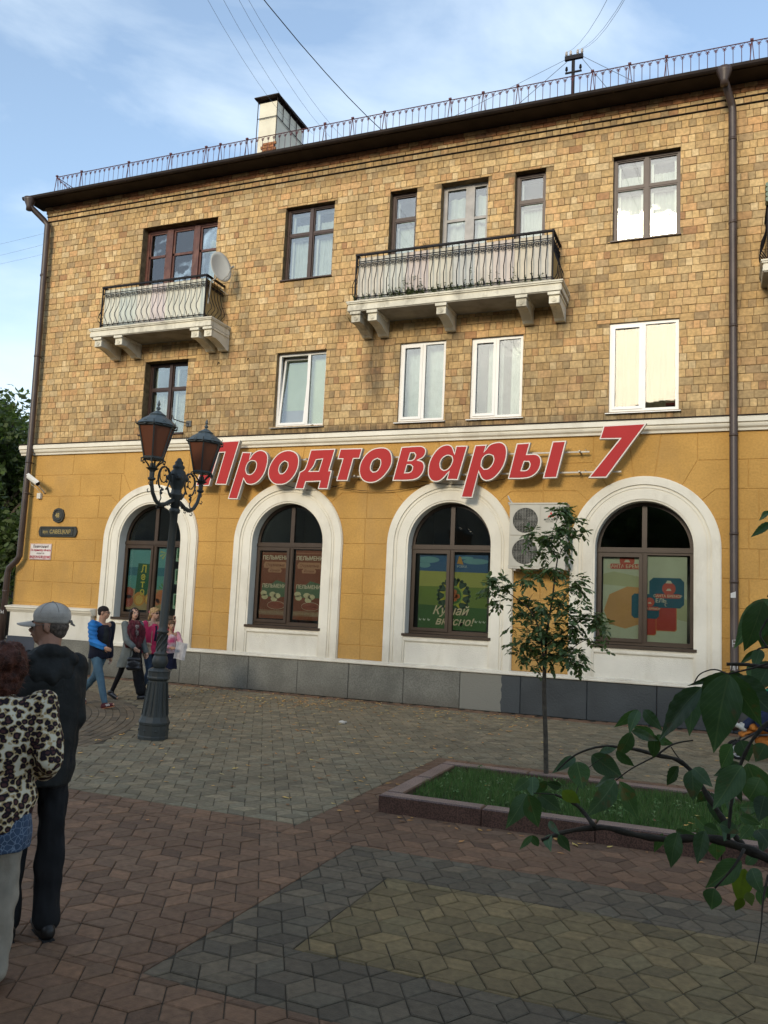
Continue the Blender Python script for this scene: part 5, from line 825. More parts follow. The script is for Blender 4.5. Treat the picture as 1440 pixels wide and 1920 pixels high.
# ================================================================== street lamp
m_lamp = mat('dark_green_cast_iron', (.034, .040, .038), .55, .10, 5, spec=.45, bump=.15, bscale=30)
m_lampr = mat('slate_blue_lantern_roof', (.055, .075, .082), .45, .08, 5, spec=.5)
def amber():
    m = bpy.data.materials.new('amber_lantern_glass'); m.use_nodes = True; b = m.node_tree.nodes['Principled BSDF']; b.inputs['Base Color'].default_value = (.145, .052, .026, 1); b.inputs['Roughness'].default_value = .35; b.inputs['Specular IOR Level'].default_value = .4; return m
m_amber = amber()
LX, LY = -7.18, -6.60
lamp = empty('street_lamp', (LX, LY, 0), 'tall dark green cast iron lamp post with two amber glass lanterns', 'street lamp')
mb = MB()
mb.lathe([(.205, 0), (.205, .04), (.20, .05), (.20, .19), (.208, .20), (.21, .23), (.195, .26), (.178, .30), (.155, .45), (.138, .62), (.128, .76), (.126, .78), (.150, .80), (.155, .82), (.148, .84), (.148, .89), (.152, .91), (.13, .935), (.10, .95)], (LX, LY, 0), 12)
for k in range(12): t = R(30 * k + 15); mb.tube([(LX + .176 * math.cos(t), LY + .176 * math.sin(t), .32), (LX + .130 * math.cos(t), LY + .130 * math.sin(t), .76)], .009, 4)
for k in range(8): t = R(45 * k); mb.ball((LX + .197 * math.cos(t), LY + .197 * math.sin(t), .12), .016, 6, 4)
mb.build('base', m_lamp, lamp)
mb = MB()
mb.lathe([(.075, .945), (.085, .97), (.105, 1.01), (.108, 1.05), (.095, 1.10), (.078, 1.12), (.092, 1.135), (.092, 1.15), (.074, 1.165), (.070, 1.22), (.060, 1.42), (.080, 1.435), (.082, 1.455), (.064, 1.47), (.060, 1.52), (.058, 2.3), (.052, 3.08), (.075, 3.10), (.078, 3.14), (.06, 3.16)], (LX, LY, 0), 16)
for k in range(7):
    t = R(51.4 * k)
    mb.tube([(LX + .070 * math.cos(t + .35 * i), LY + .070 * math.sin(t + .35 * i), 1.18 + .045 * i) for i in range(6)], .010, 4)
mb.build('post', m_lamp, lamp, smooth=True)
mb = MB()
mb.lathe([(.06, 3.16), (.065, 3.30), (.10, 3.34), (.10, 3.36), (.075, 3.38), (.07, 3.43), (.105, 3.49), (.12, 3.55), (.12, 3.62), (.10, 3.68), (.07, 3.71), (.085, 3.73), (.085, 3.755), (.055, 3.78), (.06, 3.81), (.035, 3.84), (.03, 3.86), (.012, 3.875)], (LX, LY, 0), 14)
for k in range(4):
    t = R(90 * k + 45); mb.ball((LX + .115 * math.cos(t), LY + .115 * math.sin(t), 3.585), .045, 8, 6)
    mb.tube([(LX + .115 * math.cos(t) + .035 * math.cos(a), LY + .115 * math.sin(t) + .035 * math.sin(a) * .3, 3.585 + .04 * math.sin(a)) for a in [i * .6 for i in range(11)]], .008, 4)
for k in range(4):
    t = R(90 * k); mb.tube([(LX + (.065 + .03 * math.sin(a)) * math.cos(t), LY + (.065 + .03 * math.sin(a)) * math.sin(t), 3.22 + .03 * math.cos(a)) for a in [i * .7 - 1 for i in range(9)]], .009, 4)
mb.build('centre_boss', m_lamp, lamp, smooth=True)
AR = .57
for sg in (-1, 1):
    y = lambda d: LY + sg * d
    mb = MB()
    arm = [(0, 3.27), (.10, 3.25), (.22, 3.19), (.34, 3.17), (.44, 3.21), (.52, 3.31), (.56, 3.43), (.57, 3.52)]
    P_ = [(LX, y(a), z) for a, z in arm]; mb.tube(P_, [.032, .032, .030, .028, .027, .026, .025, .028], 8)
    for i in range(14):   # leafy knobs along the arm
        f = i / 13 * (len(P_) - 1); k = min(int(f), len(P_) - 2); q = Vector(P_[k]).lerp(Vector(P_[k + 1]), f - k); mb.ball((q.x + random.uniform(-.01, .01), q.y, q.z - .026), .016, 5, 4)
    for a, z, d_ in ((.62, 3.30, 1), (.60, 3.40, 1), (.40, 3.10, -1), (.25, 3.12, -1)): mb.tube([(LX, y(a - .04), z + .01), (LX, y(a), z), (LX, y(a + .02), z + .03), (LX, y(a), z + .045)], .008, 4)
    # scroll: big oval loop with an inner spiral
    lp = [(LX, y(.305 + .125 * math.cos(t)), 3.535 + .165 * math.sin(t)) for t in [R(-60 + i * 20) for i in range(16)]]; mb.tube(lp, .013, 6)
    sp = [(LX, y(.30 + (.012 + .0105 * i) * math.cos(i * .62 + 1)), 3.56 + (.012 + .0115 * i) * math.sin(i * .62 + 1)) for i in range(15)]; mb.tube(sp, .009, 5)
    mb.tube([(LX, y(.33), 3.41), (LX, y(.36), 3.33), (LX, y(.33), 3.26), (LX, y(.36), 3.20)], .009, 5); mb.tube([(LX, y(.21), 3.42), (LX, y(.16), 3.34), (LX, y(.12), 3.30)], .014, 6); mb.tube([(LX, y(.42), 3.50), (LX, y(.46), 3.47), (LX, y(.45), 3.43)], .008, 5)
    mb.tube([(LX, y(.07), 3.62), (LX, y(.14), 3.63), (LX, y(.19), 3.60)], .014, 6)
    for q in ((.31, 3.38), (.35, 3.36), (.33, 3.33), (.28, 3.65), (.24, 3.50)): mb.ball((LX, y(q[0]), q[1]), .02, 6, 4, sc=(.7, 1, 1))
    mb.build('arm', m_lamp, lamp, smooth=True)
    mb = MB(); c = (LX, y(AR), 0)
    mb.lathe([(.028, 3.46), (.05, 3.48), (.052, 3.50), (.033, 3.51), (.033, 3.58), (.045, 3.60), (.09, 3.63), (.06, 3.635), (.04, 3.645), (.035, 3.70)], c, 10)
    n = 6; rot = R(0)
    for k in range(6):
        t = R(60 * k); ca, sa = math.cos(t), math.sin(t); mb.tube([(c[0] + .04 * ca, c[1] + .04 * sa, 3.63), (c[0] + .085 * ca, c[1] + .085 * sa, 3.69), (c[0] + .14 * ca, c[1] + .14 * sa, 3.74)], .010, 4)
        mb.tube([(c[0] + .125 * ca, c[1] + .125 * sa, 3.76), (c[0] + .17 * ca, c[1] + .17 * sa, 3.745), (c[0] + .165 * ca, c[1] + .165 * sa, 3.70), (c[0] + .14 * ca, c[1] + .14 * sa, 3.71)], .011, 4)
        mb.tube([(c[0] + .135 * ca, c[1] + .135 * sa, 3.77), (c[0] + .247 * ca, c[1] + .247 * sa, 4.19)], .012, 4)
        mb.tube([(c[0] + .247 * ca, c[1] + .247 * sa, 4.19), (c[0] + .29 * ca, c[1] + .29 * sa, 4.20), (c[0] + .30 * ca, c[1] + .30 * sa, 4.255)], [.014, .011, .004], 4)
    mb.lathe([(.145, 3.745), (.15, 3.76), (.15, 3.78), (.13, 3.785)], c, 6); mb.lathe([(.247, 4.18), (.265, 4.19), (.265, 4.215), (.23, 4.22)], c, 6)
    ln = mb.build('lantern', m_lamp, lamp)
    for k in range(6):
        t0, t1 = R(60 * k), R(60 * k + 60); m_ = MB(); v = [(c[0] + r_ * math.cos(t), c[1] + r_ * math.sin(t), z) for r_, t, z in ((.128, t0, 3.785), (.128, t1, 3.785), (.238, t1, 4.185), (.238, t0, 4.185), (.122, t0, 3.785), (.122, t1, 3.785), (.232, t1, 4.185), (.232, t0, 4.185))]
        m_.add(v, [(0, 1, 2, 3), (7, 6, 5, 4), (0, 4, 5, 1), (1, 5, 6, 2), (2, 6, 7, 3), (3, 7, 4, 0)]); m_.build('lantern_pane', m_amber, ln)
    mb = MB(); mb.lathe([(.270, 4.215), (.255, 4.235), (.21, 4.28), (.15, 4.32), (.11, 4.345), (.115, 4.36), (.09, 4.375), (.06, 4.395), (.03, 4.415)], c, 12); mb.lathe([(.02, 4.41), (.015, 4.43), (.028, 4.44), (.03, 4.455), (.012, 4.475), (.012, 4.49), (.024, 4.50), (.016, 4.53), (.002, 4.57)], c, 8)
    for k in range(6): t = R(60 * k + 30); mb.disc((c[0] + .245 * math.cos(t), c[1] + .245 * math.sin(t), 4.225), (math.cos(t), math.sin(t), 0), .032, 8, th=.006)
    mb.build('lantern_roof', m_lampr, ln)
lamp.rotation_euler = (0, R(1.5), 0)

# ================================================================== shop sign
m_signred = mat('sign_red_face', (.43, .042, .042), .7, .03, 2, spec=.1)
m_signw = mat('sign_white_edge', (.74, .68, .62), .5, .04, 3)
m_signs = mat('sign_side', (.48, .46, .40), .6, .08, 3, stain=(.25, .23, .19), sscale=3, samt=.5)
sgn = empty('shop_sign', (-6.2, -.3, 4.9), 'long row of red white-edged cyrillic letters across the ochre wall above the arches', 'shop sign')
for nm, o_, hs in LETTERS:
    m_ = MB(); m_.prism(o_, -.36, -.25, holes=hs, mi=0, side=1); lo_ = m_.build('letter', [m_signw, m_signs], sgn)
    m_ = MB(); m_.prism(inset(o_, .022), -.364, -.3605, holes=[inset(h, -.020) for h in hs]); m_.build('letter_face', m_signred, lo_)
mb = MB()
for z in (5.06, 4.66):
    mb.box(-11.0, -2.35 if z > 5 else -1.75, -.14, -.115, z, z + .03)
    for x in [-10.8 + i * 1.18 for i in range(8 if z < 5 else 8)]: mb.box(x, x + .03, -.25, .0, z + .002, z + .028); mb.tube([(x + .12, -.18, z + .05), (x + .16, -.05, z + .02)], .008, 4)
mb.build('mounting_rail', mat('galvanised_rail', (.42, .40, .36), .5, .1, 8, metal=.3), sgn)
mb = MB()
for x0, x1, z, d in ((-9.0, -7.6, 4.52, .12), (-7.9, -5.6, 4.50, .14), (-5.9, -4.0, 4.58, .10)): mb.tube([(x0 + (x1 - x0) * i / 10, -.08, z - d * math.sin(math.pi * i / 10)) for i in range(11)], .006, 4)
mb.build('sagging_cable', m_iron, sgn)

# ================================================================== air conditioner
ac = empty('air_conditioner', (-3.26, -.2, 2.9), 'large cream twin-fan air conditioner unit hung between the third and fourth arches', 'air conditioner')
ax0, ax1, az0, az1, af = -3.80, -2.72, 2.78, 4.03, -.46
m_ac = mat('cream_sheet_metal', (.50, .475, .40), .5, .05, 2, spec=.4, stain=(.45, .41, .33), sscale=2, samt=.4)
mb = MB(); mb.box(ax0, ax1, af, -.10, az0, az1); mb.box(ax0 - .012, ax1 + .012, af - .012, -.08, az1 - .02, az1 + .012); mb.box(ax0 - .006, ax1 + .006, af - .008, -.1, az0 - .01, az0 + .05)
mb.box(ax0 + .585, ax0 + .60, af - .006, af, az0 + .05, az1 - .03); mb.build('casing', m_ac, ac)
for zc in (3.70, 3.10):
    mb = MB(); xc = ax0 + .31; mb.prism([(xc - .28, zc - .285), (xc + .28, zc - .285), (xc + .28, zc + .285), (xc - .28, zc + .285)], af - .014, af, holes=[[(xc + .245 * math.cos(t), zc + .245 * math.sin(t)) for t in [i * 2 * math.pi / 28 for i in range(28)]]]); fg = mb.build('fan_housing', m_ac, ac)
    mb = MB(); mb.disc((xc, af - .002, zc), (0, -1, 0), .25, 28, th=.001); mb.build('fan_opening', mat('fan_dark', (.05, .05, .045), .8), fg)
    mb = MB()
    for i in range(9): r_ = .03 + i * .026; mb.tube([(xc + r_ * math.cos(t), af - .012, zc + r_ * math.sin(t)) for t in [k * 2 * math.pi / 20 for k in range(21)]], .0028, 3, cap=False)
    for i in range(-4, 5): d_ = i * .052; h = math.sqrt(.24 ** 2 - d_ ** 2); mb.tube([(xc + d_, af - .016, zc - h), (xc + d_, af - .016, zc + h)], .0032, 3)
    for i in range(-4, 5): d_ = i * .052; h = math.sqrt(.24 ** 2 - d_ ** 2); mb.tube([(xc - h, af - .014, zc + d_), (xc + h, af - .014, zc + d_)], .002, 3)
    mb.build('fan_grille', mat('grille_wire', (.30, .29, .25), .5), fg)
    mb = MB()
    for k in range(4):
        t = R(90 * k + 20); mb.add([(xc + .04 * math.cos(t), af - .004, zc + .04 * math.sin(t)), (xc + .2 * math.cos(t - .35), af - .008, zc + .2 * math.sin(t - .35)), (xc + .22 * math.cos(t + .2), af - .004, zc + .22 * math.sin(t + .2)), (xc + .05 * math.cos(t + .9), af - .004, zc + .05 * math.sin(t + .9))], [(0, 1, 2, 3)])
    mb.build('fan', mat('fan_blades', (.12, .12, .11), .6), fg)
mb = MB(); lx, lz = ax0 + .80, 3.80
for k, (dx, dz) in enumerate(((0, .048), (-.042, -.024), (.042, -.024))):
    ang = R(90 + 120 * k); d = Vector((math.cos(ang), math.sin(ang))); nn_ = Vector((-d.y, d.x)); c0 = Vector((lx, lz)); q = [c0, c0 + d * .035 + nn_ * .020, c0 + d * .07, c0 + d * .035 - nn_ * .020]; mb.prism([tuple(v) for v in q], af - .004, af - .001)
mb.build('red_emblem', mat('emblem_red', (.6, .03, .03), .5), ac)
mb = MB(); text(mb, 'MITSUBISHI', ax0 + .665, af - .003, 3.70, .052, bold=.001); text(mb, 'ELECTRIC', ax0 + .70, af - .003, 3.665, .035); mb.build('emblem_lettering', mat('emblem_dark', (.08, .10, .09), .6), ac)
mb = MB(); mb.box(ax0 + .1, ax0 + .14, -.45, .0, az0 - .05, az0 - .012); mb.box(ax1 - .14, ax1 - .1, -.45, .0, az0 - .05, az0 - .012); mb.tube([(ax1 - .02, -.2, 3.0), (ax1 + .05, -.15, 3.05), (ax1 + .06, -.1, 3.5), (ax1 + .04, -.05, 3.6)], .02, 6); mb.tube([(ax1 + .02, -.3, 2.85), (ax1 + .05, -.25, 2.95), (ax1 + .04, -.2, 3.05)], .03, 6); mb.build('mounting_bracket', mat('galvanised_rail', (.42, .40, .36)), ac)
mb = MB(); mb.tube([(-3.95, -.02, 4.24), (-3.90, -.06, 4.15), (-3.84, -.09, 4.08), (-3.70, -.10, 4.07), (-3.5, -.12, 4.05)], .018, 6); mb.tube([(-3.87, -.03, 4.0), (-3.92, -.05, 4.10), (-3.86, -.08, 4.06)], .024, 6); mb.build('insulated_pipe', mat('grey_pipe_wrap', (.5, .48, .44), .8), ac)

# ================================================================== satellite dish
dish = empty('satellite_dish', (-10.9, -.6, 9.3), 'white satellite dish fixed to the right end of the shorter balcony', 'satellite dish')
dn = Vector((.30, -.94, .12)).normalized(); dn = Vector((.93, -.32, .20)).normalized(); dc = Vector((-10.71, -.62, 9.58)); a_ = dn.orthogonal().normalized(); ux = Vector((0, 0, 1)).cross(dn).normalized(); uz = dn.cross(ux)
mb = MB(); n = 28; rings = 5; vs = []; fs = []
for side, off in ((0, 0), (1, -.012)):
    for i in range(rings + 1):
        rr = i / rings
        for k in range(n): t = 2 * math.pi * k / n; q = dc + ux * (.30 * rr * math.cos(t)) + uz * (.375 * rr * math.sin(t)) - dn * (.07 * (1 - rr * rr) - off * 1); vs.append(q)
    o = side * (rings + 1) * n
    for i in range(rings):
        for k in range(n): fs.append((o + i * n + k, o + i * n + (k + 1) % n, o + (i + 1) * n + (k + 1) % n, o + (i + 1) * n + k))
for k in range(n): a = rings * n + k; b = rings * n + (k + 1) % n; fs.append((a, b, b + (rings + 1) * n, a + (rings + 1) * n))
mb.add(vs, fs); mb.build('reflector', mat('dish_grey_white', (.52, .52, .48), .5, .04, 3), dish, smooth=True)
mb = MB(); fp = dc + dn * .36 - uz * .20; mb.tube([dc - uz * .36 - dn * .0, dc - uz * .33 + dn * .2, fp], .011, 5); mb.tube([fp - dn * .05, fp + dn * .06], .028, 8); mb.tube([dc - uz * .08 - dn * .08, dc - uz * .2 - dn * .22, Vector((-10.98, -.60, 9.25)), Vector((-10.98, -.66, 8.7))], .02, 6)
mb.tube([fp, fp + Vector((.05, 0, -.1)), dc + Vector((.2, .1, -.5)), dc + Vector((.1, .2, -.62)), dc + Vector((-.05, .1, -.5))], .005, 4); mb.build('feed_arm', mat('dish_arm_paint', (.40, .38, .33), .6), dish)

# ================================================================== wall camera, plates, notice
m_camw = mat('camera_white', (.66, .64, .58), .5, .05, 5)
cv = empty('security_camera', (-16.1, -.1, 4.4), 'white tubular security camera pointing down to the right beside the left drainpipe', 'camera')
mb = MB(); a = Vector((-16.22, -.34, 4.80)); b = Vector((-15.82, -.42, 4.60)); mb.tube([a, b], .062, 10); d = (b - a).normalized()
mb.build('camera_body', m_camw, cv, smooth=False)
mb = MB(); q = [a - d * .02 + Vector((0, 0, .05)), b + d * .06 + Vector((0, 0, .05))]; sd_ = d.cross(Vector((0, 0, 1))).normalized()
for s0 in (1,): mb.add([q[0] + sd_ * .07 - Vector((0, 0, .02)), q[0] + Vector((0, 0, .035)), q[0] - sd_ * .07 - Vector((0, 0, .02)), q[1] + sd_ * .07 - Vector((0, 0, .02)), q[1] + Vector((0, 0, .035)), q[1] - sd_ * .07 - Vector((0, 0, .02))], [(0, 1, 4, 3), (1, 2, 5, 4)])
mb.build('camera_hood', m_camw, cv)
mb = MB(); mb.tube([b, b + d * .006], .055, 10); mb.build('camera_lens', m_iron, cv)
mb = MB(); mb.tube([(a + b) / 2 + d * .1 - Vector((0, 0, .05)), (a + b) / 2 + Vector((.1, .1, -.14)), Vector((-15.95, -.06, 4.44)), Vector((-16.0, -.0, 4.42))], .02, 6); mb.box(-16.17, -16.05, -.07, 0, 4.28, 4.42); mb.tube([a + Vector((.02, 0, -.05)), a + Vector((.0, .1, -.18)), a + Vector((.1, .2, -.28)), Vector((-16.08, -.04, 4.42))], .007, 4); mb.build('camera_bracket', m_camw, cv)
m_plate = mat('dark_bronze_plate', (.032, .034, .028), .5, .15, 12, spec=.5)
m_gold = mat('dull_gold_lettering', (.40, .30, .10), .5, .08, 8, spec=.5)
pl = empty('house_number_plate', (-15.44, 0, 3.85), 'round dark plate with gold number 48', 'plate')
mb = MB(); pts = []
for i in range(32): t = 2 * math.pi * i / 32; r_ = .185 + (.013 if i % 8 == 4 else 0); pts.append((-15.44 + r_ * math.cos(t), 3.85 + r_ * math.sin(t) * 1.0))
mb.prism(pts, -.045, -.004); mb.tube([(-15.44 + .135 * math.cos(t), -.05, 3.85 + .135 * math.sin(t)) for t in [i * math.pi / 12 for i in range(25)]], .010, 5); mb.build('plate_body', m_plate, pl)
mb = MB(); text(mb, '48', -15.46, -.049, 3.795, .165, center=True, bold=.003, squeeze=.8); mb.build('gold_number', m_gold, pl)
pl = empty('street_name_plate', (-15.43, 0, 3.44), 'long dark plate with the street name in gold letters', 'plate')
mb = MB(); mb.prism([(-16.0, 3.34), (-15.97, 3.31), (-14.87, 3.31), (-14.83, 3.34), (-14.80, 3.44), (-14.83, 3.54), (-14.87, 3.57), (-15.97, 3.57), (-16.0, 3.54), (-16.03, 3.44)], -.045, -.004); mb.tube([(a, -.048, b) for a, b in ((-15.93, 3.35), (-14.91, 3.35), (-14.91, 3.53), (-15.93, 3.53), (-15.93, 3.35))], .009, 4); mb.build('plate_body', m_plate, pl)
mb = MB(); text(mb, 'вул.', -15.88, -.049, 3.395, .115, squeeze=.8, bold=.001); text(mb, 'САВЕЦКАЯ', -15.66, -.049, 3.39, .135, bold=.002, squeeze=.93); mb.build('gold_lettering', m_gold, pl)
pl = empty('warning_notice', (-15.92, 0, 2.93), 'small white notice with red and black warning text fixed below the street plate', 'notice')
mb = MB(); mb.box(-16.27, -15.58, -.022, -.008, 2.73, 3.13); mb.build('notice_board', mat('notice_white', (.70, .66, .62), .5, .03), pl)
mb = MB(); text(mb, 'Внимание!', -15.92, -.024, 3.03, .10, center=True, bold=.001); text(mb, 'ведется', -15.92, -.024, 2.87, .065, center=True); mb.build('dark_lettering', mat('notice_black', (.10, .06, .07), .6), pl)
mb = MB(); text(mb, 'По периметру объекта', -15.92, -.024, 2.945, .072, center=True, bold=.0025, squeeze=.80); text(mb, 'ВИДЕОНАБЛЮДЕНИЕ!', -15.92, -.024, 2.765, .084, center=True, bold=.003, squeeze=.72); frame_rect(mb, -16.262, -15.588, 2.738, 3.122, -.024, -.022, .006); mb.build('red_lettering', mat('notice_red', (.42, .03, .06), .6), pl)
# iron hook on the wall by the second-floor window
mb = MB(); mb.prism([(-11.80, 5.98), (-11.66, 5.98), (-11.66, 6.12), (-11.80, 6.12)], -.03, -.002); mb.tube([(-11.73, -.03, 6.05), (-11.74, -.3, 6.03), (-11.80, -.52, 6.05), (-11.82, -.56, 6.15), (-11.83, -.56, 6.30)], .014, 6)
tag(mb.build('wall_bracket', mat('grey_iron', (.12, .12, .115), .6)), 'grey iron bracket with a bent rod beside the old brown second-floor window', 'bracket')
mb = MB()
for x, z in ((-10.2, 7.53), (-11.0, 7.49)): mb.tube([(x, 0, z), (x, -.06, z), (x + .03, -.09, z - .03), (x + .02, -.09, z - .07)], .009, 4)
mb.build('wall_hooks', m_iron, bld)

# ================================================================== roof pole and wires
pole = empty('roof_wire_pole', (-3.18, 2.0, 13.2), 'dark iron pole with two crossarms and insulators standing on the roof', 'pole')
mb = MB(); mb.box(-3.215, -3.145, 1.97, 2.03, 13.0, 14.93); mb.build('mast', m_iron, pole)
mb = MB(); mb.box(-3.37, -2.95, 1.93, 2.0, 14.80, 14.90); mb.build('crossarm', m_iron, pole); mb = MB(); mb.box(-3.36, -2.98, 1.96, 2.0, 14.48, 14.51); mb.build('crossarm', m_iron, pole)
for x, z in ((-3.34, 14.90), (-3.24, 14.90), (-3.08, 14.90), (-2.98, 14.90), (-3.33, 14.51), (-3.01, 14.51)):
    m_ = MB(); m_.lathe([(.01, 0), (.012, .04), (.03, .05), (.034, .08), (.022, .09), (.03, .11), (.02, .14), (.005, .15)], (x, 1.98, z), 8); m_.build('insulator', mat('pale_porcelain', (.55, .50, .45), .3) if z > 14.8 else m_iron, pole)
def wire(name, a, b, sag, r, label, group=None, m=None):
    mb = MB(); A, B = Vector(a), Vector(b); mb.tube([A.lerp(B, i / 24) - Vector((0, 0, sag * 4 * (i / 24) * (1 - i / 24))) for i in range(25)], r, 4); tag(mb.build(name, m or m_iron), label, 'wire', group)
wire('overhead_wire', (-7.26, .5, 12.9), (-4.0, -30, 11.5), 2.1, .010, 'thick black cable running down from the top of the frame to the roof edge')
m_thin = mat('thin_grey_wire', (.10, .11, .12), .5)
for A, xm_, od in (((-10.9, 3, 15.0), -7.576, 'leftmost'), ((-10.5, 3, 14.9), -7.32, 'second from left'), ((-9.95, 3, 14.7), -7.07, 'third from left'), ((-9.55, 3, 14.6), -6.92, 'rightmost')):
    wire('overhead_wire', A, (A[0] + (xm_ - A[0]) / .273, -30, 10), (A[2] - (A[2] - 10) * .273 - 11.38) / .794, .0036, od + ' of four thin wires in the sky above the chimney', 'thin wires over the chimney', m_thin)
for x, xm_, od in ((-3.34, -1.66, 'left'), (-3.08, -1.39, 'middle'), (-2.98, -1.36, 'right')):
    wire('overhead_wire', (x, 1.98, 15.02), (x + (xm_ - x) / .187, -30, 10), (15.02 - 5.02 * .187 - 11.4) / .608, .0036, od + ' of three thin wires rising from the roof pole over the street', 'wires from the roof pole', m_thin)
for a, b, od in (((-3.34, 1.98, 14.85), (-6.6, .6, 12.7), 'long guy wire slanting down to the left of the roof pole'), ((-3.30, 1.98, 14.8), (-4.5, .6, 12.75), 'short guy wire close to the left side of the roof pole'), ((-2.97, 1.98, 14.85), (-1.2, .6, 12.7), 'long guy wire slanting down to the right of the roof pole'), ((-2.98, 1.98, 14.8), (-2.0, .6, 12.7), 'short guy wire close to the right side of the roof pole')):
    wire('guy_wire', a, b, 0, .006, od, 'guy wires of the roof pole', m_thin)
for z, zz, od in ((17.30, 17.45, 'highest'), (16.72, 16.95, 'middle'), (16.37, 16.49, 'lowest')): wire('overhead_wire', (-33, 10, z - .2), (-26.4, 10, zz), .05, .005, od + ' of three thin wires in the sky left of the house', 'wires left of the house', m_thin)

# ================================================================== foliage helpers
def leaf_mat(name, col, back, rough=.45, spec=.4, trans=.25, var=.25, veins=False):
    m = bpy.data.materials.new(name); m.use_nodes = True; t = m.node_tree; b = t.nodes['Principled BSDF']; N = t.nodes.new; K = t.links.new
    g = N('ShaderNodeNewGeometry'); oi = N('ShaderNodeObjectInfo'); a = N('ShaderNodeMath'); a.operation = 'ADD'; K(g.outputs['Random Per Island'], a.inputs[0]); K(oi.outputs['Random'], a.inputs[1]); f = N('ShaderNodeMath'); f.operation = 'FRACT'; K(a.outputs[0], f.inputs[0])
    r = N('ShaderNodeMapRange'); r.inputs['To Min'].default_value = 1 - var; r.inputs['To Max'].default_value = 1 + var; K(f.outputs[0], r.inputs['Value'])
    n = N('ShaderNodeTexNoise'); n.inputs['Scale'].default_value = 25; K(g.outputs['Position'], n.inputs['Vector']); r2 = N('ShaderNodeMapRange'); r2.inputs['From Min'].default_value = .3; r2.inputs['From Max'].default_value = .7; r2.inputs['To Min'].default_value = .75; r2.inputs['To Max'].default_value = 1.15; K(n.outputs['Fac'], r2.inputs['Value'])
    mm = N('ShaderNodeMath'); mm.operation = 'MULTIPLY'; K(r.outputs[0], mm.inputs[0]); K(r2.outputs[0], mm.inputs[1])
    mxx = N('ShaderNodeMix'); mxx.data_type = 'RGBA'; mxx.inputs['A'].default_value = (*col, 1); mxx.inputs['B'].default_value = (*back, 1); K(g.outputs['Backfacing'], mxx.inputs['Factor'])
    src = mxx.outputs['Result']
    if veins:   # pale mid rib and side veins, browned spots: print of the leaf itself, in its own coordinates
        tcx = N('ShaderNodeTexCoord'); sp_ = N('ShaderNodeSeparateXYZ'); K(tcx.outputs['Object'], sp_.inputs[0]); ab = N('ShaderNodeMath'); ab.operation = 'ABSOLUTE'; K(sp_.outputs['Y'], ab.inputs[0])
        ma = N('ShaderNodeMath'); ma.operation = 'MULTIPLY_ADD'; ma.inputs[1].default_value = -.75; K(ab.outputs[0], ma.inputs[0]); K(sp_.outputs['X'], ma.inputs[2]); mm2 = N('ShaderNodeMath'); mm2.operation = 'MULTIPLY'; mm2.inputs[1].default_value = 10; K(ma.outputs[0], mm2.inputs[0]); fr_ = N('ShaderNodeMath'); fr_.operation = 'PINGPONG'; fr_.inputs[1].default_value = .5; K(mm2.outputs[0], fr_.inputs[0])
        va = N('ShaderNodeMapRange'); va.inputs['From Min'].default_value = .10; va.inputs['From Max'].default_value = 0; va.inputs['To Max'].default_value = .35; K(fr_.outputs[0], va.inputs['Value']); vb = N('ShaderNodeMapRange'); vb.inputs['From Min'].default_value = .035; vb.inputs['From Max'].default_value = .01; vb.inputs['To Max'].default_value = .6; K(ab.outputs[0], vb.inputs['Value']); vm_ = N('ShaderNodeMath'); vm_.operation = 'MAXIMUM'; K(va.outputs[0], vm_.inputs[0]); K(vb.outputs[0], vm_.inputs[1])
        mv = N('ShaderNodeMix'); mv.data_type = 'RGBA'; mv.inputs['B'].default_value = (.13, .19, .08, 1); K(vm_.outputs[0], mv.inputs['Factor']); K(src, mv.inputs['A'])
        ng = N('ShaderNodeTexNoise'); ng.inputs['Scale'].default_value = 38; ng.inputs['Detail'].default_value = 4; K(g.outputs['Position'], ng.inputs['Vector']); rg_ = N('ShaderNodeMapRange'); rg_.inputs['From Min'].default_value = .62; rg_.inputs['From Max'].default_value = .68; rg_.inputs['To Max'].default_value = .7; K(ng.outputs['Fac'], rg_.inputs['Value']); mb_ = N('ShaderNodeMix'); mb_.data_type = 'RGBA'; mb_.inputs['B'].default_value = (.11, .075, .03, 1); K(rg_.outputs[0], mb_.inputs['Factor']); K(mv.outputs['Result'], mb_.inputs['A']); src = mb_.outputs['Result']
    v = N('ShaderNodeVectorMath'); v.operation = 'SCALE'; K(src, v.inputs[0]); K(mm.outputs[0], v.inputs['Scale']); K(v.outputs[0], b.inputs['Base Color'])
    b.inputs['Roughness'].default_value = rough; b.inputs['Specular IOR Level'].default_value = spec
    tr = N('ShaderNodeBsdfTranslucent'); v2 = N('ShaderNodeVectorMath'); v2.operation = 'MULTIPLY'; v2.inputs[1].default_value = (1.3, 1.5, .6); K(v.outputs[0], v2.inputs[0]); K(v2.outputs[0], tr.inputs['Color'])
    ms = N('ShaderNodeMixShader'); ms.inputs['Fac'].default_value = trans; out = t.nodes['Material Output']; K(b.outputs[0], ms.inputs[1]); K(tr.outputs[0], ms.inputs[2]); K(ms.outputs[0], out.inputs['Surface'])
    return m
m_bark = mat('grey_brown_bark', (.075, .062, .046), .9, .2, 20, bump=.6, bscale=80)
m_twig = mat('dark_twig_bark', (.045, .036, .026), .8, .2, 40, bump=.4, bscale=120)
m_greentwig = mat('green_twig', (.05, .065, .03), .7, .2, 40)

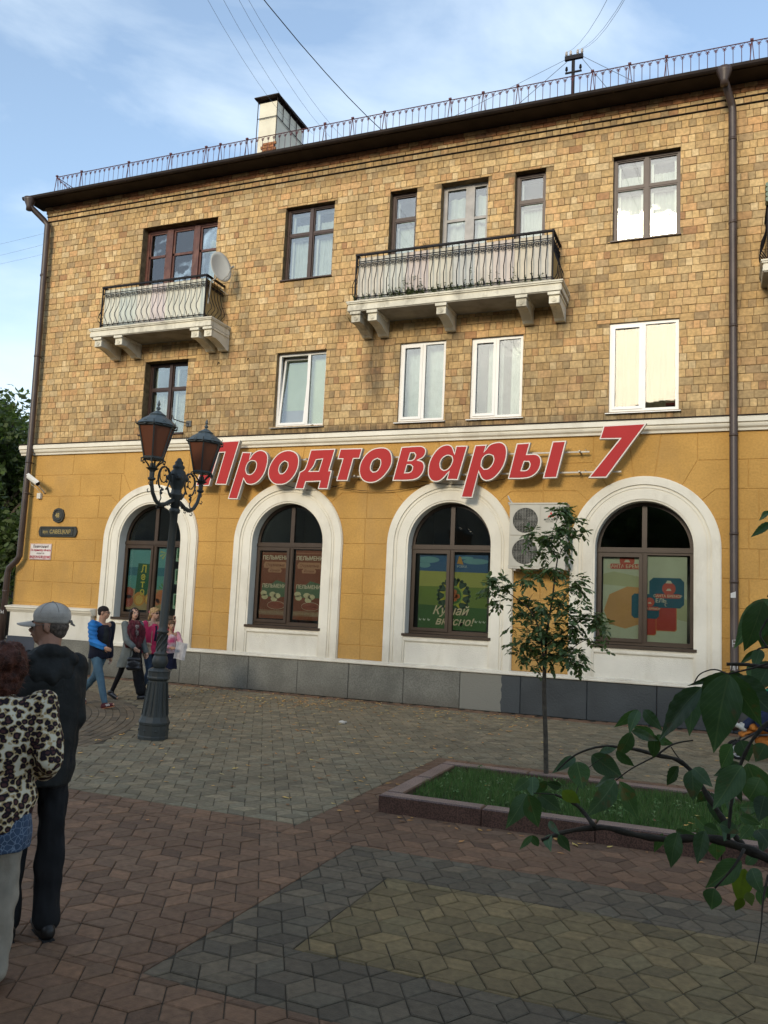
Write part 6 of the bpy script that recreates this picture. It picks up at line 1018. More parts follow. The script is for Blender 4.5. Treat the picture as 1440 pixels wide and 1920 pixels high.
# ---------------- young tree in the bed
yt = empty('young_tree', (-1.81, -6.667, .09), 'slender young tree with small dark leaves growing in the lawn bed', 'tree')
def yshift(q, k=.0): return q
mb = MB(); mb.tube([(-1.82, -6.667, .05)] + TREE[0][0], [.032] + TREE[0][1], 10); mb.build('trunk', m_bark, yt, smooth=True)
mb = MB()
for pp, rr in TREE[1:]: mb.tube(pp, rr, 6)
mb.build('branches', m_twig, yt, smooth=True)
rg = random.Random(21); mb = MB(); tw = MB()
def small_leaf(mb, p, d, s, rg, wr=.36):
    """folded pointed leaflet"""
    d = d.normalized(); up = Vector((rg.gauss(0, .35), rg.gauss(0, .35), 1)).normalized(); sd_ = d.cross(up); sd_ = sd_.normalized() if sd_.length > .1 else Vector((1, 0, 0)); n_ = sd_.cross(d)
    L_ = s; W = s * wr; k = -.10 * s
    q = [p, p + d * L_ * .35 + sd_ * W * .5 + n_ * .06 * s, p + d * L_ * .75 + sd_ * W * .38 + n_ * .0, p + d * L_ + n_ * k, p + d * L_ * .75 - sd_ * W * .38, p + d * L_ * .35 - sd_ * W * .5 + n_ * .06 * s, p + d * L_ * .5 - n_ * .04 * s]
    mb.add([tuple(v) for v in q], [(0, 1, 6), (1, 2, 6), (2, 3, 6), (6, 3, 4), (6, 4, 5), (0, 6, 5)])
for (c, r, n) in CLUSTERS:
    c = Vector(c)
    for t_ in range(max(2, int(n / 3.0))):
        o_ = Vector((rg.gauss(0, .55), rg.gauss(0, .75), rg.gauss(0, .5))) * r; st = c + o_ * .4; d = (o_ + Vector((rg.gauss(0, .3), rg.gauss(0, .3), rg.gauss(-.05, .25))) * r).normalized(); ln = rg.uniform(.09, .15)
        pts = [st + d * ln * u + Vector((0, 0, -.05 * u * u * ln * 4)) for u in (0, .33, .66, 1)]; tw.tube(pts, .0017, 3)
        sd_ = d.cross(Vector((0, 0, 1))).normalized() if abs(d.z) < .95 else Vector((1, 0, 0))
        for u in (.25, .5, .75, 1.0):
            p = pts[0].lerp(pts[3], u) + Vector((0, 0, -.05 * u * u * ln * 2))
            for sg in ((-1, 1) if u < 1 else (0,)):
                ld = (d * .8 + sd_ * sg * 1.0 + Vector((rg.gauss(0, .15), rg.gauss(0, .15), -.35 + rg.gauss(0, .2)))); small_leaf(mb, p, ld, rg.uniform(.058, .082), rg, .54)
m_yl = leaf_mat('young_tree_leaf', (.085, .135, .050), (.11, .165, .065), var=.4)
tag(mb.build('foliage', m_yl, yt, fixn=False), kind='stuff'); tag(tw.build('twigs', m_twig, yt), kind='stuff')

# ---------------- near branch with large leaves
nb = empty('overhanging_branch', (.35, -15.0, 1.4), 'close dark branch with large pointed green leaves reaching in from the right edge', 'tree branch')
# it grows from a trunk standing to the right, outside the photograph
mb = MB()
for k, (pp, rr) in enumerate(BRANCHES):
    P_ = [Vector(q) for q in pp]
    if k in (0,): T0 = Vector((1.285, -14.62, 1.14)); P_ = [T0, T0.lerp(P_[0], .5) + Vector((0, 0, .03)), P_[0] + (T0 - P_[0]) * .08] + P_; rr = [.024, .015, .010] + rr
    if k in (6, 10, 12): T0 = Vector((1.285, -14.61, 1.45 + .1 * (k % 3))); P_ = [T0, T0.lerp(P_[0], .5) + Vector((0, 0, .03)), P_[0] + (T0 - P_[0]) * .06] + P_; rr = [rr[0] * 2.2, rr[0] * 1.5, rr[0] * 1.1] + rr
    # smooth the path
    Q = []; RR = []
    for i in range(len(P_) - 1):
        a, b = P_[i], P_[i + 1]; p0 = P_[max(i - 1, 0)]; p3 = P_[min(i + 2, len(P_) - 1)]
        for j in range(4):
            t = j / 4; q = .5 * ((2 * a) + (b - p0) * t + (2 * p0 - 5 * a + 4 * b - p3) * t * t + (3 * a - p0 - 3 * b + p3) * t ** 3); Q.append(q); RR.append(.85 * (rr[i] + (rr[i + 1] - rr[i]) * t) * (1 + .18 * math.sin(7 * (i + t)) * (rr[i] > .003)))
    Q.append(P_[-1]); RR.append(rr[-1]); mb.tube(Q, RR, 8)
mb.build('branches', m_twig, nb, smooth=True)
trk = MB(); trk.tube([(1.35, -14.55, 0), (1.30, -14.6, .6), (1.28, -14.62, 1.3), (1.3, -14.6, 2.2), (1.25, -14.7, 3.2)], [.075, .06, .05, .04, .03], 10)
trk.tube([(1.27, -14.62, 1.05), (1.15, -14.63, 1.12)], [.03, .02], 6); trk.build('trunk', m_bark, nb, smooth=True)
m_bl = leaf_mat('large_leaf', (.048, .092, .038), (.075, .13, .03), rough=.5, spec=.30, trans=.25, var=.45, veins=True)
m_by = leaf_mat('yellowing_leaf', (.09, .12, .02), (.14, .17, .03), rough=.5, trans=.4)
def big_leaf_mesh(seed, droop, m):
    rg = random.Random(seed); n, k = 22, 6; vs = []; fs = []; wave = rg.uniform(0, 6); tw_ = rg.uniform(-.25, .25)
    for i in range(n + 1):
        u = i / n; wdt = (math.sin(math.pi * min(1, u ** .80)) ** .85) * (1 - .50 * u ** 2) if 0 < u < 1 else .02; wdt = max(.012, wdt) * .56
        z = -droop * (u ** 1.8) + .05 * math.sin(u * 6 + wave); x = u * (1 - .12 * droop * u)
        for j in range(k + 1):
            v = (j / k - .5) * 2; yy = v * wdt; zz = z + abs(v) * wdt * .38 * (1 - .5 * u) - .10 * wdt * (v * v) + .035 * math.sin(u * 40 - abs(v) * 5) * abs(v) * wdt * 2 + tw_ * v * wdt * u; vs.append((x, yy, zz))
    for i in range(n):
        for j in range(k): a = i * (k + 1) + j; fs.append((a, a + k + 1, a + k + 2, a + 1))
    # thin mid rib beneath
    mbx = MB(); mbx.add(vs, fs); mbx.tube([(u * (1 - .12 * droop * u), 0, -droop * (u ** 1.8) + .05 * math.sin(u * 6 + wave) - .004) for u in [q / 8 for q in range(9)]], [.012 * (1 - .08 * q) for q in range(9)], 4)
    t_ = mbx.build('leaf_shape', m, fixn=False, smooth=True); me = t_.data; bpy.data.objects.remove(t_); return me
LM = [big_leaf_mesh(i, .12 + .11 * (i % 4), m_bl) for i in range(8)]; LY_ = [big_leaf_mesh(50, .2, m_by)]
yellow = {34, 61, 67, 68, 69}
for i, (B, T, W, rl) in enumerate(LEAVES):
    B, T = Vector(B), Vector(T); ln = (T - B).length; xd = (T - B).normalized(); view = (B - CAM).normalized()
    yd = xd.cross(-view).normalized(); zd = xd.cross(yd)
    if zd.dot(view) > 0: yd, zd = -yd, -zd
    # tilt about the long axis
    c, s__ = math.cos(rl * .8), math.sin(rl * .8); yd, zd = yd * c + zd * s__, zd * c - yd * s__
    m = Matrix(((xd.x, yd.x, zd.x), (xd.y, yd.y, zd.y), (xd.z, yd.z, zd.z))); me = LY_[0] if i in yellow else LM[i % 8]
    link_mesh('leaf', me, nb, B, m.to_euler(), (ln * 1.18, max(W, .010), ln * .55))

# ---------------- trees behind the house on the left
def crown(c, r, n, s, rg, lumps=9, flat=1.0):
    mb = MB(); cs = []
    for i in range(lumps):
        d = Vector((rg.gauss(0, 1), rg.gauss(0, 1), rg.gauss(0, .9))); d = d.normalized() * rg.uniform(.25, .85); cs.append((Vector((c[0] + d.x * r[0], c[1] + d.y * r[1], c[2] + d.z * r[2])), rg.uniform(.25, .48)))
    for i in range(n):
        cc, k = rg.choice(cs); d = Vector((rg.gauss(0, 1), rg.gauss(0, 1), rg.gauss(0, 1))).normalized() * (rg.random() ** .45); p = cc + Vector((d.x * r[0] * k, d.y * r[1] * k, d.z * r[2] * k)); ax_ = Vector((rg.gauss(0, 1), rg.gauss(0, 1), rg.gauss(-.2, .7))).normalized(); sz = s * rg.uniform(.6, 1.4); b = ax_.orthogonal().normalized(); b = (b * math.cos(rg.random() * 6) + ax_.cross(b) * math.sin(rg.random() * 6))
        mb.add([tuple(p), tuple(p + ax_ * sz * .5 + b * sz * .28), tuple(p + ax_ * sz), tuple(p + ax_ * sz * .5 - b * sz * .28)], [(0, 1, 2, 3)])
    return mb, cs
m_far = leaf_mat('far_tree_leaf', (.09, .125, .05), (.11, .15, .06), var=.45, trans=.4)
m_far2 = leaf_mat('far_tree_leaf_brownish', (.085, .075, .03), (.10, .09, .04), var=.4, trans=.25)
def big_tree(x, y, h, r, n, s, seed, label, m, name='tree', group=None, lumps=11, zc=None):
    rg = random.Random(seed); t = empty(name, (x, y, 0), label, 'tree', group); zc = zc or h * .62
    mb, cs = crown((x, y, zc), r, n, s, rg, lumps); tag(mb.build('crown', m, t, fixn=False), kind='stuff')
    tk = MB(); tk.tube([(x, y, 0), (x + .1, y, h * .25), (x - .1, y + .1, h * .5), (x, y, h * .75)], [.28, .22, .16, .06], 9); tk.build('trunk', m_bark, t, smooth=True)
    lb = MB()
    for c, k in cs: a = Vector((x, y, h * rg.uniform(.25, .5))); lb.tube([a, a.lerp(c, .5) + Vector((0, 0, .3)), c, c + (c - a) * .12], [.11, .07, .04, .015], 5)
    lb.build('limbs', m_bark, t); return t
big_tree(-24.8, 6.2, 9.6, (3.2, 3.0, 3.9), 24000, .24, 4, 'nearest dark green tree behind the left end of the house', m_far, zc=5.9, lumps=20)
big_tree(-31.0, 11.5, 12.8, (3.4, 3.2, 4.8), 22000, .26, 6, 'tree with brownish foliage rising behind the other trees left of the house', m_far2, zc=7.4, lumps=18)
big_tree(-27.2, 9.8, 11.4, (2.6, 2.4, 4.2), 16000, .26, 9, 'tree whose crown shows beside the left drainpipe above the string course', m_far, zc=7.2, lumps=14)
big_tree(-21.0, 2.9, 6.6, (2.6, 2.4, 3.2), 12000, .2, 12, 'low bushy tree at street level just left of the house', m_far, zc=3.0, lumps=12)
mb = MB(); rg = random.Random(2)
tag(mb.build('x', m_far), kind='stuff') if False else None

# ---------------- weeds on the long balcony, small tufts on the wall
mb = MB(); rg = random.Random(31)
def weed(x, y, z, h, n):
    st = Vector((x, y, z)); lean = Vector((rg.gauss(0, .15), -abs(rg.gauss(0, .12)), 1)).normalized(); pts = [st + lean * h * u + Vector((rg.gauss(0, .006), 0, 0)) for u in (0, .4, .75, 1)]; mb.tube(pts, .003, 3)
    for i in range(n): p = st + lean * h * rg.uniform(.1, 1); small_leaf(mb, p, Vector((rg.gauss(0, 1), rg.gauss(0, 1), rg.uniform(-.2, .8))), rg.uniform(.03, .06), rg, .45)
for i in range(95):
    t = rg.random(); x = -6.0 + rg.gauss(0, .25) if t < .45 else (-5.1 + rg.gauss(0, .35) if t < .7 else rg.uniform(-7.2, -3.2)); weed(x, -.80 + rg.uniform(0, .06), 8.335, rg.uniform(.05, .22) * (2.3 if t < .12 else 1), 9)
for x in (-4.3, -4.05, -3.75, -4.6): weed(x, -.79, 8.335, rg.uniform(.3, .45), 10)
tag(mb.build('balcony_weeds', leaf_mat('weed_leaf', (.07, .10, .035), (.10, .13, .05))), 'green weeds and dry stalks growing along the edge of the long balcony', 'weeds', kind='stuff')
mb = MB()
for cx_, cy_, cz_ in ((-5.93, -.02, 9.72), (-7.62, -.05, 8.25)):
    for i in range(26): p = Vector((cx_ + rg.gauss(0, .07), cy_ - abs(rg.gauss(0, .02)), cz_ + rg.gauss(0, .09))); small_leaf(mb, p, Vector((rg.gauss(0, 1), -.4, rg.gauss(0, 1))), .035, rg)
    for i in range(10): a = Vector((cx_, cy_, cz_ - .08)); mb.tube([a, a + Vector((rg.gauss(0, .07), -.03, rg.uniform(.05, .22)))], .003, 3)
tag(mb.build('wall_tufts', leaf_mat('dry_tuft_leaf', (.12, .10, .04), (.12, .10, .04))), 'dry tufts of weed rooted in the brickwork beside the long balcony', 'weeds', kind='stuff')

# ---------------- green bottles on the cut-off balcony at the right
t = empty('plant_crate', (.95, -.7, 9.45), 'dark crate with green scalloped edge hanging on the balcony at the right edge', 'crate')
mb = MB(); mb.box(.80, 1.6, -.95, -.70, 9.28, 9.66); mb.build('crate_body', mat('dark_crate', (.015, .02, .016), .7), t)
mb = MB()
for i in range(4): mb.tube([(.78, -.93, 9.35 + i * .09), (.78, -.72, 9.35 + i * .09)], .045, 8)
mb.build('green_edge', mat('bottle_green', (.04, .11, .06), .3), t)

# ================================================================== posters behind the shop glass
def P_(name, c, r=.6): return mat('poster_' + name, tuple(min(.8, v * .95) for v in c), r, .04, 3)
YP = .262
def poster(name, label, x0, x1, z0, z1, base, parts, cat='poster'):
    t = empty(name, ((x0 + x1) / 2, YP, z0), label, cat)
    mb = MB(); mb.box(x0, x1, YP, YP + .004, z0, z1); mb.build('poster_sheet', base, t)
    for nm, m, fn in parts: q = MB(); fn(q); q.build(nm, m, t)
    return t
def flat(mb, poly, k=1, x0=-99, x1=99, z0=-99, z1=99):
    q = cliprect(poly, x0, x1, z0, z1)
    if len(q) > 2: mb.add([(a, YP - .0015 * k, b) for a, b in q], [tuple(range(len(q)))])
def circ(cx, cz, rx, rz=None, n=20): rz = rz or rx; return [(cx + rx * math.cos(2 * math.pi * i / n), cz + rz * math.sin(2 * math.pi * i / n)) for i in range(n)]
# first arch: beach poster in two lights
c = AC[0][0]
for (a, b, nm) in ((c - .78, c - .07, 'L'), (c + .08, c + .50, 'R')):
    lab = 'turquoise beach poster with a green panel and yellow vertical word in the leftmost arch' if nm == 'L' else 'right half of the beach poster with peach fruit, behind the lamp post'
    rects = lambda z0, z1: (lambda mb, a=a, b=b: flat(mb, [(a, z0), (b, z0), (b, z1), (a, z1)]))
    def fruits(col, lst, k): return lambda mb, a=a, b=b: [flat(mb, circ(x, z, r), k, a, b, 1.62, 3.1) for x, z, r in lst]
    parts = [('sea', P_('sea', (.03, .16, .24)), rects(2.42, 2.62)), ('shallow_water', P_('shallow', (.09, .30, .30)), rects(2.10, 2.42)), ('sand', P_('sand', (.34, .26, .13)), rects(1.60, 2.10))]
    if nm == 'L':
        parts += [('green_panel', P_('green', (.012, .10, .045)), lambda mb: flat(mb, [(c - .55, 1.86), (c - .20, 1.86), (c - .10, 2.70), (c - .50, 2.72)], 2)),
                  ('yellow_word', P_('yellow', (.55, .48, .06)), lambda mb: [text(mb, q_, c - .33, YP - .006, z_, .24, center=True, bold=.006) for q_, z_ in (('Л', 2.50), ('е', 2.32), ('т', 2.14), ('о', 1.96))]),
                  ('orange_fruit', P_('orange', (.55, .26, .05)), fruits(0, [(c - .40, 1.86, .17), (c - .12, 1.86, .13)], 3)), ('red_fruit', P_('redfruit', (.35, .07, .04)), fruits(0, [(c - .72, 2.0, .14), (c - .72, 1.8, .15)], 3)), ('fruit_flesh', P_('flesh', (.60, .40, .10)), fruits(0, [(c - .40, 1.84, .11), (c - .12, 1.86, .09)], 4))]
    else: parts += [('peach', P_('peach', (.50, .17, .07)), fruits(0, [(c + .24, 1.92, .17), (c + .12, 1.80, .08)], 3)), ('palm_leaf', P_('leafgreen', (.10, .24, .05)), lambda mb: [flat(mb, [(c + .30, 2.1), (c + .30 + .16 * math.cos(t), 2.12 + .16 * math.sin(t)), (c + .30 + .14 * math.cos(t + .3), 2.12 + .14 * math.sin(t + .3))], 3) for t in (.4, 1.2, 2.0, 2.7)]), ('palm_top', P_('palmyellow', (.45, .48, .16)), lambda mb: [flat(mb, [(c + .3, 2.98), (c + .3 + .2 * math.cos(t), 2.95 + .14 * math.sin(t)), (c + .3 + .2 * math.cos(t + .25), 2.95 + .14 * math.sin(t + .25))], 3, c + .08, c + .5) for t in (.2, 2.6, 3.4, 4.0, 5.0, 5.8)])]
    poster('beach_poster', lab, a, b, 1.60, 3.08, P_('sky', (.12, .34, .38)), parts)
for k, z in enumerate((2.78, 2.24, 1.66)):
    x0 = c + .58; poster('juice_poster', ['topmost of the three small juice pack pictures at the right of the first arch', 'middle of the three small juice pack pictures at the right of the first arch', 'lowest of the three small juice pack pictures at the right of the first arch'][k], x0, x0 + .22, z, z + .36, P_('pack', (.30, .48, .38)),
        [('pack_picture', P_('green', (.012, .10, .045)), lambda mb, x0=x0, z=z: flat(mb, [(x0 + .03, z + .08), (x0 + .19, z + .08), (x0 + .19, z + .33), (x0 + .03, z + .33)])), ('pack_word', P_('yellow', (.55, .48, .06)), lambda mb, x0=x0, z=z: text(mb, 'Лето', x0 + .08, YP - .004, z + .31, .10, rot=-math.pi / 2)), ('pack_fruit', P_('peach', (.50, .17, .07)), lambda mb, x0=x0, z=z: flat(mb, circ(x0 + .12, z + .06, .05), 2, x0, x0 + .22, z, z + .36))])
# second arch: two brown dumpling posters
c = AC[1][0]
for (a, b, lab) in ((c - .78, c - .07, 'left of the two brown dumpling posters in the second arch'), (c + .09, c + .78, 'right of the two brown dumpling posters in the second arch')):
    w_ = b - a; m = (a + b) / 2
    poster('dumpling_poster', lab, a, b, 1.56, 3.10, P_('maroon', (.20, .062, .035)),
        [('upper_band', P_('lightmaroon', (.30, .13, .08)), lambda mb, a=a, b=b: flat(mb, [(a, 3.02), (b, 3.02), (b, 3.045), (a, 3.045)])),
         ('title_lettering', P_('cream', (.62, .55, .44)), lambda mb, m=m: (text(mb, 'ПЕЛЬМЕНИ', m, YP - .006, 2.88, .125, center=True, bold=.003, squeeze=.92), text(mb, 'ПЕЛЬМЕНИ', m, YP - .006, 2.25, .115, center=True, bold=.003, squeeze=.92))),
         ('script_badge', P_('badge', (.42, .22, .14)), lambda mb, m=m: (flat(mb, [(m - .28, 2.69), (m + .28, 2.69), (m + .30, 2.76), (m + .26, 2.83), (m - .26, 2.83), (m - .30, 2.76)], 2), flat(mb, [(m - .16, 2.59), (m + .16, 2.59), (m + .18, 2.64), (m + .14, 2.69), (m - .14, 2.69), (m - .18, 2.64)], 2))),
         ('script_lettering', P_('creamdark', (.20, .07, .045)), lambda mb, m=m: (text(mb, 'Очумелые', m, YP - .006, 2.725, .10, center=True, shear=.3, squeeze=.95), text(mb, 'Ручки', m, YP - .006, 2.61, .085, center=True, shear=.3))),
         ('green_hills', P_('hills', (.10, .16, .10)), lambda mb, a=a, b=b: flat(mb, [(a + .05, 2.05), (b - .05, 2.05), (b - .05, 2.36), (b - .3, 2.42), (a + .3, 2.34), (a + .05, 2.30)], 1.4)),
         ('dumplings', P_('dumpling', (.58, .53, .36)), lambda mb, m=m: [flat(mb, circ(m + x, z, .085, .06, 10), 3) for x, z in ((-.22, 2.04), (-.02, 2.10), (.10, 2.07), (.02, 2.0), (-.25, 2.12))]),
         ('stamp', P_('stamp', (.26, .075, .05)), lambda mb, m=m: (flat(mb, circ(m + .08, 1.86, .22, .09), 3), text(mb, 'пельмени', m + .08, YP - .007, 1.84, .075, center=True, shear=.2))),
         ('stamp_rim', P_('cream', (.62, .55, .44)), lambda mb, m=m: mb.tube([(m + .08 + .22 * math.cos(t), YP - .006, 1.86 + .09 * math.sin(t)) for t in [i * .3 for i in range(22)]], .004, 3)),
         ('ornament_band', P_('ornament', (.36, .28, .20)), lambda mb, a=a, b=b: [flat(mb, [(a + i * .03, 1.66), (a + i * .03 + .02, 1.66), (a + i * .03 + .02, 1.73), (a + i * .03, 1.73)], 2) for i in range(int((b - a) / .03))] + [flat(mb, [(a, z), (b, z), (b, z + .008), (a, z + .008)], 2) for z in (1.645, 1.74)])])
# third arch: sunflower emblem on a field poster
c = AC[2][0]; a, b = c - .71, c + .76; ec = (c + .05, 2.22)
rays = lambda mb: [flat(mb, [(ec[0] + .20 * math.cos(t - .16), ec[1] + .20 * math.sin(t - .16)), (ec[0] + .33 * math.cos(t + .06), ec[1] + .33 * math.sin(t + .06)), (ec[0] + .20 * math.cos(t + .16), ec[1] + .20 * math.sin(t + .16))], 3) for t in [i * 2 * math.pi / 11 for i in range(11)]]
poster('field_poster', 'green and yellow field poster with a sun emblem in the third arch', a, b, 1.52, 3.06, P_('fieldlow', (.045, .13, .035)),
    [('field_middle', P_('fieldmid', (.15, .23, .045)), lambda mb: flat(mb, [(a, 2.02), (b, 1.98), (b, 2.48), (a, 2.48)])), ('yellow_field', P_('fieldyellow', (.33, .35, .09)), lambda mb: flat(mb, [(a, 2.40), (b, 2.40), (b, 2.72), (a, 2.72)], 1.5)), ('blue_sky', P_('bluesky', (.03, .10, .24)), lambda mb: flat(mb, [(a, 2.72), (b, 2.70), (b, 3.06), (a, 3.06)], 2)),
     ('poster_clouds', P_('pcloud', (.13, .30, .36)), lambda mb: [flat(mb, circ(x, z, rx, rz, 12), 2.5, a, b, 2.74, 3.06) for x, z, rx, rz in ((a + .18, 2.95, .25, .07), (a + .1, 2.84, .14, .06), (c + .5, 2.93, .28, .06), (c + .3, 3.0, .15, .03))]),
     ('leaf_wreath', P_('wreath', (.035, .075, .05)), lambda mb: [flat(mb, circ(ec[0], ec[1], .34, n=30), 2.4)] + [flat(mb, circ(ec[0] + .34 * math.cos(t), ec[1] + .34 * math.sin(t), .035, n=8), 2.4) for t in [i * .26 for i in range(24)]]),
     ('sun_rays', P_('sunyellow', (.42, .40, .05)), rays), ('emblem_ring', P_('ringgreen', (.24, .34, .07)), lambda mb: flat(mb, circ(*ec, .205), 3.5)), ('emblem_ground', P_('emblemgreen', (.06, .14, .05)), lambda mb: flat(mb, circ(*ec, .17), 4)), ('emblem_flowers', P_('flowerorange', (.42, .12, .04)), lambda mb: [flat(mb, circ(ec[0] + x, ec[1] + z, .05, n=9), 4.5) for x, z in ((.02, .08), (.04, 0), (-.04, 0), (.03, -.07), (.09, -.01))]),
     ('small_logo', P_('logoorange', (.45, .24, .06)), lambda mb: flat(mb, [(c + .10, 2.88), (c + .24, 2.86), (c + .18, 3.02), (c + .14, 3.04)], 3)),
     ('small_lettering', P_('ltblue', (.50, .56, .56)), lambda mb: text(mb, 'РОВКА', c + .10, YP - .007, 2.80, .065)),
     ('slogan', P_('slogancream', (.66, .56, .42)), lambda mb: (text(mb, 'Кушай', c - .40, YP - .008, 1.83, .24, shear=.35, bold=.004), text(mb, 'вкусно!', c - .33, YP - .008, 1.62, .22, shear=.35, bold=.004))),
     ('bird_marks', P_('birdwhite', (.50, .55, .48)), lambda mb: [flat(mb, [(x, 1.70), (x + .04, 1.68), (x + .07, 1.73), (x + .04, 1.71), (x + .01, 1.74)], 3) for x in (a + .02, a + .11, a + .21, b - .25, b - .16, b - .08)])])
# fourth arch: pale poster with fish packs
c = AC[3][0]; a, b = c - .76, c + .76
def brand(mb, x, z, s): text(mb, 'САНТА БРЕМОР', x, YP - .009, z, s, center=True, bold=.0015, squeeze=.95)
def rr(cx, cz, w, h, r=.03): return [(cx - w / 2 + r, cz - h / 2), (cx + w / 2 - r, cz - h / 2), (cx + w / 2, cz - h / 2 + r), (cx + w / 2, cz + h / 2 - r), (cx + w / 2 - r, cz + h / 2), (cx - w / 2 + r, cz + h / 2), (cx - w / 2, cz + h / 2 - r), (cx - w / 2, cz - h / 2 + r)]
poster('fish_poster', 'pale poster with red fish packs and blue cards in the fourth arch', a, b, 1.50, 3.10, P_('paleback', (.50, .55, .44)),
    [('olive_shade', P_('olive', (.42, .45, .28)), lambda mb: flat(mb, [(a, 2.55), (c - .1, 2.5), (c - .05, 2.7), (a + .2, 2.8), (a, 2.75)])), ('orange_fish', P_('fishorange', (.55, .30, .12)), lambda mb: flat(mb, [(a + .02, 2.05), (a + .12, 1.80), (a + .42, 1.72), (c - .02, 1.84), (c - .02, 2.50), (a + .45, 2.52), (a + .12, 2.36)], 1.5)),
     ('right_olive', P_('olive', (.42, .45, .28)), lambda mb: flat(mb, [(c + .5, 1.95), (b, 1.9), (b, 2.3), (c + .55, 2.4)])),
     ('red_pack', P_('packred', (.42, .045, .035)), lambda mb: (flat(mb, rr(c + .39, 1.98, .36, .52), 2), flat(mb, rr(c + .08, 1.86, .26, .46), 3))), ('pack_edge', P_('packedge', (.55, .22, .07)), lambda mb: (flat(mb, rr(c + .39, 1.98, .385, .545), 1.7), flat(mb, rr(c + .08, 1.86, .28, .48), 2.6))),
     ('blue_card', P_('cardblue', (.012, .10, .17)), lambda mb: (flat(mb, rr(c + .40, 2.42, .62, .56, .07), 3.5), flat(mb, rr(c + .02, 2.16, .50, .46, .05), 4.2))),
     ('red_roundel', P_('roundel', (.50, .09, .07)), lambda mb: (flat(mb, circ(c + .44, 2.50, .12), 5), flat(mb, circ(c + .10, 2.24, .085), 5), flat(mb, circ(a + .44, 3.02, .14), 3, a, b, 1.5, 3.10))),
     ('red_banner', P_('banner', (.48, .07, .055)), lambda mb: (flat(mb, rr(a + .43, 2.90, .60, .10, .015), 4), flat(mb, rr(c + .42, 2.36, .44, .08, .01), 5.5), flat(mb, rr(c + .10, 2.12, .32, .07, .01), 5.5))),
     ('ship_mark', P_('shipcream', (.60, .58, .48)), lambda mb: [flat(mb, [(x - s, z), (x + s, z), (x + s * .5, z + s * .8), (x - s * .5, z + s * .8)], 6) for x, z, s in ((c + .44, 2.46, .05), (c + .10, 2.21, .035), (a + .44, 2.98, .06))]),
     ('banner_lettering', P_('bannercream', (.68, .58, .44)), lambda mb: (brand(mb, a + .43, 2.868, .094), brand(mb, c + .42, 2.337, .068), brand(mb, c + .10, 2.10, .05))),
     ('white_lettering', P_('shipcream', (.60, .58, .48)), lambda mb: (text(mb, 'ЕЛЬ', c + .20, YP - .009, 2.24, .10, bold=.002), text(mb, 'ЕЛЬ', c - .06, YP - .009, 2.02, .06, bold=.002), flat(mb, [(c + .38, 2.60), (c + .50, 2.60), (c + .47, 2.65), (c + .41, 2.65)], 6))),
     ('blue_hook', P_('shipcream', (.60, .58, .48)), lambda mb: mb.tube([(c + .40 + .03 * math.cos(t), YP - .009, 2.20 + .03 * math.sin(t)) for t in [R(q) for q in range(60, 280, 30)]], .006, 4))])
# books / red box on the sill of the bright window
bx = empty('red_boxes', (-.92, .25, 6.0), 'stack of small red and cream boxes inside the right second-floor window', 'boxes')
for k, cc in enumerate(((.30, .03, .03), (.5, .42, .35), (.32, .04, .04), (.25, .03, .03))): mb = MB(); mb.box(-.98, -.80, .19, .30, 6.0 + k * .05, 6.045 + k * .05); mb.build('box', P_('box%d' % k, cc), bx)
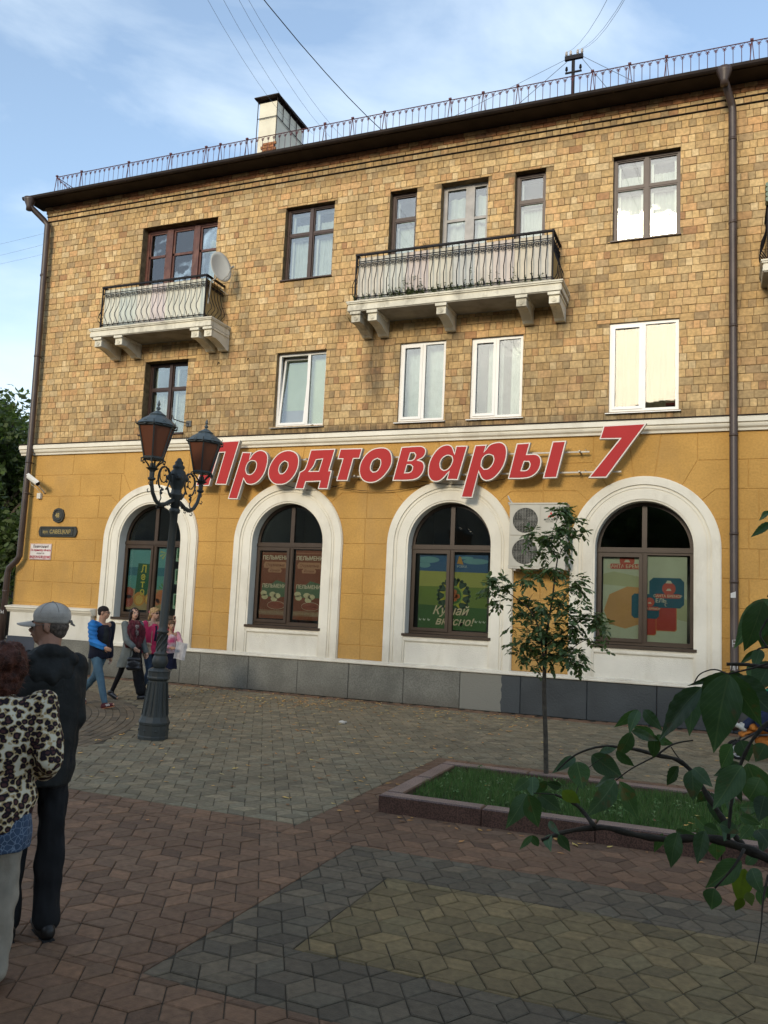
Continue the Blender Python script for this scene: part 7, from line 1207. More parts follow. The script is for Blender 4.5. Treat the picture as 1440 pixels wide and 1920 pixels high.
# ================================================================== people
def blob(name, parts, m, parent, voxel=.010, smooth=3, noise_amp=0, noise_scale=8, post=None):
    """one continuous skin grown over overlapping lofts and limbs"""
    mb = MB()
    for p_ in parts:
        k = p_[0]
        if k == 'c':
            _, a, b, r0, r1 = p_[:5]; a, b = Vector(a), Vector(b); d = (b - a); ln = max(d.length, 1e-5); d = d / ln
            pts, rs = [], []
            for i in range(4): t = math.pi / 2 * i / 4; pts.append(a - d * r0 * math.cos(t)); rs.append(max(.0015, r0 * math.sin(t)))
            for i in range(5): pts.append(a.lerp(b, i / 4)); rs.append(r0 + (r1 - r0) * i / 4)
            for i in range(3, -1, -1): t = math.pi / 2 * i / 4; pts.append(b + d * r1 * math.cos(t)); rs.append(max(.0015, r1 * math.sin(t)))
            mb.tube(pts, rs, 12)
        elif k == 'e':
            _, c, r = p_[:3]; rot = Matrix.Rotation(p_[3] if len(p_) > 3 else 0, 3, 'Z'); pit = Matrix.Rotation(p_[4] if len(p_) > 4 else 0, 3, 'Y'); q = MB(); q.ball((0, 0, 0), 1, 16, 12, sc=r); mb.add([tuple(Vector(c) + rot @ (pit @ Vector(v))) for v in q.v], q.f)
        elif k == 'l':
            rings = p_[1]; n = 20; vs = []; fs = []
            for (x, y, z, rx, ry) in rings:
                for j in range(n): t = 2 * math.pi * j / n; vs.append((x + rx * math.cos(t), y + ry * math.sin(t), z))
            for i in range(len(rings) - 1):
                for j in range(n): fs.append((i * n + j, i * n + (j + 1) % n, (i + 1) * n + (j + 1) % n, (i + 1) * n + j))
            fs.append(tuple(range(n - 1, -1, -1))); fs.append(tuple(range((len(rings) - 1) * n, len(rings) * n))); mb.add(vs, fs)
    o = mb.build('tmp', m); rm = o.modifiers.new('r', 'REMESH'); rm.mode = 'VOXEL'; rm.voxel_size = voxel
    if smooth: sm = o.modifiers.new('s', 'SMOOTH'); sm.factor = .5; sm.iterations = smooth
    me = bpy.data.meshes.new_from_object(o.evaluated_get(bpy.context.evaluated_depsgraph_get())); old = o.data; bpy.data.objects.remove(o); bpy.data.meshes.remove(old)
    if noise_amp:
        me.update(); nrm = [v.normal.copy() for v in me.vertices]
        for v, n_ in zip(me.vertices, nrm):
            q = v.co * noise_scale; a = noise.noise((q.x, q.y, q.z * .55)) + .5 * noise.noise((q.x * 2.3 + 9, q.y * 2.3, q.z * 1.1)); v.co += n_ * noise_amp * a
    if post: post(me)
    me.polygons.foreach_set('use_smooth', [True] * len(me.polygons)); me.name = name; me.materials.clear(); me.materials.append(m)
    q = bpy.data.objects.new(name, me); COL.objects.link(q); q.parent = parent; return q
def joints(H, legs, arms, head=(0, 0), lean=0.0, broad=1.0):
    J = {}; th, sh = .245 * H, .245 * H; an = .045 * H
    for s in (1, -1):
        a, k, f = legs[s]; hip = Vector((0, s * .052 * H, 0)); kn = hip + Vector((math.sin(R(a)), 0, -math.cos(R(a)))) * th; ak = kn + Vector((math.sin(R(a - k)), 0, -math.cos(R(a - k)))) * sh
        fd = Vector((math.cos(R(f)), 0, math.sin(R(f)))); up = Vector((-fd.z, 0, fd.x)); heel = ak - up * an * .75 - fd * .03 * H; toe = ak - up * an * .80 + fd * .105 * H; J['hip', s], J['knee', s], J['ankle', s], J['heel', s], J['toe', s] = hip, kn, ak, heel, toe
    low = min(min(J['heel', s].z, J['toe', s].z) for s in (1, -1)) - .017 * H
    for k in list(J): J[k] = J[k] - Vector((0, 0, low))
    hz = J['hip', 1].z; J['pelvis'] = Vector((0, 0, hz)); tl = .30 * H; lx = math.sin(R(lean))
    J['neck'] = Vector((lx * tl, 0, hz + tl * math.cos(R(lean)))); J['chest'] = J['pelvis'].lerp(J['neck'], .68); J['head'] = J['neck'] + Vector((.015 * H + lx * .05, 0, .098 * H))
    ua, fa = .172 * H, .145 * H
    for s in (1, -1):
        a, b, e, c = arms[s]; S_ = J['neck'] + Vector((0, s * .108 * H * broad, -.018 * H)); d = Vector((math.sin(R(a)) * math.cos(R(b)), s * math.sin(R(b)), -math.cos(R(a)) * math.cos(R(b)))); E_ = S_ + d * ua
        d2 = Vector((math.sin(R(a + e)) * math.cos(R(b - c)), s * math.sin(R(b - c)), -math.cos(R(a + e)) * math.cos(R(b - c)))); J['sh', s], J['el', s], J['wr', s], J['fd', s] = S_, E_, E_ + d2 * fa, d2
    return J
def hand_parts(J, s, H, curl=.5):
    w, d = J['wr', s], J['fd', s]; side = Vector((0, 1, 0)).cross(d); side = side.normalized() if side.length > .1 else Vector((1, 0, 0)); inn = Vector((0, -s, 0)); u = H / 1.75
    out = [('c', w, w + d * .05 * u, .026 * u, .030 * u), ('c', w + d * .045 * u + side * .014 * u, w + d * .075 * u + side * .02 * u, .020 * u, .016 * u), ('c', w + d * .045 * u - side * .014 * u, w + d * .075 * u - side * .02 * u, .020 * u, .016 * u)]
    for i, L_ in enumerate((.070, .080, .074, .058)):
        o = side * (.028 - .0185 * i) * u; a = w + d * .082 * u + o; b = a + (d * math.cos(curl * .7) + inn * math.sin(curl * .7)) * L_ * .5 * u; c = b + (d * math.cos(curl * 1.7) + inn * math.sin(curl * 1.7)) * L_ * .5 * u; out += [('c', a, b, .0092 * u, .0085 * u), ('c', b, c, .0085 * u, .007 * u)]
    a = w + d * .03 * u + side * .026 * u; b = a + (d * .6 + side * .75 + inn * .3).normalized() * .038 * u; out += [('c', a, b, .011 * u, .010 * u), ('c', b, b + (d * .9 + side * .2 + inn * .4).normalized() * .03 * u, .010 * u, .008 * u)]
    return out
def head_parts(J, H, yaw, female=False, pitch=0.0):
    c = J['head']; u = H / 1.75; rz = Matrix.Rotation(R(yaw), 3, 'Z') @ Matrix.Rotation(R(pitch), 3, 'Y'); P = lambda x, y, z: c + rz @ (Vector((x, y, z)) * u); ry = R(yaw)
    out = [('e', P(-.012, 0, .030), (.092 * u, .074 * u, .088 * u), ry), ('e', P(.022, 0, -.025), (.066 * u, .058 * u, .075 * u), ry), ('e', P(.046, 0, -.070), (.036 * u, .036 * u, .030 * u), ry), ('c', P(.020, .028, -.055), P(.05, .012, -.078), .022 * u, .018 * u), ('c', P(.020, -.028, -.055), P(.05, -.012, -.078), .022 * u, .018 * u),
           ('c', P(.078, 0, .012), P(.100, 0, -.020), .007 * u, .012 * u), ('c', P(.094, .009, -.022), P(.094, -.009, -.022), .008 * u, .008 * u), ('c', P(.074, .024, .022), P(.074, .050, .018), .009 * u, .007 * u), ('c', P(.074, -.024, .022), P(.074, -.050, .018), .009 * u, .007 * u),
           ('c', P(.084, .014, -.048), P(.084, -.014, -.048), .008 * u, .008 * u), ('e', P(.055, .034, -.018), (.022 * u, .018 * u, .022 * u)), ('e', P(.055, -.034, -.018), (.022 * u, .018 * u, .022 * u)),
           ('e', P(-.005, .076, -.005), (.018 * u, .009 * u, .032 * u), ry + .3), ('e', P(-.005, -.076, -.005), (.018 * u, .009 * u, .032 * u), ry - .3),
           ('c', J['neck'] + Vector((-.01, 0, -.03)) * u, P(-.015, 0, -.045), (.060 if not female else .046) * u, (.062 if not female else .044) * u)]
    return out, P, ry, u
def body(root, J, H, m, yaw=0, female=False, voxel=.0095, pitch=0.0, curl=.5, broad=1.0):
    hp, P, ry, u = head_parts(J, H, yaw, female, pitch); pel, ne = J['pelvis'], J['neck']; parts = list(hp)
    at_ = lambda f: pel.lerp(ne, f)
    parts.append(('l', [(at_(f).x, 0, at_(f).z, rx * u, ry_ * u * broad) for f, rx, ry_ in ((-.12, .07, .12), (0, .105, .155), (.2, .095, .14), (.4, .09, .135), (.65, .105, .155), (.85, .095, .15), (.98, .06, .08))]))
    for s in (1, -1):
        parts += [('c', J['hip', s], J['knee', s], .082 * u, .052 * u), ('c', J['knee', s], J['ankle', s], .052 * u, .036 * u), ('c', J['heel', s], J['toe', s], .03 * u, .024 * u), ('c', J['ankle', s], J['heel', s], .034 * u, .03 * u),
                  ('c', J['sh', s], J['el', s], .050 * u, .038 * u), ('c', J['el', s], J['wr', s], .038 * u, .025 * u), ('c', ne + Vector((0, 0, -.05 * u)), J['sh', s], .05 * u, .05 * u)] + hand_parts(J, s, H, curl)
    b = blob('body', parts, m, root, voxel, 2)
    # eyes and lips
    mb = MB(); 
    for s in (1, -1): q = P(.0755, s * .031, .006); mb.ball(tuple(q), .0105 * u, 8, 6, 0, (1, 1.2, .7))
    mb.build('eyes', mat('eye_white', (.5, .48, .45), .3), None, smooth=True).parent = root
    mb = MB()
    for s in (1, -1): q = P(.0845, s * .031, .006); mb.ball(tuple(q), .0055 * u, 6, 5); a, b_ = P(.083, s * .016, .030), P(.078, s * .050, .030); mb.tube([a, a.lerp(b_, .5) + Vector((0, 0, .004)), b_], .0042 * u, 4)
    o = mb.build('irises_and_brows', mat('dark_brow', (.025, .016, .012), .6), None); o.parent = root
    mb = MB(); mb.tube([P(.088, .022, -.047), P(.0935, .0, -.045), P(.088, -.022, -.047)], [.003 * u, .006 * u, .003 * u], 5); o = mb.build('lips', mat('lip_dark' if not female else 'lip_red', (.22, .09, .07) if not female else (.30, .05, .05), .5), None); o.parent = root
    return P, ry, u
def sleeve(J, s, u, r0, r1, r2, f=1.0): e = J['el', s]; w = J['el', s].lerp(J['wr', s], f); return [('c', J['sh', s], e, r0 * u, r1 * u), ('c', e, w, r1 * u, r2 * u)]
def torso(J, u, prof, broad=1.0): pel, ne = J['pelvis'], J['neck']; return ('l', [((pel + (ne - pel) * f).x + dx * u, 0, (pel + (ne - pel) * f).z, rx * u, ry_ * u * broad) for f, rx, ry_, dx in prof])
def trousers(J, u, r=(.095, .068, .055), f=1.0, top=.14):
    out = [('l', [(0, 0, J['pelvis'].z + z * u, rx * u, ry_ * u) for z, rx, ry_ in ((-.10, .09, .13), (0, .118, .165), (.08, .110, .150), (top, .10, .14))])]
    for s in (1, -1): out += [('c', J['hip', s], J['knee', s], r[0] * u, r[1] * u), ('c', J['knee', s], J['knee', s].lerp(J['ankle', s], f), r[1] * u, r[2] * u)]
    return out
def shoes(root, J, u, m, sole=None, thick=.040, side=(1, -1)):
    for s in side:
        h, t, a = J['heel', s], J['toe', s], J['ankle', s]; d = (t - h).normalized()
        o = blob('shoe', [('c', h, h + (t - h) * .5, thick * 1.0 * u, .043 * u), ('c', h + (t - h) * .5, t - d * .012, .043 * u, .030 * u), ('c', h + Vector((0, 0, .01)), a + Vector((0, 0, -.012)), .04 * u, .044 * u)], m, root, .008, 2)
        up = Vector((-d.z, 0, d.x)); mb = MB(); q = [h - d * .035 * u, h + d * .08 * u, t, t + d * .02 * u]; mb2 = MB(); w_ = [.030, .034, .036, .018]
        pts = [tuple(a_ + Vector((0, sg * w * u, 0)) - up * z_) for z_ in (.030 * u, .040 * u) for sg in (-1, 1) for a_, w in zip(q, w_)]
        mb.add(pts, [(0, 1, 5, 4), (1, 2, 6, 5), (2, 3, 7, 6), (8, 12, 13, 9), (9, 13, 14, 10), (10, 14, 15, 11), (0, 8, 9, 1), (1, 9, 10, 2), (2, 10, 11, 3), (4, 5, 13, 12), (5, 6, 14, 13), (6, 7, 15, 14), (0, 4, 12, 8), (3, 11, 15, 7)])
        so = mb.build('sole', sole or mat('dark_sole', (.02, .02, .02), .8), None); so.parent = o
def cloth(name, c, rough=.85, **k): return mat(name, c, rough, k.pop('var', .12), k.pop('vscale', 9), bump=k.pop('bump', .25), bscale=k.pop('bscale', 140), spec=.15, sheen=.0, **k)
def skin(name, c):
    m = mat(name, c, .55, .08, 18, spec=.35); m.node_tree.nodes['Principled BSDF'].inputs['Subsurface Weight'].default_value = .08; m.node_tree.nodes['Principled BSDF'].inputs['Subsurface Radius'].default_value = (.02, .008, .004); return m
def person(label, loc, yaw, H, legs, arms, group=None, **k):
    r = empty('person', loc, label, 'person', group, rz=R(yaw)); return r, joints(H, legs, arms, **k)
sk_a = skin('skin_warm', (.46, .26, .17)); sk_b = skin('skin_ruddy', (.36, .185, .12)); sk_c = skin('skin_fair', (.52, .31, .22))
def add(mb, name, m, root, smooth=False): o = mb.build(name, m, None, smooth=smooth); o.parent = root; return o

# ---- foreground man in a grey cap and black hooded jacket, seen from behind
r, J = person('older man seen from behind in a grey baseball cap and black hooded jacket', (-3.60, -12.43, 0), 150, 1.815, {1: (3, 4, 0), -1: (-3, 2, 0)}, {1: (12, 9, 35, 10), -1: (-4, 1, 40, 16)}, lean=2, broad=.84)
P, ry, u = body(r, J, 1.775, sk_b, yaw=62, voxel=.009, pitch=3, broad=1.1)
mj = cloth('black_jacket_cloth', (.020, .021, .020), .66, bump=.6, bscale=38)
jk = [torso(J, u, ((-.30, .135, .185, 0), (-.12, .150, .200, 0), (.1, .150, .200, .01), (.35, .152, .200, .01), (.6, .150, .212, 0), (.80, .135, .205, -.01), (.90, .11, .165, -.01), (.96, .09, .12, -.01), (1.0, .075, .085, -.01)))]
for s in (1, -1): jk += sleeve(J, s, u, .070, .064, .056, .98) + [('c', J['neck'] + Vector((-.01, 0, -.045)), J['sh', s] + Vector((0, 0, -.022)), .075 * u, .074 * u), ('c', J['chest'] + Vector((-.01, s * .08, .06)), J['el', s] + Vector((0, -s * .03, .05)), .10 * u, .062 * u), ('c', J['chest'] + Vector((-.01, s * .10, -.08)), J['el', s] + Vector((0, -s * .05, -.02)), .09 * u, .055 * u)]
def creases(me):
    nrm = [v.normal.copy() for v in me.vertices]
    for v, n0 in zip(me.vertices, nrm):
        c = v.co; q = abs(noise.noise((c.x * 7 + 2, c.y * 7, c.z * 3.2 + c.y * 4))); v.co = c + n0 * .011 * (q ** .6 - .4)
    for v in me.vertices:
        c = v.co; f = math.sin(c.z * 34 + 5 * c.y + 3 * noise.noise((c.x * 5, c.y * 5, c.z * 3))) * noise.noise((c.x * 4 + 3, c.y * 4, c.z * 4)); n_ = Vector((c.x, c.y, 0)); n_ = n_.normalized() if n_.length > .02 else Vector((1, 0, 0)); v.co += n_ * .013 * f
blob('jacket', jk, mj, r, .009, 4, noise_amp=.014, noise_scale=9, post=creases)
hd = [('e', J['neck'] + Vector((-.060, 0, .018)), (.085, .120, .060), 0, .45), ('e', J['neck'] + Vector((-.100, 0, -.065)), (.060, .125, .105), 0, .25), ('e', J['neck'] + Vector((-.02, 0, -.02)), (.10, .16, .05))]
for s in (1, -1): hd += [('c', J['neck'] + Vector((-.08, s * .11, -.005)), J['neck'] + Vector((.02, s * .115, .005)), .040, .034), ('c', J['neck'] + Vector((.02, s * .115, .005)), J['neck'] + Vector((.085, s * .05, -.03)), .034, .028)]
blob('hood', hd, mj, r, .008, 2, noise_amp=.018, noise_scale=12)
blob('trousers', trousers(J, u, (.096, .074, .070), .99), cloth('black_trouser_cloth', (.015, .0155, .017), .8), r, .009, 2, noise_amp=.014, noise_scale=11, post=creases)
shoes(r, J, u, mat('black_shoe_leather', (.010, .009, .008), .45, spec=.4))
blob('shirt_collar', [('l', [(J['neck'].x + .0, 0, J['neck'].z + z, rx, ry_) for z, rx, ry_ in ((-.03, .078, .078), (.022, .068, .066), (.03, .066, .064))])], cloth('pink_striped_collar', (.42, .30, .28)), r, .006, 1)
mcap = cloth('grey_cap_cloth', (.44, .395, .34), .85, bump=.3, bscale=160)
T3 = lambda x, y, z: P(x, y, z)
capp = [('e', P(-.018, 0, .058), (.106 * u, .089 * u, .080 * u), ry), ('l', [])][:1] + [('e', P(-.018, 0, .035), (.104 * u, .0865 * u, .045 * u), ry)]
def cutcap(me):
    bm = bmesh.new(); bm.from_mesh(me); inv = (P(0, 0, 0)); nrm = (P(-.06, 0, 1) - P(0, 0, 0)).normalized(); bmesh.ops.bisect_plane(bm, geom=bm.verts[:] + bm.edges[:] + bm.faces[:], plane_co=P(0, 0, .022), plane_no=nrm, clear_inner=True); bm.to_mesh(me); bm.free()
capo = blob('cap', capp, mcap, r, .006, 2, post=cutcap)
mb = MB(); vs = []; fs = []; n = 14    # curved peak
for k in range(2):
    for i in range(n + 1):
        t = math.pi * (i / n - .5) ; 
        for j, rr_ in enumerate((.0, .5, 1.0)):
            ex = .085 * rr_ * (math.cos(t) ** .6 if math.cos(t) > 0 else 0); y = .072 * math.sin(t) * (1 + .05 * rr_); x = .058 + .030 * math.cos(t) + ex; z = .034 - .10 * (y / .072) ** 2 * .16 - .012 * rr_ - k * .004; vs.append(tuple(P(x, y, z)))
for k in range(2):
    o_ = k * (n + 1) * 3
    for i in range(n):
        for j in range(2): a = o_ + i * 3 + j; fs.append((a, a + 3, a + 4, a + 1))
for i in range(n): a = i * 3 + 2; b = a + (n + 1) * 3; fs.append((a, a + 3, b + 3, b))
mb.add(vs, fs); q = add(mb, 'cap_peak', mcap, r, True); q.parent = capo
mb = MB(); mb.ball(tuple(P(-.018, 0, .137)), .008, 8, 5)
for k in range(6):
    t = R(60 * k); mb.tube([P(-.018 + .105 * math.sin(a) * math.cos(t), .088 * math.sin(a) * math.sin(t), .058 + .0805 * math.cos(a)) for a in [i * .16 for i in range(9)]], .0014, 3)
mb.tube([P(-.118, .03, .030), P(-.128, .0, .018), P(-.118, -.03, .030)], .006, 5); mb.tube([P(-.124, -.02, .015), P(-.138, -.03, .0)], .005, 4); mb.tube([P(-.122, .01, .015), P(-.14, .015, .004)], .005, 4)
q = add(mb, 'cap_seams', cloth('grey_cap_seam', (.20, .18, .155)), r); q.parent = capo
blob('hair', [('e', P(-.035, 0, .000), (.078 * u, .0765 * u, .060 * u), ry), ('e', P(-.050, 0, -.035), (.050 * u, .062 * u, .040 * u), ry), ('c', P(.012, .070, .01), P(.012, .068, -.02), .010, .006), ('c', P(.012, -.070, .01), P(.012, -.068, -.02), .010, .006)], mat('grey_cropped_hair', (.15, .115, .09), .9, .3, 60, bump=.6, bscale=300), r, .007, 1)
mb = MB(); mg = mat('thin_glasses_frame', (.12, .09, .07), .3, metal=.6)
for s in (1, -1):
    mb.tube([P(.092 + .004 * math.cos(t), s * .031 + .022 * math.cos(t), .004 + .016 * math.sin(t)) for t in [i * .55 for i in range(13)]], .0017, 4); mb.tube([P(.090, s * .053, .008), P(.04, s * .075, .010), P(-.008, s * .080, .012), P(-.02, s * .079, -.005)], .0018, 4)
mb.tube([P(.096, .009, .006), P(.098, 0, .010), P(.096, -.009, .006)], .0017, 4); add(mb, 'glasses', mg, r)

# ---- foreground woman in a leopard blouse, cut by the left edge
def leopard():
    m = bpy.data.materials.new('leopard_print'); m.use_nodes = True; t = m.node_tree; b = t.nodes['Principled BSDF']; b.inputs['Roughness'].default_value = .75; b.inputs['Specular IOR Level'].default_value = .2; N = t.nodes.new; K = t.links.new
    tc_ = N('ShaderNodeTexCoord'); ns = N('ShaderNodeTexNoise'); ns.inputs['Scale'].default_value = 22; K(tc_.outputs['Object'], ns.inputs['Vector']); vs_ = N('ShaderNodeVectorMath'); vs_.operation = 'MULTIPLY_ADD'; vs_.inputs[1].default_value = (.034, .034, .034); K(ns.outputs['Color'], vs_.inputs[0]); K(tc_.outputs['Object'], vs_.inputs[2])
    mp_ = N('ShaderNodeMapping'); mp_.inputs['Scale'].default_value = (1, 1, 1.12); K(vs_.outputs[0], mp_.inputs['Vector']); v = N('ShaderNodeTexVoronoi'); v.inputs['Scale'].default_value = 31; v.inputs['Randomness'].default_value = .72; K(mp_.outputs[0], v.inputs['Vector'])
    c = N('ShaderNodeValToRGB'); e = c.color_ramp; e.interpolation = 'LINEAR'; st = [(0, (.085, .035, .028)), (.24, (.06, .024, .024)), (.31, (.014, .008, .012)), (.50, (.012, .008, .012)), (.54, (.34, .24, .11)), (.62, (.42, .31, .16)), (.67, (.60, .55, .42))]
    while len(e.elements) < len(st): e.elements.new(.5)
    for el, (p_, cc) in zip(e.elements, st): el.position = p_; el.color = (*cc, 1)
    mr_ = N('ShaderNodeMath'); mr_.operation = 'MULTIPLY'; mr_.inputs[1].default_value = 1.0; K(v.outputs['Distance'], mr_.inputs[0]); K(mr_.outputs[0], c.inputs['Fac']); K(c.outputs[0], b.inputs['Base Color']); return m
r, J = person('woman with red-brown hair and a leopard print blouse, cut by the left edge', (-3.34, -13.00, 0), 128, 1.62, {1: (2, 3, 0), -1: (-2, 2, 0)}, {1: (20, 12, 70, 20), -1: (-16, 14, 84, 30)}, lean=3, broad=1.12)
P, ry, u = body(r, J, 1.62, sk_c, yaw=10, female=True, voxel=.0095, broad=1.15)
bl = [torso(J, u, ((-.28, .150, .205, 0), (-.05, .170, .220, 0), (.15, .160, .205, .01), (.35, .155, .200, .01), (.6, .165, .215, .01), (.82, .14, .205, 0), (.95, .11, .13, -.01), (1.03, .08, .09, -.01)))]
for s in (1, -1): bl += sleeve(J, s, u, .088, .080, .072, .62) + [('c', J['neck'] + Vector((-.01, 0, -.08)), J['sh', s] + Vector((0, 0, -.015)), .08 * u, .085 * u)]
blob('blouse', bl, leopard(), r, .010, 3, noise_amp=.015, noise_scale=6, post=creases)
def flower_denim():
    m = mat('flowered_denim', (.045, .075, .13), .85, .15, 20, bump=.3, bscale=200); t = m.node_tree; b = t.nodes['Principled BSDF']; N = t.nodes.new; K = t.links.new; old = b.inputs['Base Color'].links[0].from_socket
    tc_ = N('ShaderNodeTexCoord'); v = N('ShaderNodeTexVoronoi'); v.inputs['Scale'].default_value = 38; v.feature = 'DISTANCE_TO_EDGE'; K(tc_.outputs['Object'], v.inputs['Vector']); g = N('ShaderNodeMapRange'); g.inputs['From Min'].default_value = .03; g.inputs['From Max'].default_value = .07; g.inputs['To Min'].default_value = .7; g.inputs['To Max'].default_value = 0; K(v.outputs['Distance'], g.inputs['Value'])
    mxx = N('ShaderNodeMix'); mxx.data_type = 'RGBA'; mxx.inputs['B'].default_value = (.20, .26, .34, 1); K(g.outputs['Result'], mxx.inputs['Factor']); K(old, mxx.inputs['A']); K(mxx.outputs['Result'], b.inputs['Base Color']); return m
blob('tunic_hem', [('l', [(0, 0, J['pelvis'].z + z, rx, ry_) for z, rx, ry_ in ((-.235, .150, .196), (-.16, .156, .200), (-.05, .15, .19))])], flower_denim(), r, .010, 2, noise_amp=.010)
blob('trousers', trousers(J, u, (.105, .085, .075), .97, .1), cloth('beige_trousers_cloth', (.30, .265, .21), .85), r, .009, 2, noise_amp=.013, noise_scale=11, post=creases)
shoes(r, J, u, mat('brown_sandal_leather', (.16, .07, .035), .5))
hp = [('e', P(-.03, 0, .025), (.112 * u, .100 * u, .108 * u), ry), ('e', P(-.045, 0, -.035), (.088 * u, .098 * u, .082 * u), ry), ('e', P(-.05, 0, -.095), (.070 * u, .088 * u, .065 * u), ry), ('e', P(.03, .055, .03), (.05, .035, .07), ry), ('e', P(.03, -.055, .03), (.05, .035, .07), ry), ('e', P(.05, 0, .075), (.05, .07, .035), ry)]
hr = blob('hair', hp, mat('red_brown_hair', (.085, .026, .014), .6, .35, 30, bump=.9, bscale=120), r, .008, 1, noise_amp=.028, noise_scale=20)
mb = MB(); rg = random.Random(77)
for v in list(hr.data.vertices)[::3]:
    c = v.co; n_ = v.normal; d = (n_ * .5 + Vector((rg.gauss(0, .5), rg.gauss(0, .5), rg.gauss(-.5, .5)))).normalized(); ln = rg.uniform(.012, .030); sd_ = d.orthogonal().normalized() * .0011; mb.add([tuple(c - sd_), tuple(c + sd_), tuple(c + d * ln + n_ * .004)], [(0, 1, 2)])
q = add(mb, 'loose_strands', mat('red_brown_hair_strand', (.13, .04, .02), .5), r); q.parent = hr; q['kind'] = 'stuff'

GRP = None
# ---- young man in a blue jacket striding right
r, J = person('young man with glasses and a bright blue jacket striding past the lamp post', (-10.02, -4.48, 0), -6, 1.76, {-1: (24, 3, 14), 1: (-20, 24, -32)}, {-1: (20, 10, 52, 14), 1: (-12, 10, 16, 3)}, lean=2, broad=1.12)
P, ry, u = body(r, J, 1.76, sk_a, yaw=24, broad=1.1)
mjb = cloth('bright_blue_nylon', (.025, .17, .46), .5, bump=.2, bscale=60); mnav = cloth('navy_nylon', (.012, .015, .030), .6)
jt = [torso(J, u, ((-.16, .135, .200, 0), (0, .140, .205, 0), (.25, .132, .195, 0), (.55, .140, .205, 0), (.82, .122, .198, 0), (.95, .08, .11, 0)))]
jo = blob('jacket_body', jt + sleeve(J, 1, u, .074, .066, .054, .97), mnav, r, .010, 2, noise_amp=.012, noise_scale=9)
def puff(me):
    nrm = [v.normal.copy() for v in me.vertices]
    for v, n0 in zip(me.vertices, nrm): c = v.co; v.co = c + n0 * .006 * math.sin(c.z * 95 + c.x * 20)
blob('blue_sleeve', sleeve(J, -1, u, .080, .070, .056, .96) + [('c', J['neck'] + Vector((0, -.02, -.05)), J['sh', -1], .06 * u, .078 * u)], mjb, r, .009, 2, post=puff)
blob('blue_collar', [('c', J['neck'] + Vector((-.07, -.05, -.02)), J['neck'] + Vector((-.07, .05, -.02)), .045, .045), ('c', J['neck'] + Vector((-.07, -.05, -.02)), J['neck'] + Vector((.04, -.085, -.06)), .045, .03), ('c', J['neck'] + Vector((-.07, .05, -.02)), J['neck'] + Vector((.04, .085, -.06)), .045, .03)], mjb, r, .009, 2)
blob('tshirt', [torso(J, u, ((.02, .142, .118, .012), (.3, .138, .112, .012), (.6, .148, .112, .012), (.84, .118, .10, .010), (.93, .070, .075, .005)))], cloth('charcoal_tshirt', (.022, .026, .028)), r, .009, 2, noise_amp=.006)
def denim(name, c): return mat(name, c, .85, .25, 5, col2=(c[0] * .5, c[1] * .5, c[2] * .55), bump=.2, bscale=200)
blob('jeans', trousers(J, u, (.092, .066, .052), .97), denim('washed_blue_jeans', (.075, .15, .21)), r, .010, 2, noise_amp=.010, noise_scale=10)
shoes(r, J, u, mat('maroon_trainer', (.07, .012, .018), .6), mat('tan_gum_sole', (.36, .15, .07), .7))
mb = MB()
for s in (1, -1):
    h, t = J['heel', s], J['toe', s]
    for k in range(3): a = h + (t - h) * (.48 + .13 * k) + Vector((0, s * .044, .028)); mb.tube([a, a + Vector((.015, -s * .004, -.035))], .006, 4)
add(mb, 'shoe_stripes', mat('white_stripe', (.7, .68, .64), .6), r)
blob('hair', [('e', P(-.018, 0, .046), (.098 * u, .079 * u, .080 * u), ry), ('e', P(-.045, 0, .005), (.066 * u, .074 * u, .060 * u), ry)], mat('short_dark_hair', (.018, .011, .008), .7, .3, 60, bump=.6, bscale=260), r, .007, 1)
mb = MB()
for s in (1, -1): mb.tube([P(.094, s * .031 + .023 * math.cos(t), .006 + .015 * math.sin(t)) for t in [i * .55 for i in range(13)]], .0028, 4); mb.tube([P(.092, s * .054, .010), P(.03, s * .077, .012), P(-.01, s * .081, .010)], .0026, 4)
mb.tube([P(.097, .009, .010), P(.097, -.009, .010)], .0026, 4); add(mb, 'glasses', mat('black_plastic_frame', (.015, .012, .012), .3), r)

# ---- dark-haired young woman in grey coat and burgundy scarf
r, J = person('dark-haired young woman in a grey coat and burgundy scarf', (-10.23, -3.38, 0), -10, 1.70, {-1: (-16, 12, -18), 1: (20, 3, 8)}, {-1: (20, 8, 38, 12), 1: (8, 8, 20, 6)}, lean=1)
P, ry, u = body(r, J, 1.70, sk_c, yaw=-22, female=True)
mgc = cloth('grey_wool_coat', (.13, .145, .14), .9, bump=.4, bscale=120)
ct = [torso(J, u, ((-.62, .17, .200, -.06), (-.40, .165, .195, -.035), (-.15, .150, .182, -.01), (.1, .128, .165, 0), (.35, .118, .155, 0), (.6, .128, .165, 0), (.82, .112, .165, 0), (.95, .075, .09, 0)))]
for s in (1, -1): ct += sleeve(J, s, u, .066, .060, .056, .95)
blob('coat', ct, mgc, r, .010, 2, noise_amp=.012, noise_scale=7)
blob('black_front', [torso(J, u, ((-.60, .12, .10, .062), (-.3, .11, .10, .055), (0, .10, .10, .038), (.3, .095, .09, .032)))], cloth('black_knit', (.010, .010, .012)), r, .010, 2, noise_amp=.01)
blob('long_skirt', [('c', J['hip', 1] + Vector((.02, 0, 0)), J['knee', 1], .125 * u, .105 * u), ('c', J['knee', 1], J['ankle', 1] + Vector((0, 0, .06)), .105 * u, .10 * u)], cloth('black_skirt_cloth', (.012, .012, .014)), r, .010, 2, noise_amp=.014, noise_scale=12)
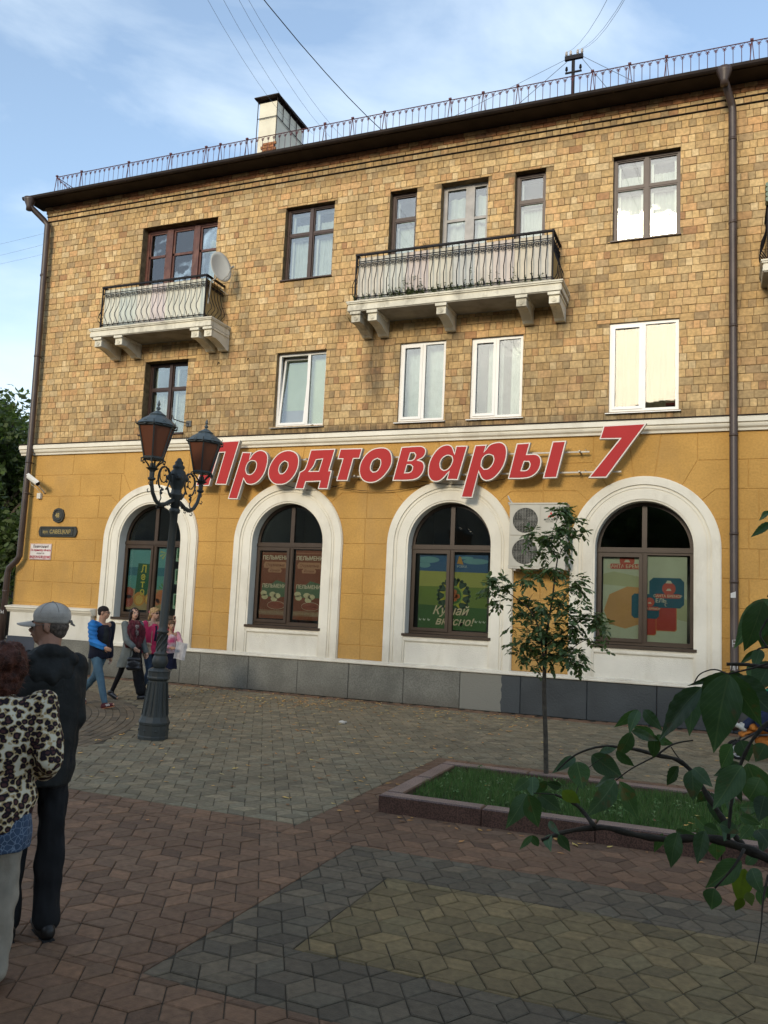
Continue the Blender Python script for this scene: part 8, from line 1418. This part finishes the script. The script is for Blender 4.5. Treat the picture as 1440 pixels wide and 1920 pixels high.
blob('leggings', [('c', J['hip', -1], J['knee', -1], .078 * u, .054 * u), ('c', J['knee', -1], J['ankle', -1], .054 * u, .040 * u), ('c', J['hip', 1], J['knee', 1], .080 * u, .056 * u), ('c', J['knee', 1], J['ankle', 1], .056 * u, .042 * u)], cloth('black_leggings_cloth', (.010, .010, .012)), r, .010, 2)
shoes(r, J, u, mat('black_boot_leather', (.012, .013, .018), .35, spec=.5))
sc_ = [('e', J['neck'] + Vector((.03, 0, -.02)), (.115, .135, .07)), ('e', J['neck'] + Vector((.085, .01, -.13)), (.090, .150, .13)), ('e', J['neck'] + Vector((.07, .12, -.22)), (.105, .10, .20)), ('e', J['neck'] + Vector((.07, -.13, -.24)), (.105, .095, .22)), ('e', J['neck'] + Vector((.09, 0, -.32)), (.09, .16, .18)), ('c', J['neck'] + Vector((-.05, .07, -.03)), J['neck'] + Vector((-.05, -.07, -.03)), .06, .06)]
blob('scarf', sc_, mat('burgundy_scarf_cloth', (.085, .014, .022), .9, .2, 14, stain=(.22, .16, .15), sscale=9, samt=.45, bump=.5, bscale=120), r, .010, 1, noise_amp=.028, noise_scale=14)
blob('scarf_pattern', [('e', J['neck'] + Vector((.12, -.015, -.08)), (.05, .050, .055)), ('e', J['neck'] + Vector((.142, -.02, -.17)), (.032, .038, .08)), ('e', J['neck'] + Vector((.145, -.03, -.27)), (.026, .022, .06))], mat('grey_patterned_scarf', (.17, .14, .14), .9, .5, 60), r, .008, 1, noise_amp=.02, noise_scale=20)
blob('hair', [('e', P(-.022, 0, .034), (.100 * u, .084 * u, .090 * u), ry), ('e', P(-.06, 0, -.05), (.065 * u, .080 * u, .10 * u), ry), ('c', P(-.06, .05, -.05), P(-.09, .085, -.24), .05, .03), ('c', P(-.07, -.03, -.05), P(-.15, -.02, -.28), .055, .028), ('c', P(.02, .070, .03), P(.005, .085, -.10), .022, .022), ('c', P(.02, -.070, .03), P(.0, -.085, -.10), .022, .020)], mat('long_dark_hair', (.022, .012, .009), .5, .3, 40, bump=.6, bscale=200), r, .008, 1, noise_amp=.012, noise_scale=25)
# ---- handbags (things held)
def bag(label, loc, yaw, w_, h, d, m, strap=None, name='handbag'):
    t = empty(name, loc, label, 'handbag', rz=R(yaw))
    blob('bag_body', [('c', (-w_ / 2 + d, 0, d), (w_ / 2 - d, 0, d), d, d), ('c', (-w_ / 2 + d, 0, h - d), (w_ / 2 - d, 0, h - d), d * .8, d * .8), ('e', (0, 0, h * .45), (w_ * .45, d * 1.05, h * .45))], m, t, .008, 2)
    mb = MB(); mb.tube(strap or [(-w_ * .3, 0, h - .02), (-w_ * .25, 0, h + .10), (0, 0, h + .15), (w_ * .25, 0, h + .10), (w_ * .3, 0, h - .02)], .007, 5); add(mb, 'bag_strap', m, t); return t
M_ = lambda r_, v: r_.location + Matrix.Rotation(r_.rotation_euler.z, 3, 'Z') @ v
wp = M_(r, J['wr', -1]); bag('black leather handbag carried low in the hand of the woman in the grey coat', (wp.x + .03, wp.y, wp.z - .42), 20, .28, .25, .05, mat('black_bag_leather', (.014, .014, .016), .35, spec=.5))

# ---- blonde woman in pink jacket with sunglasses, on the phone
r, J = person('blonde woman in a pink jacket and sunglasses holding a phone to her ear', (-10.22, -2.80, 0), -14, 1.70, {-1: (16, 4, 10), 1: (-12, 14, -16)}, {-1: (6, 10, 14, 4), 1: (42, 26, 124, 26)}, lean=2)
P, ry, u = body(r, J, 1.70, sk_c, yaw=10, female=True)
mpk = cloth('hot_pink_cloth', (.58, .045, .12), .7)
pj = [torso(J, u, ((-.16, .140, .190, 0), (0, .132, .182, 0), (.3, .118, .165, 0), (.6, .132, .180, 0), (.82, .112, .165, 0), (.95, .075, .09, 0)))]
for s in (1, -1): pj += sleeve(J, s, u, .064, .058, .046, .95)
blob('jacket', pj, mpk, r, .010, 2, noise_amp=.012, noise_scale=10)
blob('dark_top', [torso(J, u, ((.30, .118, .055, .014), (.6, .132, .05, .016), (.88, .112, .05, .016)))], cloth('navy_knit', (.02, .015, .04)), r, .009, 2)
blob('jeans', trousers(J, u, (.088, .062, .05), .97, .1), denim('dark_blue_jeans', (.035, .06, .10)), r, .010, 2)
shoes(r, J, u, mat('black_boot_leather', (.012, .013, .018), .35))
hb = blob('hair', [('e', P(-.020, 0, .040), (.099 * u, .083 * u, .088 * u), ry), ('e', P(-.06, 0, -.02), (.055 * u, .07 * u, .07 * u), ry), ('c', P(-.10, 0, .02), P(-.14, -.01, -.12), .030, .018), ('c', P(.06, .03, .085), P(.075, -.02, .065), .020, .016)], mat('blonde_hair', (.40, .25, .11), .5, .3, 40, bump=.6, bscale=200), r, .008, 1, noise_amp=.010, noise_scale=25)
blob('hair_tie', [('e', P(-.115, 0, .03), (.028, .035, .035))], cloth('pink_hair_tie', (.65, .12, .22)), r, .007, 1)
mb = MB()
for s in (1, -1): mb.ball(tuple(P(.088, s * .031, .008)), .021, 8, 6, sc=(.35, 1.15, .85)); mb.tube([P(.088, s * .054, .012), P(.03, s * .077, .012), P(-.01, s * .081, .010)], .003, 4)
mb.tube([P(.095, .009, .012), P(.095, -.009, .012)], .003, 4); add(mb, 'sunglasses', mat('black_lens', (.01, .01, .012), .15, spec=.6), r)
hn = J['wr', 1] + J['fd', 1] * .06
mb = MB(); q = M_(r, hn + Vector((.01, -.02, .0))); mb.box(-.012, .012, -.006, .006, -.07, .07); ph = mb.build('mobile_phone', mat('phone_black', (.012, .012, .014), .2, spec=.5)); ph.location = q; ph.rotation_euler = (R(15), R(20), R(20)); tag(ph, 'black mobile phone held to the ear of the blonde woman in pink', 'phone')
bq = M_(r, Vector((.10, -.20, J['pelvis'].z - .10))); bag('beige shoulder bag hanging at the hip of the blonde woman in pink', (bq.x, bq.y, bq.z), 10, .26, .24, .05, mat('beige_bag_leather', (.38, .26, .17), .5), strap=[(-.1, 0, .22), (-.12, .05, .40), (-.08, .16, .62), (.0, .24, .66), (.05, .12, .50), (.10, .02, .22)])

# ---- girl half hidden by the lamp post
r, J = person('girl in a white and pink top half hidden behind the lamp post', (-9.92, -2.62, 0), -24, 1.48, {-1: (12, 4, 8), 1: (-14, 16, -20)}, {-1: (26, 6, 62, 10), 1: (30, 6, 60, 16)}, lean=1)
P, ry, u = body(r, J, 1.48, sk_a, yaw=-18, female=True)
gt = [torso(J, u, ((-.10, .120, .155, 0), (.2, .112, .145, 0), (.55, .12, .152, 0), (.82, .108, .155, 0), (.95, .07, .085, 0)))]
for s in (1, -1): gt += sleeve(J, s, u, .062, .056, .046, .85)
blob('top', gt, mat('white_pink_top_cloth', (.62, .58, .56), .85, .2, 8, col2=(.45, .05, .14), bump=.2, bscale=150), r, .009, 2, noise_amp=.008)
blob('skirt', [('l', [(0, 0, J['pelvis'].z + z, rx, ry_) for z, rx, ry_ in ((-.24, .155, .175), (-.10, .14, .165), (.06, .115, .145))])], cloth('navy_skirt_cloth', (.016, .018, .04)), r, .009, 2, noise_amp=.010, noise_scale=14)
blob('tights', [q for s in (1, -1) for q in (('c', J['hip', s], J['knee', s], .066, .048), ('c', J['knee', s], J['ankle', s], .048, .036))], cloth('white_tights_cloth', (.55, .53, .48)), r, .009, 2)
shoes(r, J, u, mat('navy_trainer', (.016, .02, .035), .6), mat('white_sole', (.6, .6, .58), .6))
blob('hair', [('e', P(-.020, 0, .036), (.100 * u, .083 * u, .088 * u), ry), ('e', P(-.06, 0, -.04), (.05 * u, .07 * u, .08 * u), ry)], mat('light_brown_hair', (.13, .065, .03), .6, .3, 40, bump=.5, bscale=200), r, .008, 1)
pp = M_(r, (J['wr', -1] + J['wr', 1]) / 2 + J['fd', -1] * .07)
mb = MB(); n = 5; vs = [(.22 * (i / n - .4), .03 * math.sin(i * 1.3), z) for i in range(n + 1) for z in (-.22, .10)]; mb.add(vs, [(2 * i, 2 * i + 2, 2 * i + 3, 2 * i + 1) for i in range(n)]); mb.add([(a, b + .004, c) for a, b, c in vs], [(2 * i, 2 * i + 1, 2 * i + 3, 2 * i + 2) for i in range(n)])
pa = mb.build('paper_sheets', mat('printed_paper', (.52, .50, .50), .7, .15, 12)); pa.location = pp; pa.rotation_euler = (0, R(8), R(15)); tag(pa, 'loose paper sheets held by the girl behind the lamp post', 'paper')

# ================================================================== pushchair at the right edge
st = empty('pushchair', (.62, -2.95, 0), 'orange and navy pushchair with black wheels standing at the right edge of the photo', 'pushchair', rz=R(188))
# local frame: +x towards the handle, front wheels at -x ... turned so that the front points left
def wheel(c, r_, parent):
    e = empty('wheel', (0, 0, 0), parent=None); e.parent = st; e.location = c
    mb = MB(); mb.tube([(r_ * math.cos(t), 0, r_ * math.sin(t)) for t in [i * 2 * math.pi / 24 for i in range(25)]], .022, 8, cap=False); add(mb, 'tyre', mat('black_tyre', (.014, .014, .014), .8), e, True)
    mb = MB(); mb.tube([(r_ * .80 * math.cos(t), 0, r_ * .80 * math.sin(t)) for t in [i * 2 * math.pi / 24 for i in range(25)]], .009, 6, cap=False)
    for k in range(5): t = R(72 * k + 20); mb.tube([(0, 0, 0), (r_ * .8 * math.cos(t), 0, r_ * .8 * math.sin(t))], .012, 5)
    mb.tube([(0, -.03, 0), (0, .03, 0)], .022, 8); add(mb, 'rim', mat('pale_plastic_rim', (.5, .5, .48), .5), e)
sx_ = -1
for c, r_ in (((.42, .10, .125), .105), ((.42, -.10, .125), .105), ((-.30, .27, .15), .13), ((-.30, -.27, .15), .13)): wheel(c, r_, st)
mb = MB()
for s in (1, -1):
    mb.tube([(.42, s * .10, .125), (.38, s * .10, .26), (.10, s * .24, .48), (-.25, s * .27, .80), (-.48, s * .26, 1.05)], .014, 7); mb.tube([(-.30, s * .27, .15), (-.05, s * .26, .42), (.10, s * .24, .48)], .014, 7); mb.tube([(.42, s * .10, .26), (.42, s * .10, .125)], .012, 6)
mb.tube([(-.48, -.26, 1.05), (-.48, .26, 1.05)], .02, 8); mb.tube([(-.30, -.27, .15), (-.30, .27, .15)], .012, 6); mb.tube([(.42, -.10, .125), (.42, .10, .125)], .010, 6); mb.tube([(.38, -.10, .26), (.38, .10, .26)], .012, 6); add(mb, 'chassis', mat('pushchair_frame', (.02, .02, .022), .4), st, True)
mo = cloth('orange_canvas', (.48, .17, .035), .75); mn = cloth('navy_canvas', (.016, .024, .055), .8)
blob('seat', [('c', (.22, -.13, .46), (.22, .13, .46), .05, .05), ('e', (.05, 0, .44), (.24, .20, .07)), ('c', (-.12, -.14, .50), (-.26, -.14, .86), .05, .04), ('c', (-.12, .14, .50), (-.26, .14, .86), .05, .04), ('e', (-.20, 0, .68), (.07, .18, .24), 0, -.35)], mo, st, .012, 2, noise_amp=.01)
for s in (1, -1): blob('side_panel', [('e', (-.02, s * .20, .56), (.24, .03, .15))], mn, st, .010, 2)
blob('canopy', [('e', (-.20, 0, .92), (.26, .22, .16)), ('c', (-.02, -.18, .84), (-.02, .18, .84), .04, .04)], mn, st, .012, 2, noise_amp=.012)
blob('basket', [('e', (-.05, 0, .26), (.24, .18, .09))], mo, st, .012, 2, noise_amp=.012)
blob('footrest', [('c', (.36, -.10, .34), (.36, .10, .34), .03, .03), ('e', (.28, 0, .38), (.12, .13, .03), 0, .35)], mo, st, .010, 2)
mb = MB(); mb.tube([(.02, -.20, .66), (.16, -.18, .70), (.20, 0, .71), (.16, .18, .70), (.02, .20, .66)], .02, 7); add(mb, 'bumper_bar', mn, st); mb = MB(); mb.tube([(-.16, .21, 1.0), (.0, .20, .98), (.06, .0, 1.0)], .012, 5); add(mb, 'green_trim', mat('green_plastic', (.02, .28, .14), .5), st)
ch_ = empty('child', (.62, -2.95, 0), 'small child in dark trousers and pale trainers seated in the pushchair', 'person', rz=R(188))
blob('body', [('e', (-.10, 0, .62), (.10, .12, .16)), ('e', (-.12, 0, .88), (.085, .08, .095)), ('c', (-.12, 0, .78), (-.11, 0, .70), .035, .04), ('c', (-.04, .06, .53), (.20, .07, .56), .055, .045), ('c', (-.04, -.06, .53), (.20, -.07, .56), .055, .045), ('c', (.20, .07, .56), (.34, .07, .44), .042, .032), ('c', (.20, -.07, .56), (.34, -.07, .44), .042, .032), ('c', (-.10, .12, .70), (.03, .15, .62), .038, .03), ('c', (-.10, -.12, .70), (.03, -.15, .62), .038, .03), ('c', (.03, .15, .62), (.13, .10, .66), .028, .022), ('c', (.03, -.15, .62), (.13, -.10, .66), .028, .022)] + [('c', (.13, s * .10, .66), (.16, s * (.10 + k * .012), .665 - k * .004), .012, .007) for s in (1, -1) for k in range(-2, 3)], sk_c, ch_, .009, 2)
blob('trousers', [('e', (-.09, 0, .54), (.11, .13, .08)), ('c', (-.04, .06, .53), (.20, .07, .56), .068, .055), ('c', (-.04, -.06, .53), (.20, -.07, .56), .068, .055), ('c', (.20, .07, .56), (.32, .07, .46), .052, .042), ('c', (.20, -.07, .56), (.32, -.07, .46), .052, .042)], mn, ch_, .010, 2)
blob('jacket', [('e', (-.10, 0, .65), (.115, .135, .15)), ('c', (-.10, .12, .70), (.03, .15, .62), .05, .04), ('c', (-.10, -.12, .70), (.03, -.15, .62), .05, .04), ('c', (.03, .15, .62), (.11, .11, .655), .038, .03), ('c', (.03, -.15, .62), (.11, -.11, .655), .038, .03)], mn, ch_, .010, 2)
for s in (1, -1): blob('shoe', [('c', (.33, s * .07, .42), (.44, s * .08, .48), .036, .032), ('c', (.33, s * .07, .42), (.34, s * .07, .47), .036, .036)], mat('pale_grey_trainer', (.42, .42, .38), .6), ch_, .008, 1)
# ================================================================== the other side of the street (seen reflected in the glass)
ob = empty('opposite_building', (-10, -38, 0), 'three storey pale building across the street, seen only as a reflection in the windows', 'building')
mb = MB(); mb.box(-78, 14, -50, -38, 0, 11.8); mb.build('wall', mat('opposite_wall', (.28, .25, .20), .9, .1, .5), ob)
mb = MB(); mb.prism([(-50.8, 11.8), (-37.3, 11.8), (-44, 14.6)], -78.6, 14.6, ax='x'); mb.build('roof', m_roof, ob)
mb = MB(); mb.prism([(-14, 13.4), (6, 13.4), (6, 18.0), (-2, 17.4), (-12, 14.8)], -46, -42.5); mb.build('added_gable', m_roof, ob)  # unseen gable, added and shaped to reflect a dark sloping edge in the window
wv = MB(); wv.box(-.75, .75, -.03, .02, -.95, .95); wv.box(-.70, -.04, .021, .03, -.9, .9); wv.box(.04, .70, .021, .03, -.9, .9); t_ = wv.build('window_shape', m_dark); wme = t_.data; bpy.data.objects.remove(t_)
for i in range(28):
    for k in range(3): link_mesh('window', wme, ob, (-75 + i * 3.2, -37.98, 2.4 + k * 3.9))

# trees on the photographer's side of the street: the near branch belongs to the first of them
def street_tree(x, y, c, r, n, seed, label):
    rg = random.Random(seed); t = empty('tree', (x, y, 0), label, 'tree', 'trees on the photographer side'); mb, cs = crown(c, r, n, .16, rg, 26); tag(mb.build('crown', m_far, t, fixn=False), kind='stuff')
    tk = MB(); tk.tube([(x, y, 0), (x, y, 1.6), (x + (c[0] - x) * .3, y + (c[1] - y) * .3, c[2] - r[2] * .7), c], [.16, .13, .10, .04], 10)
    for q, k in cs[:12]: tk.tube([(x + (c[0] - x) * .2, y + (c[1] - y) * .2, 2.6), tuple(Vector((x, y, 3.2)).lerp(q, .6)), tuple(q)], [.06, .04, .015], 5)
    tk.build('trunk', m_bark, t, smooth=True)
street_tree(2.6, -16.8, (3.0, -17.3, 5.3), (3.4, 2.9, 2.2), 14000, 41, 'tree standing just right of the photographer, whose low branch reaches into the picture')
street_tree(-3.2, -20.6, (-2.8, -20.4, 5.6), (3.6, 3.1, 2.3), 14000, 43, 'tree behind the photographer to the left, seen only as a dark reflection')
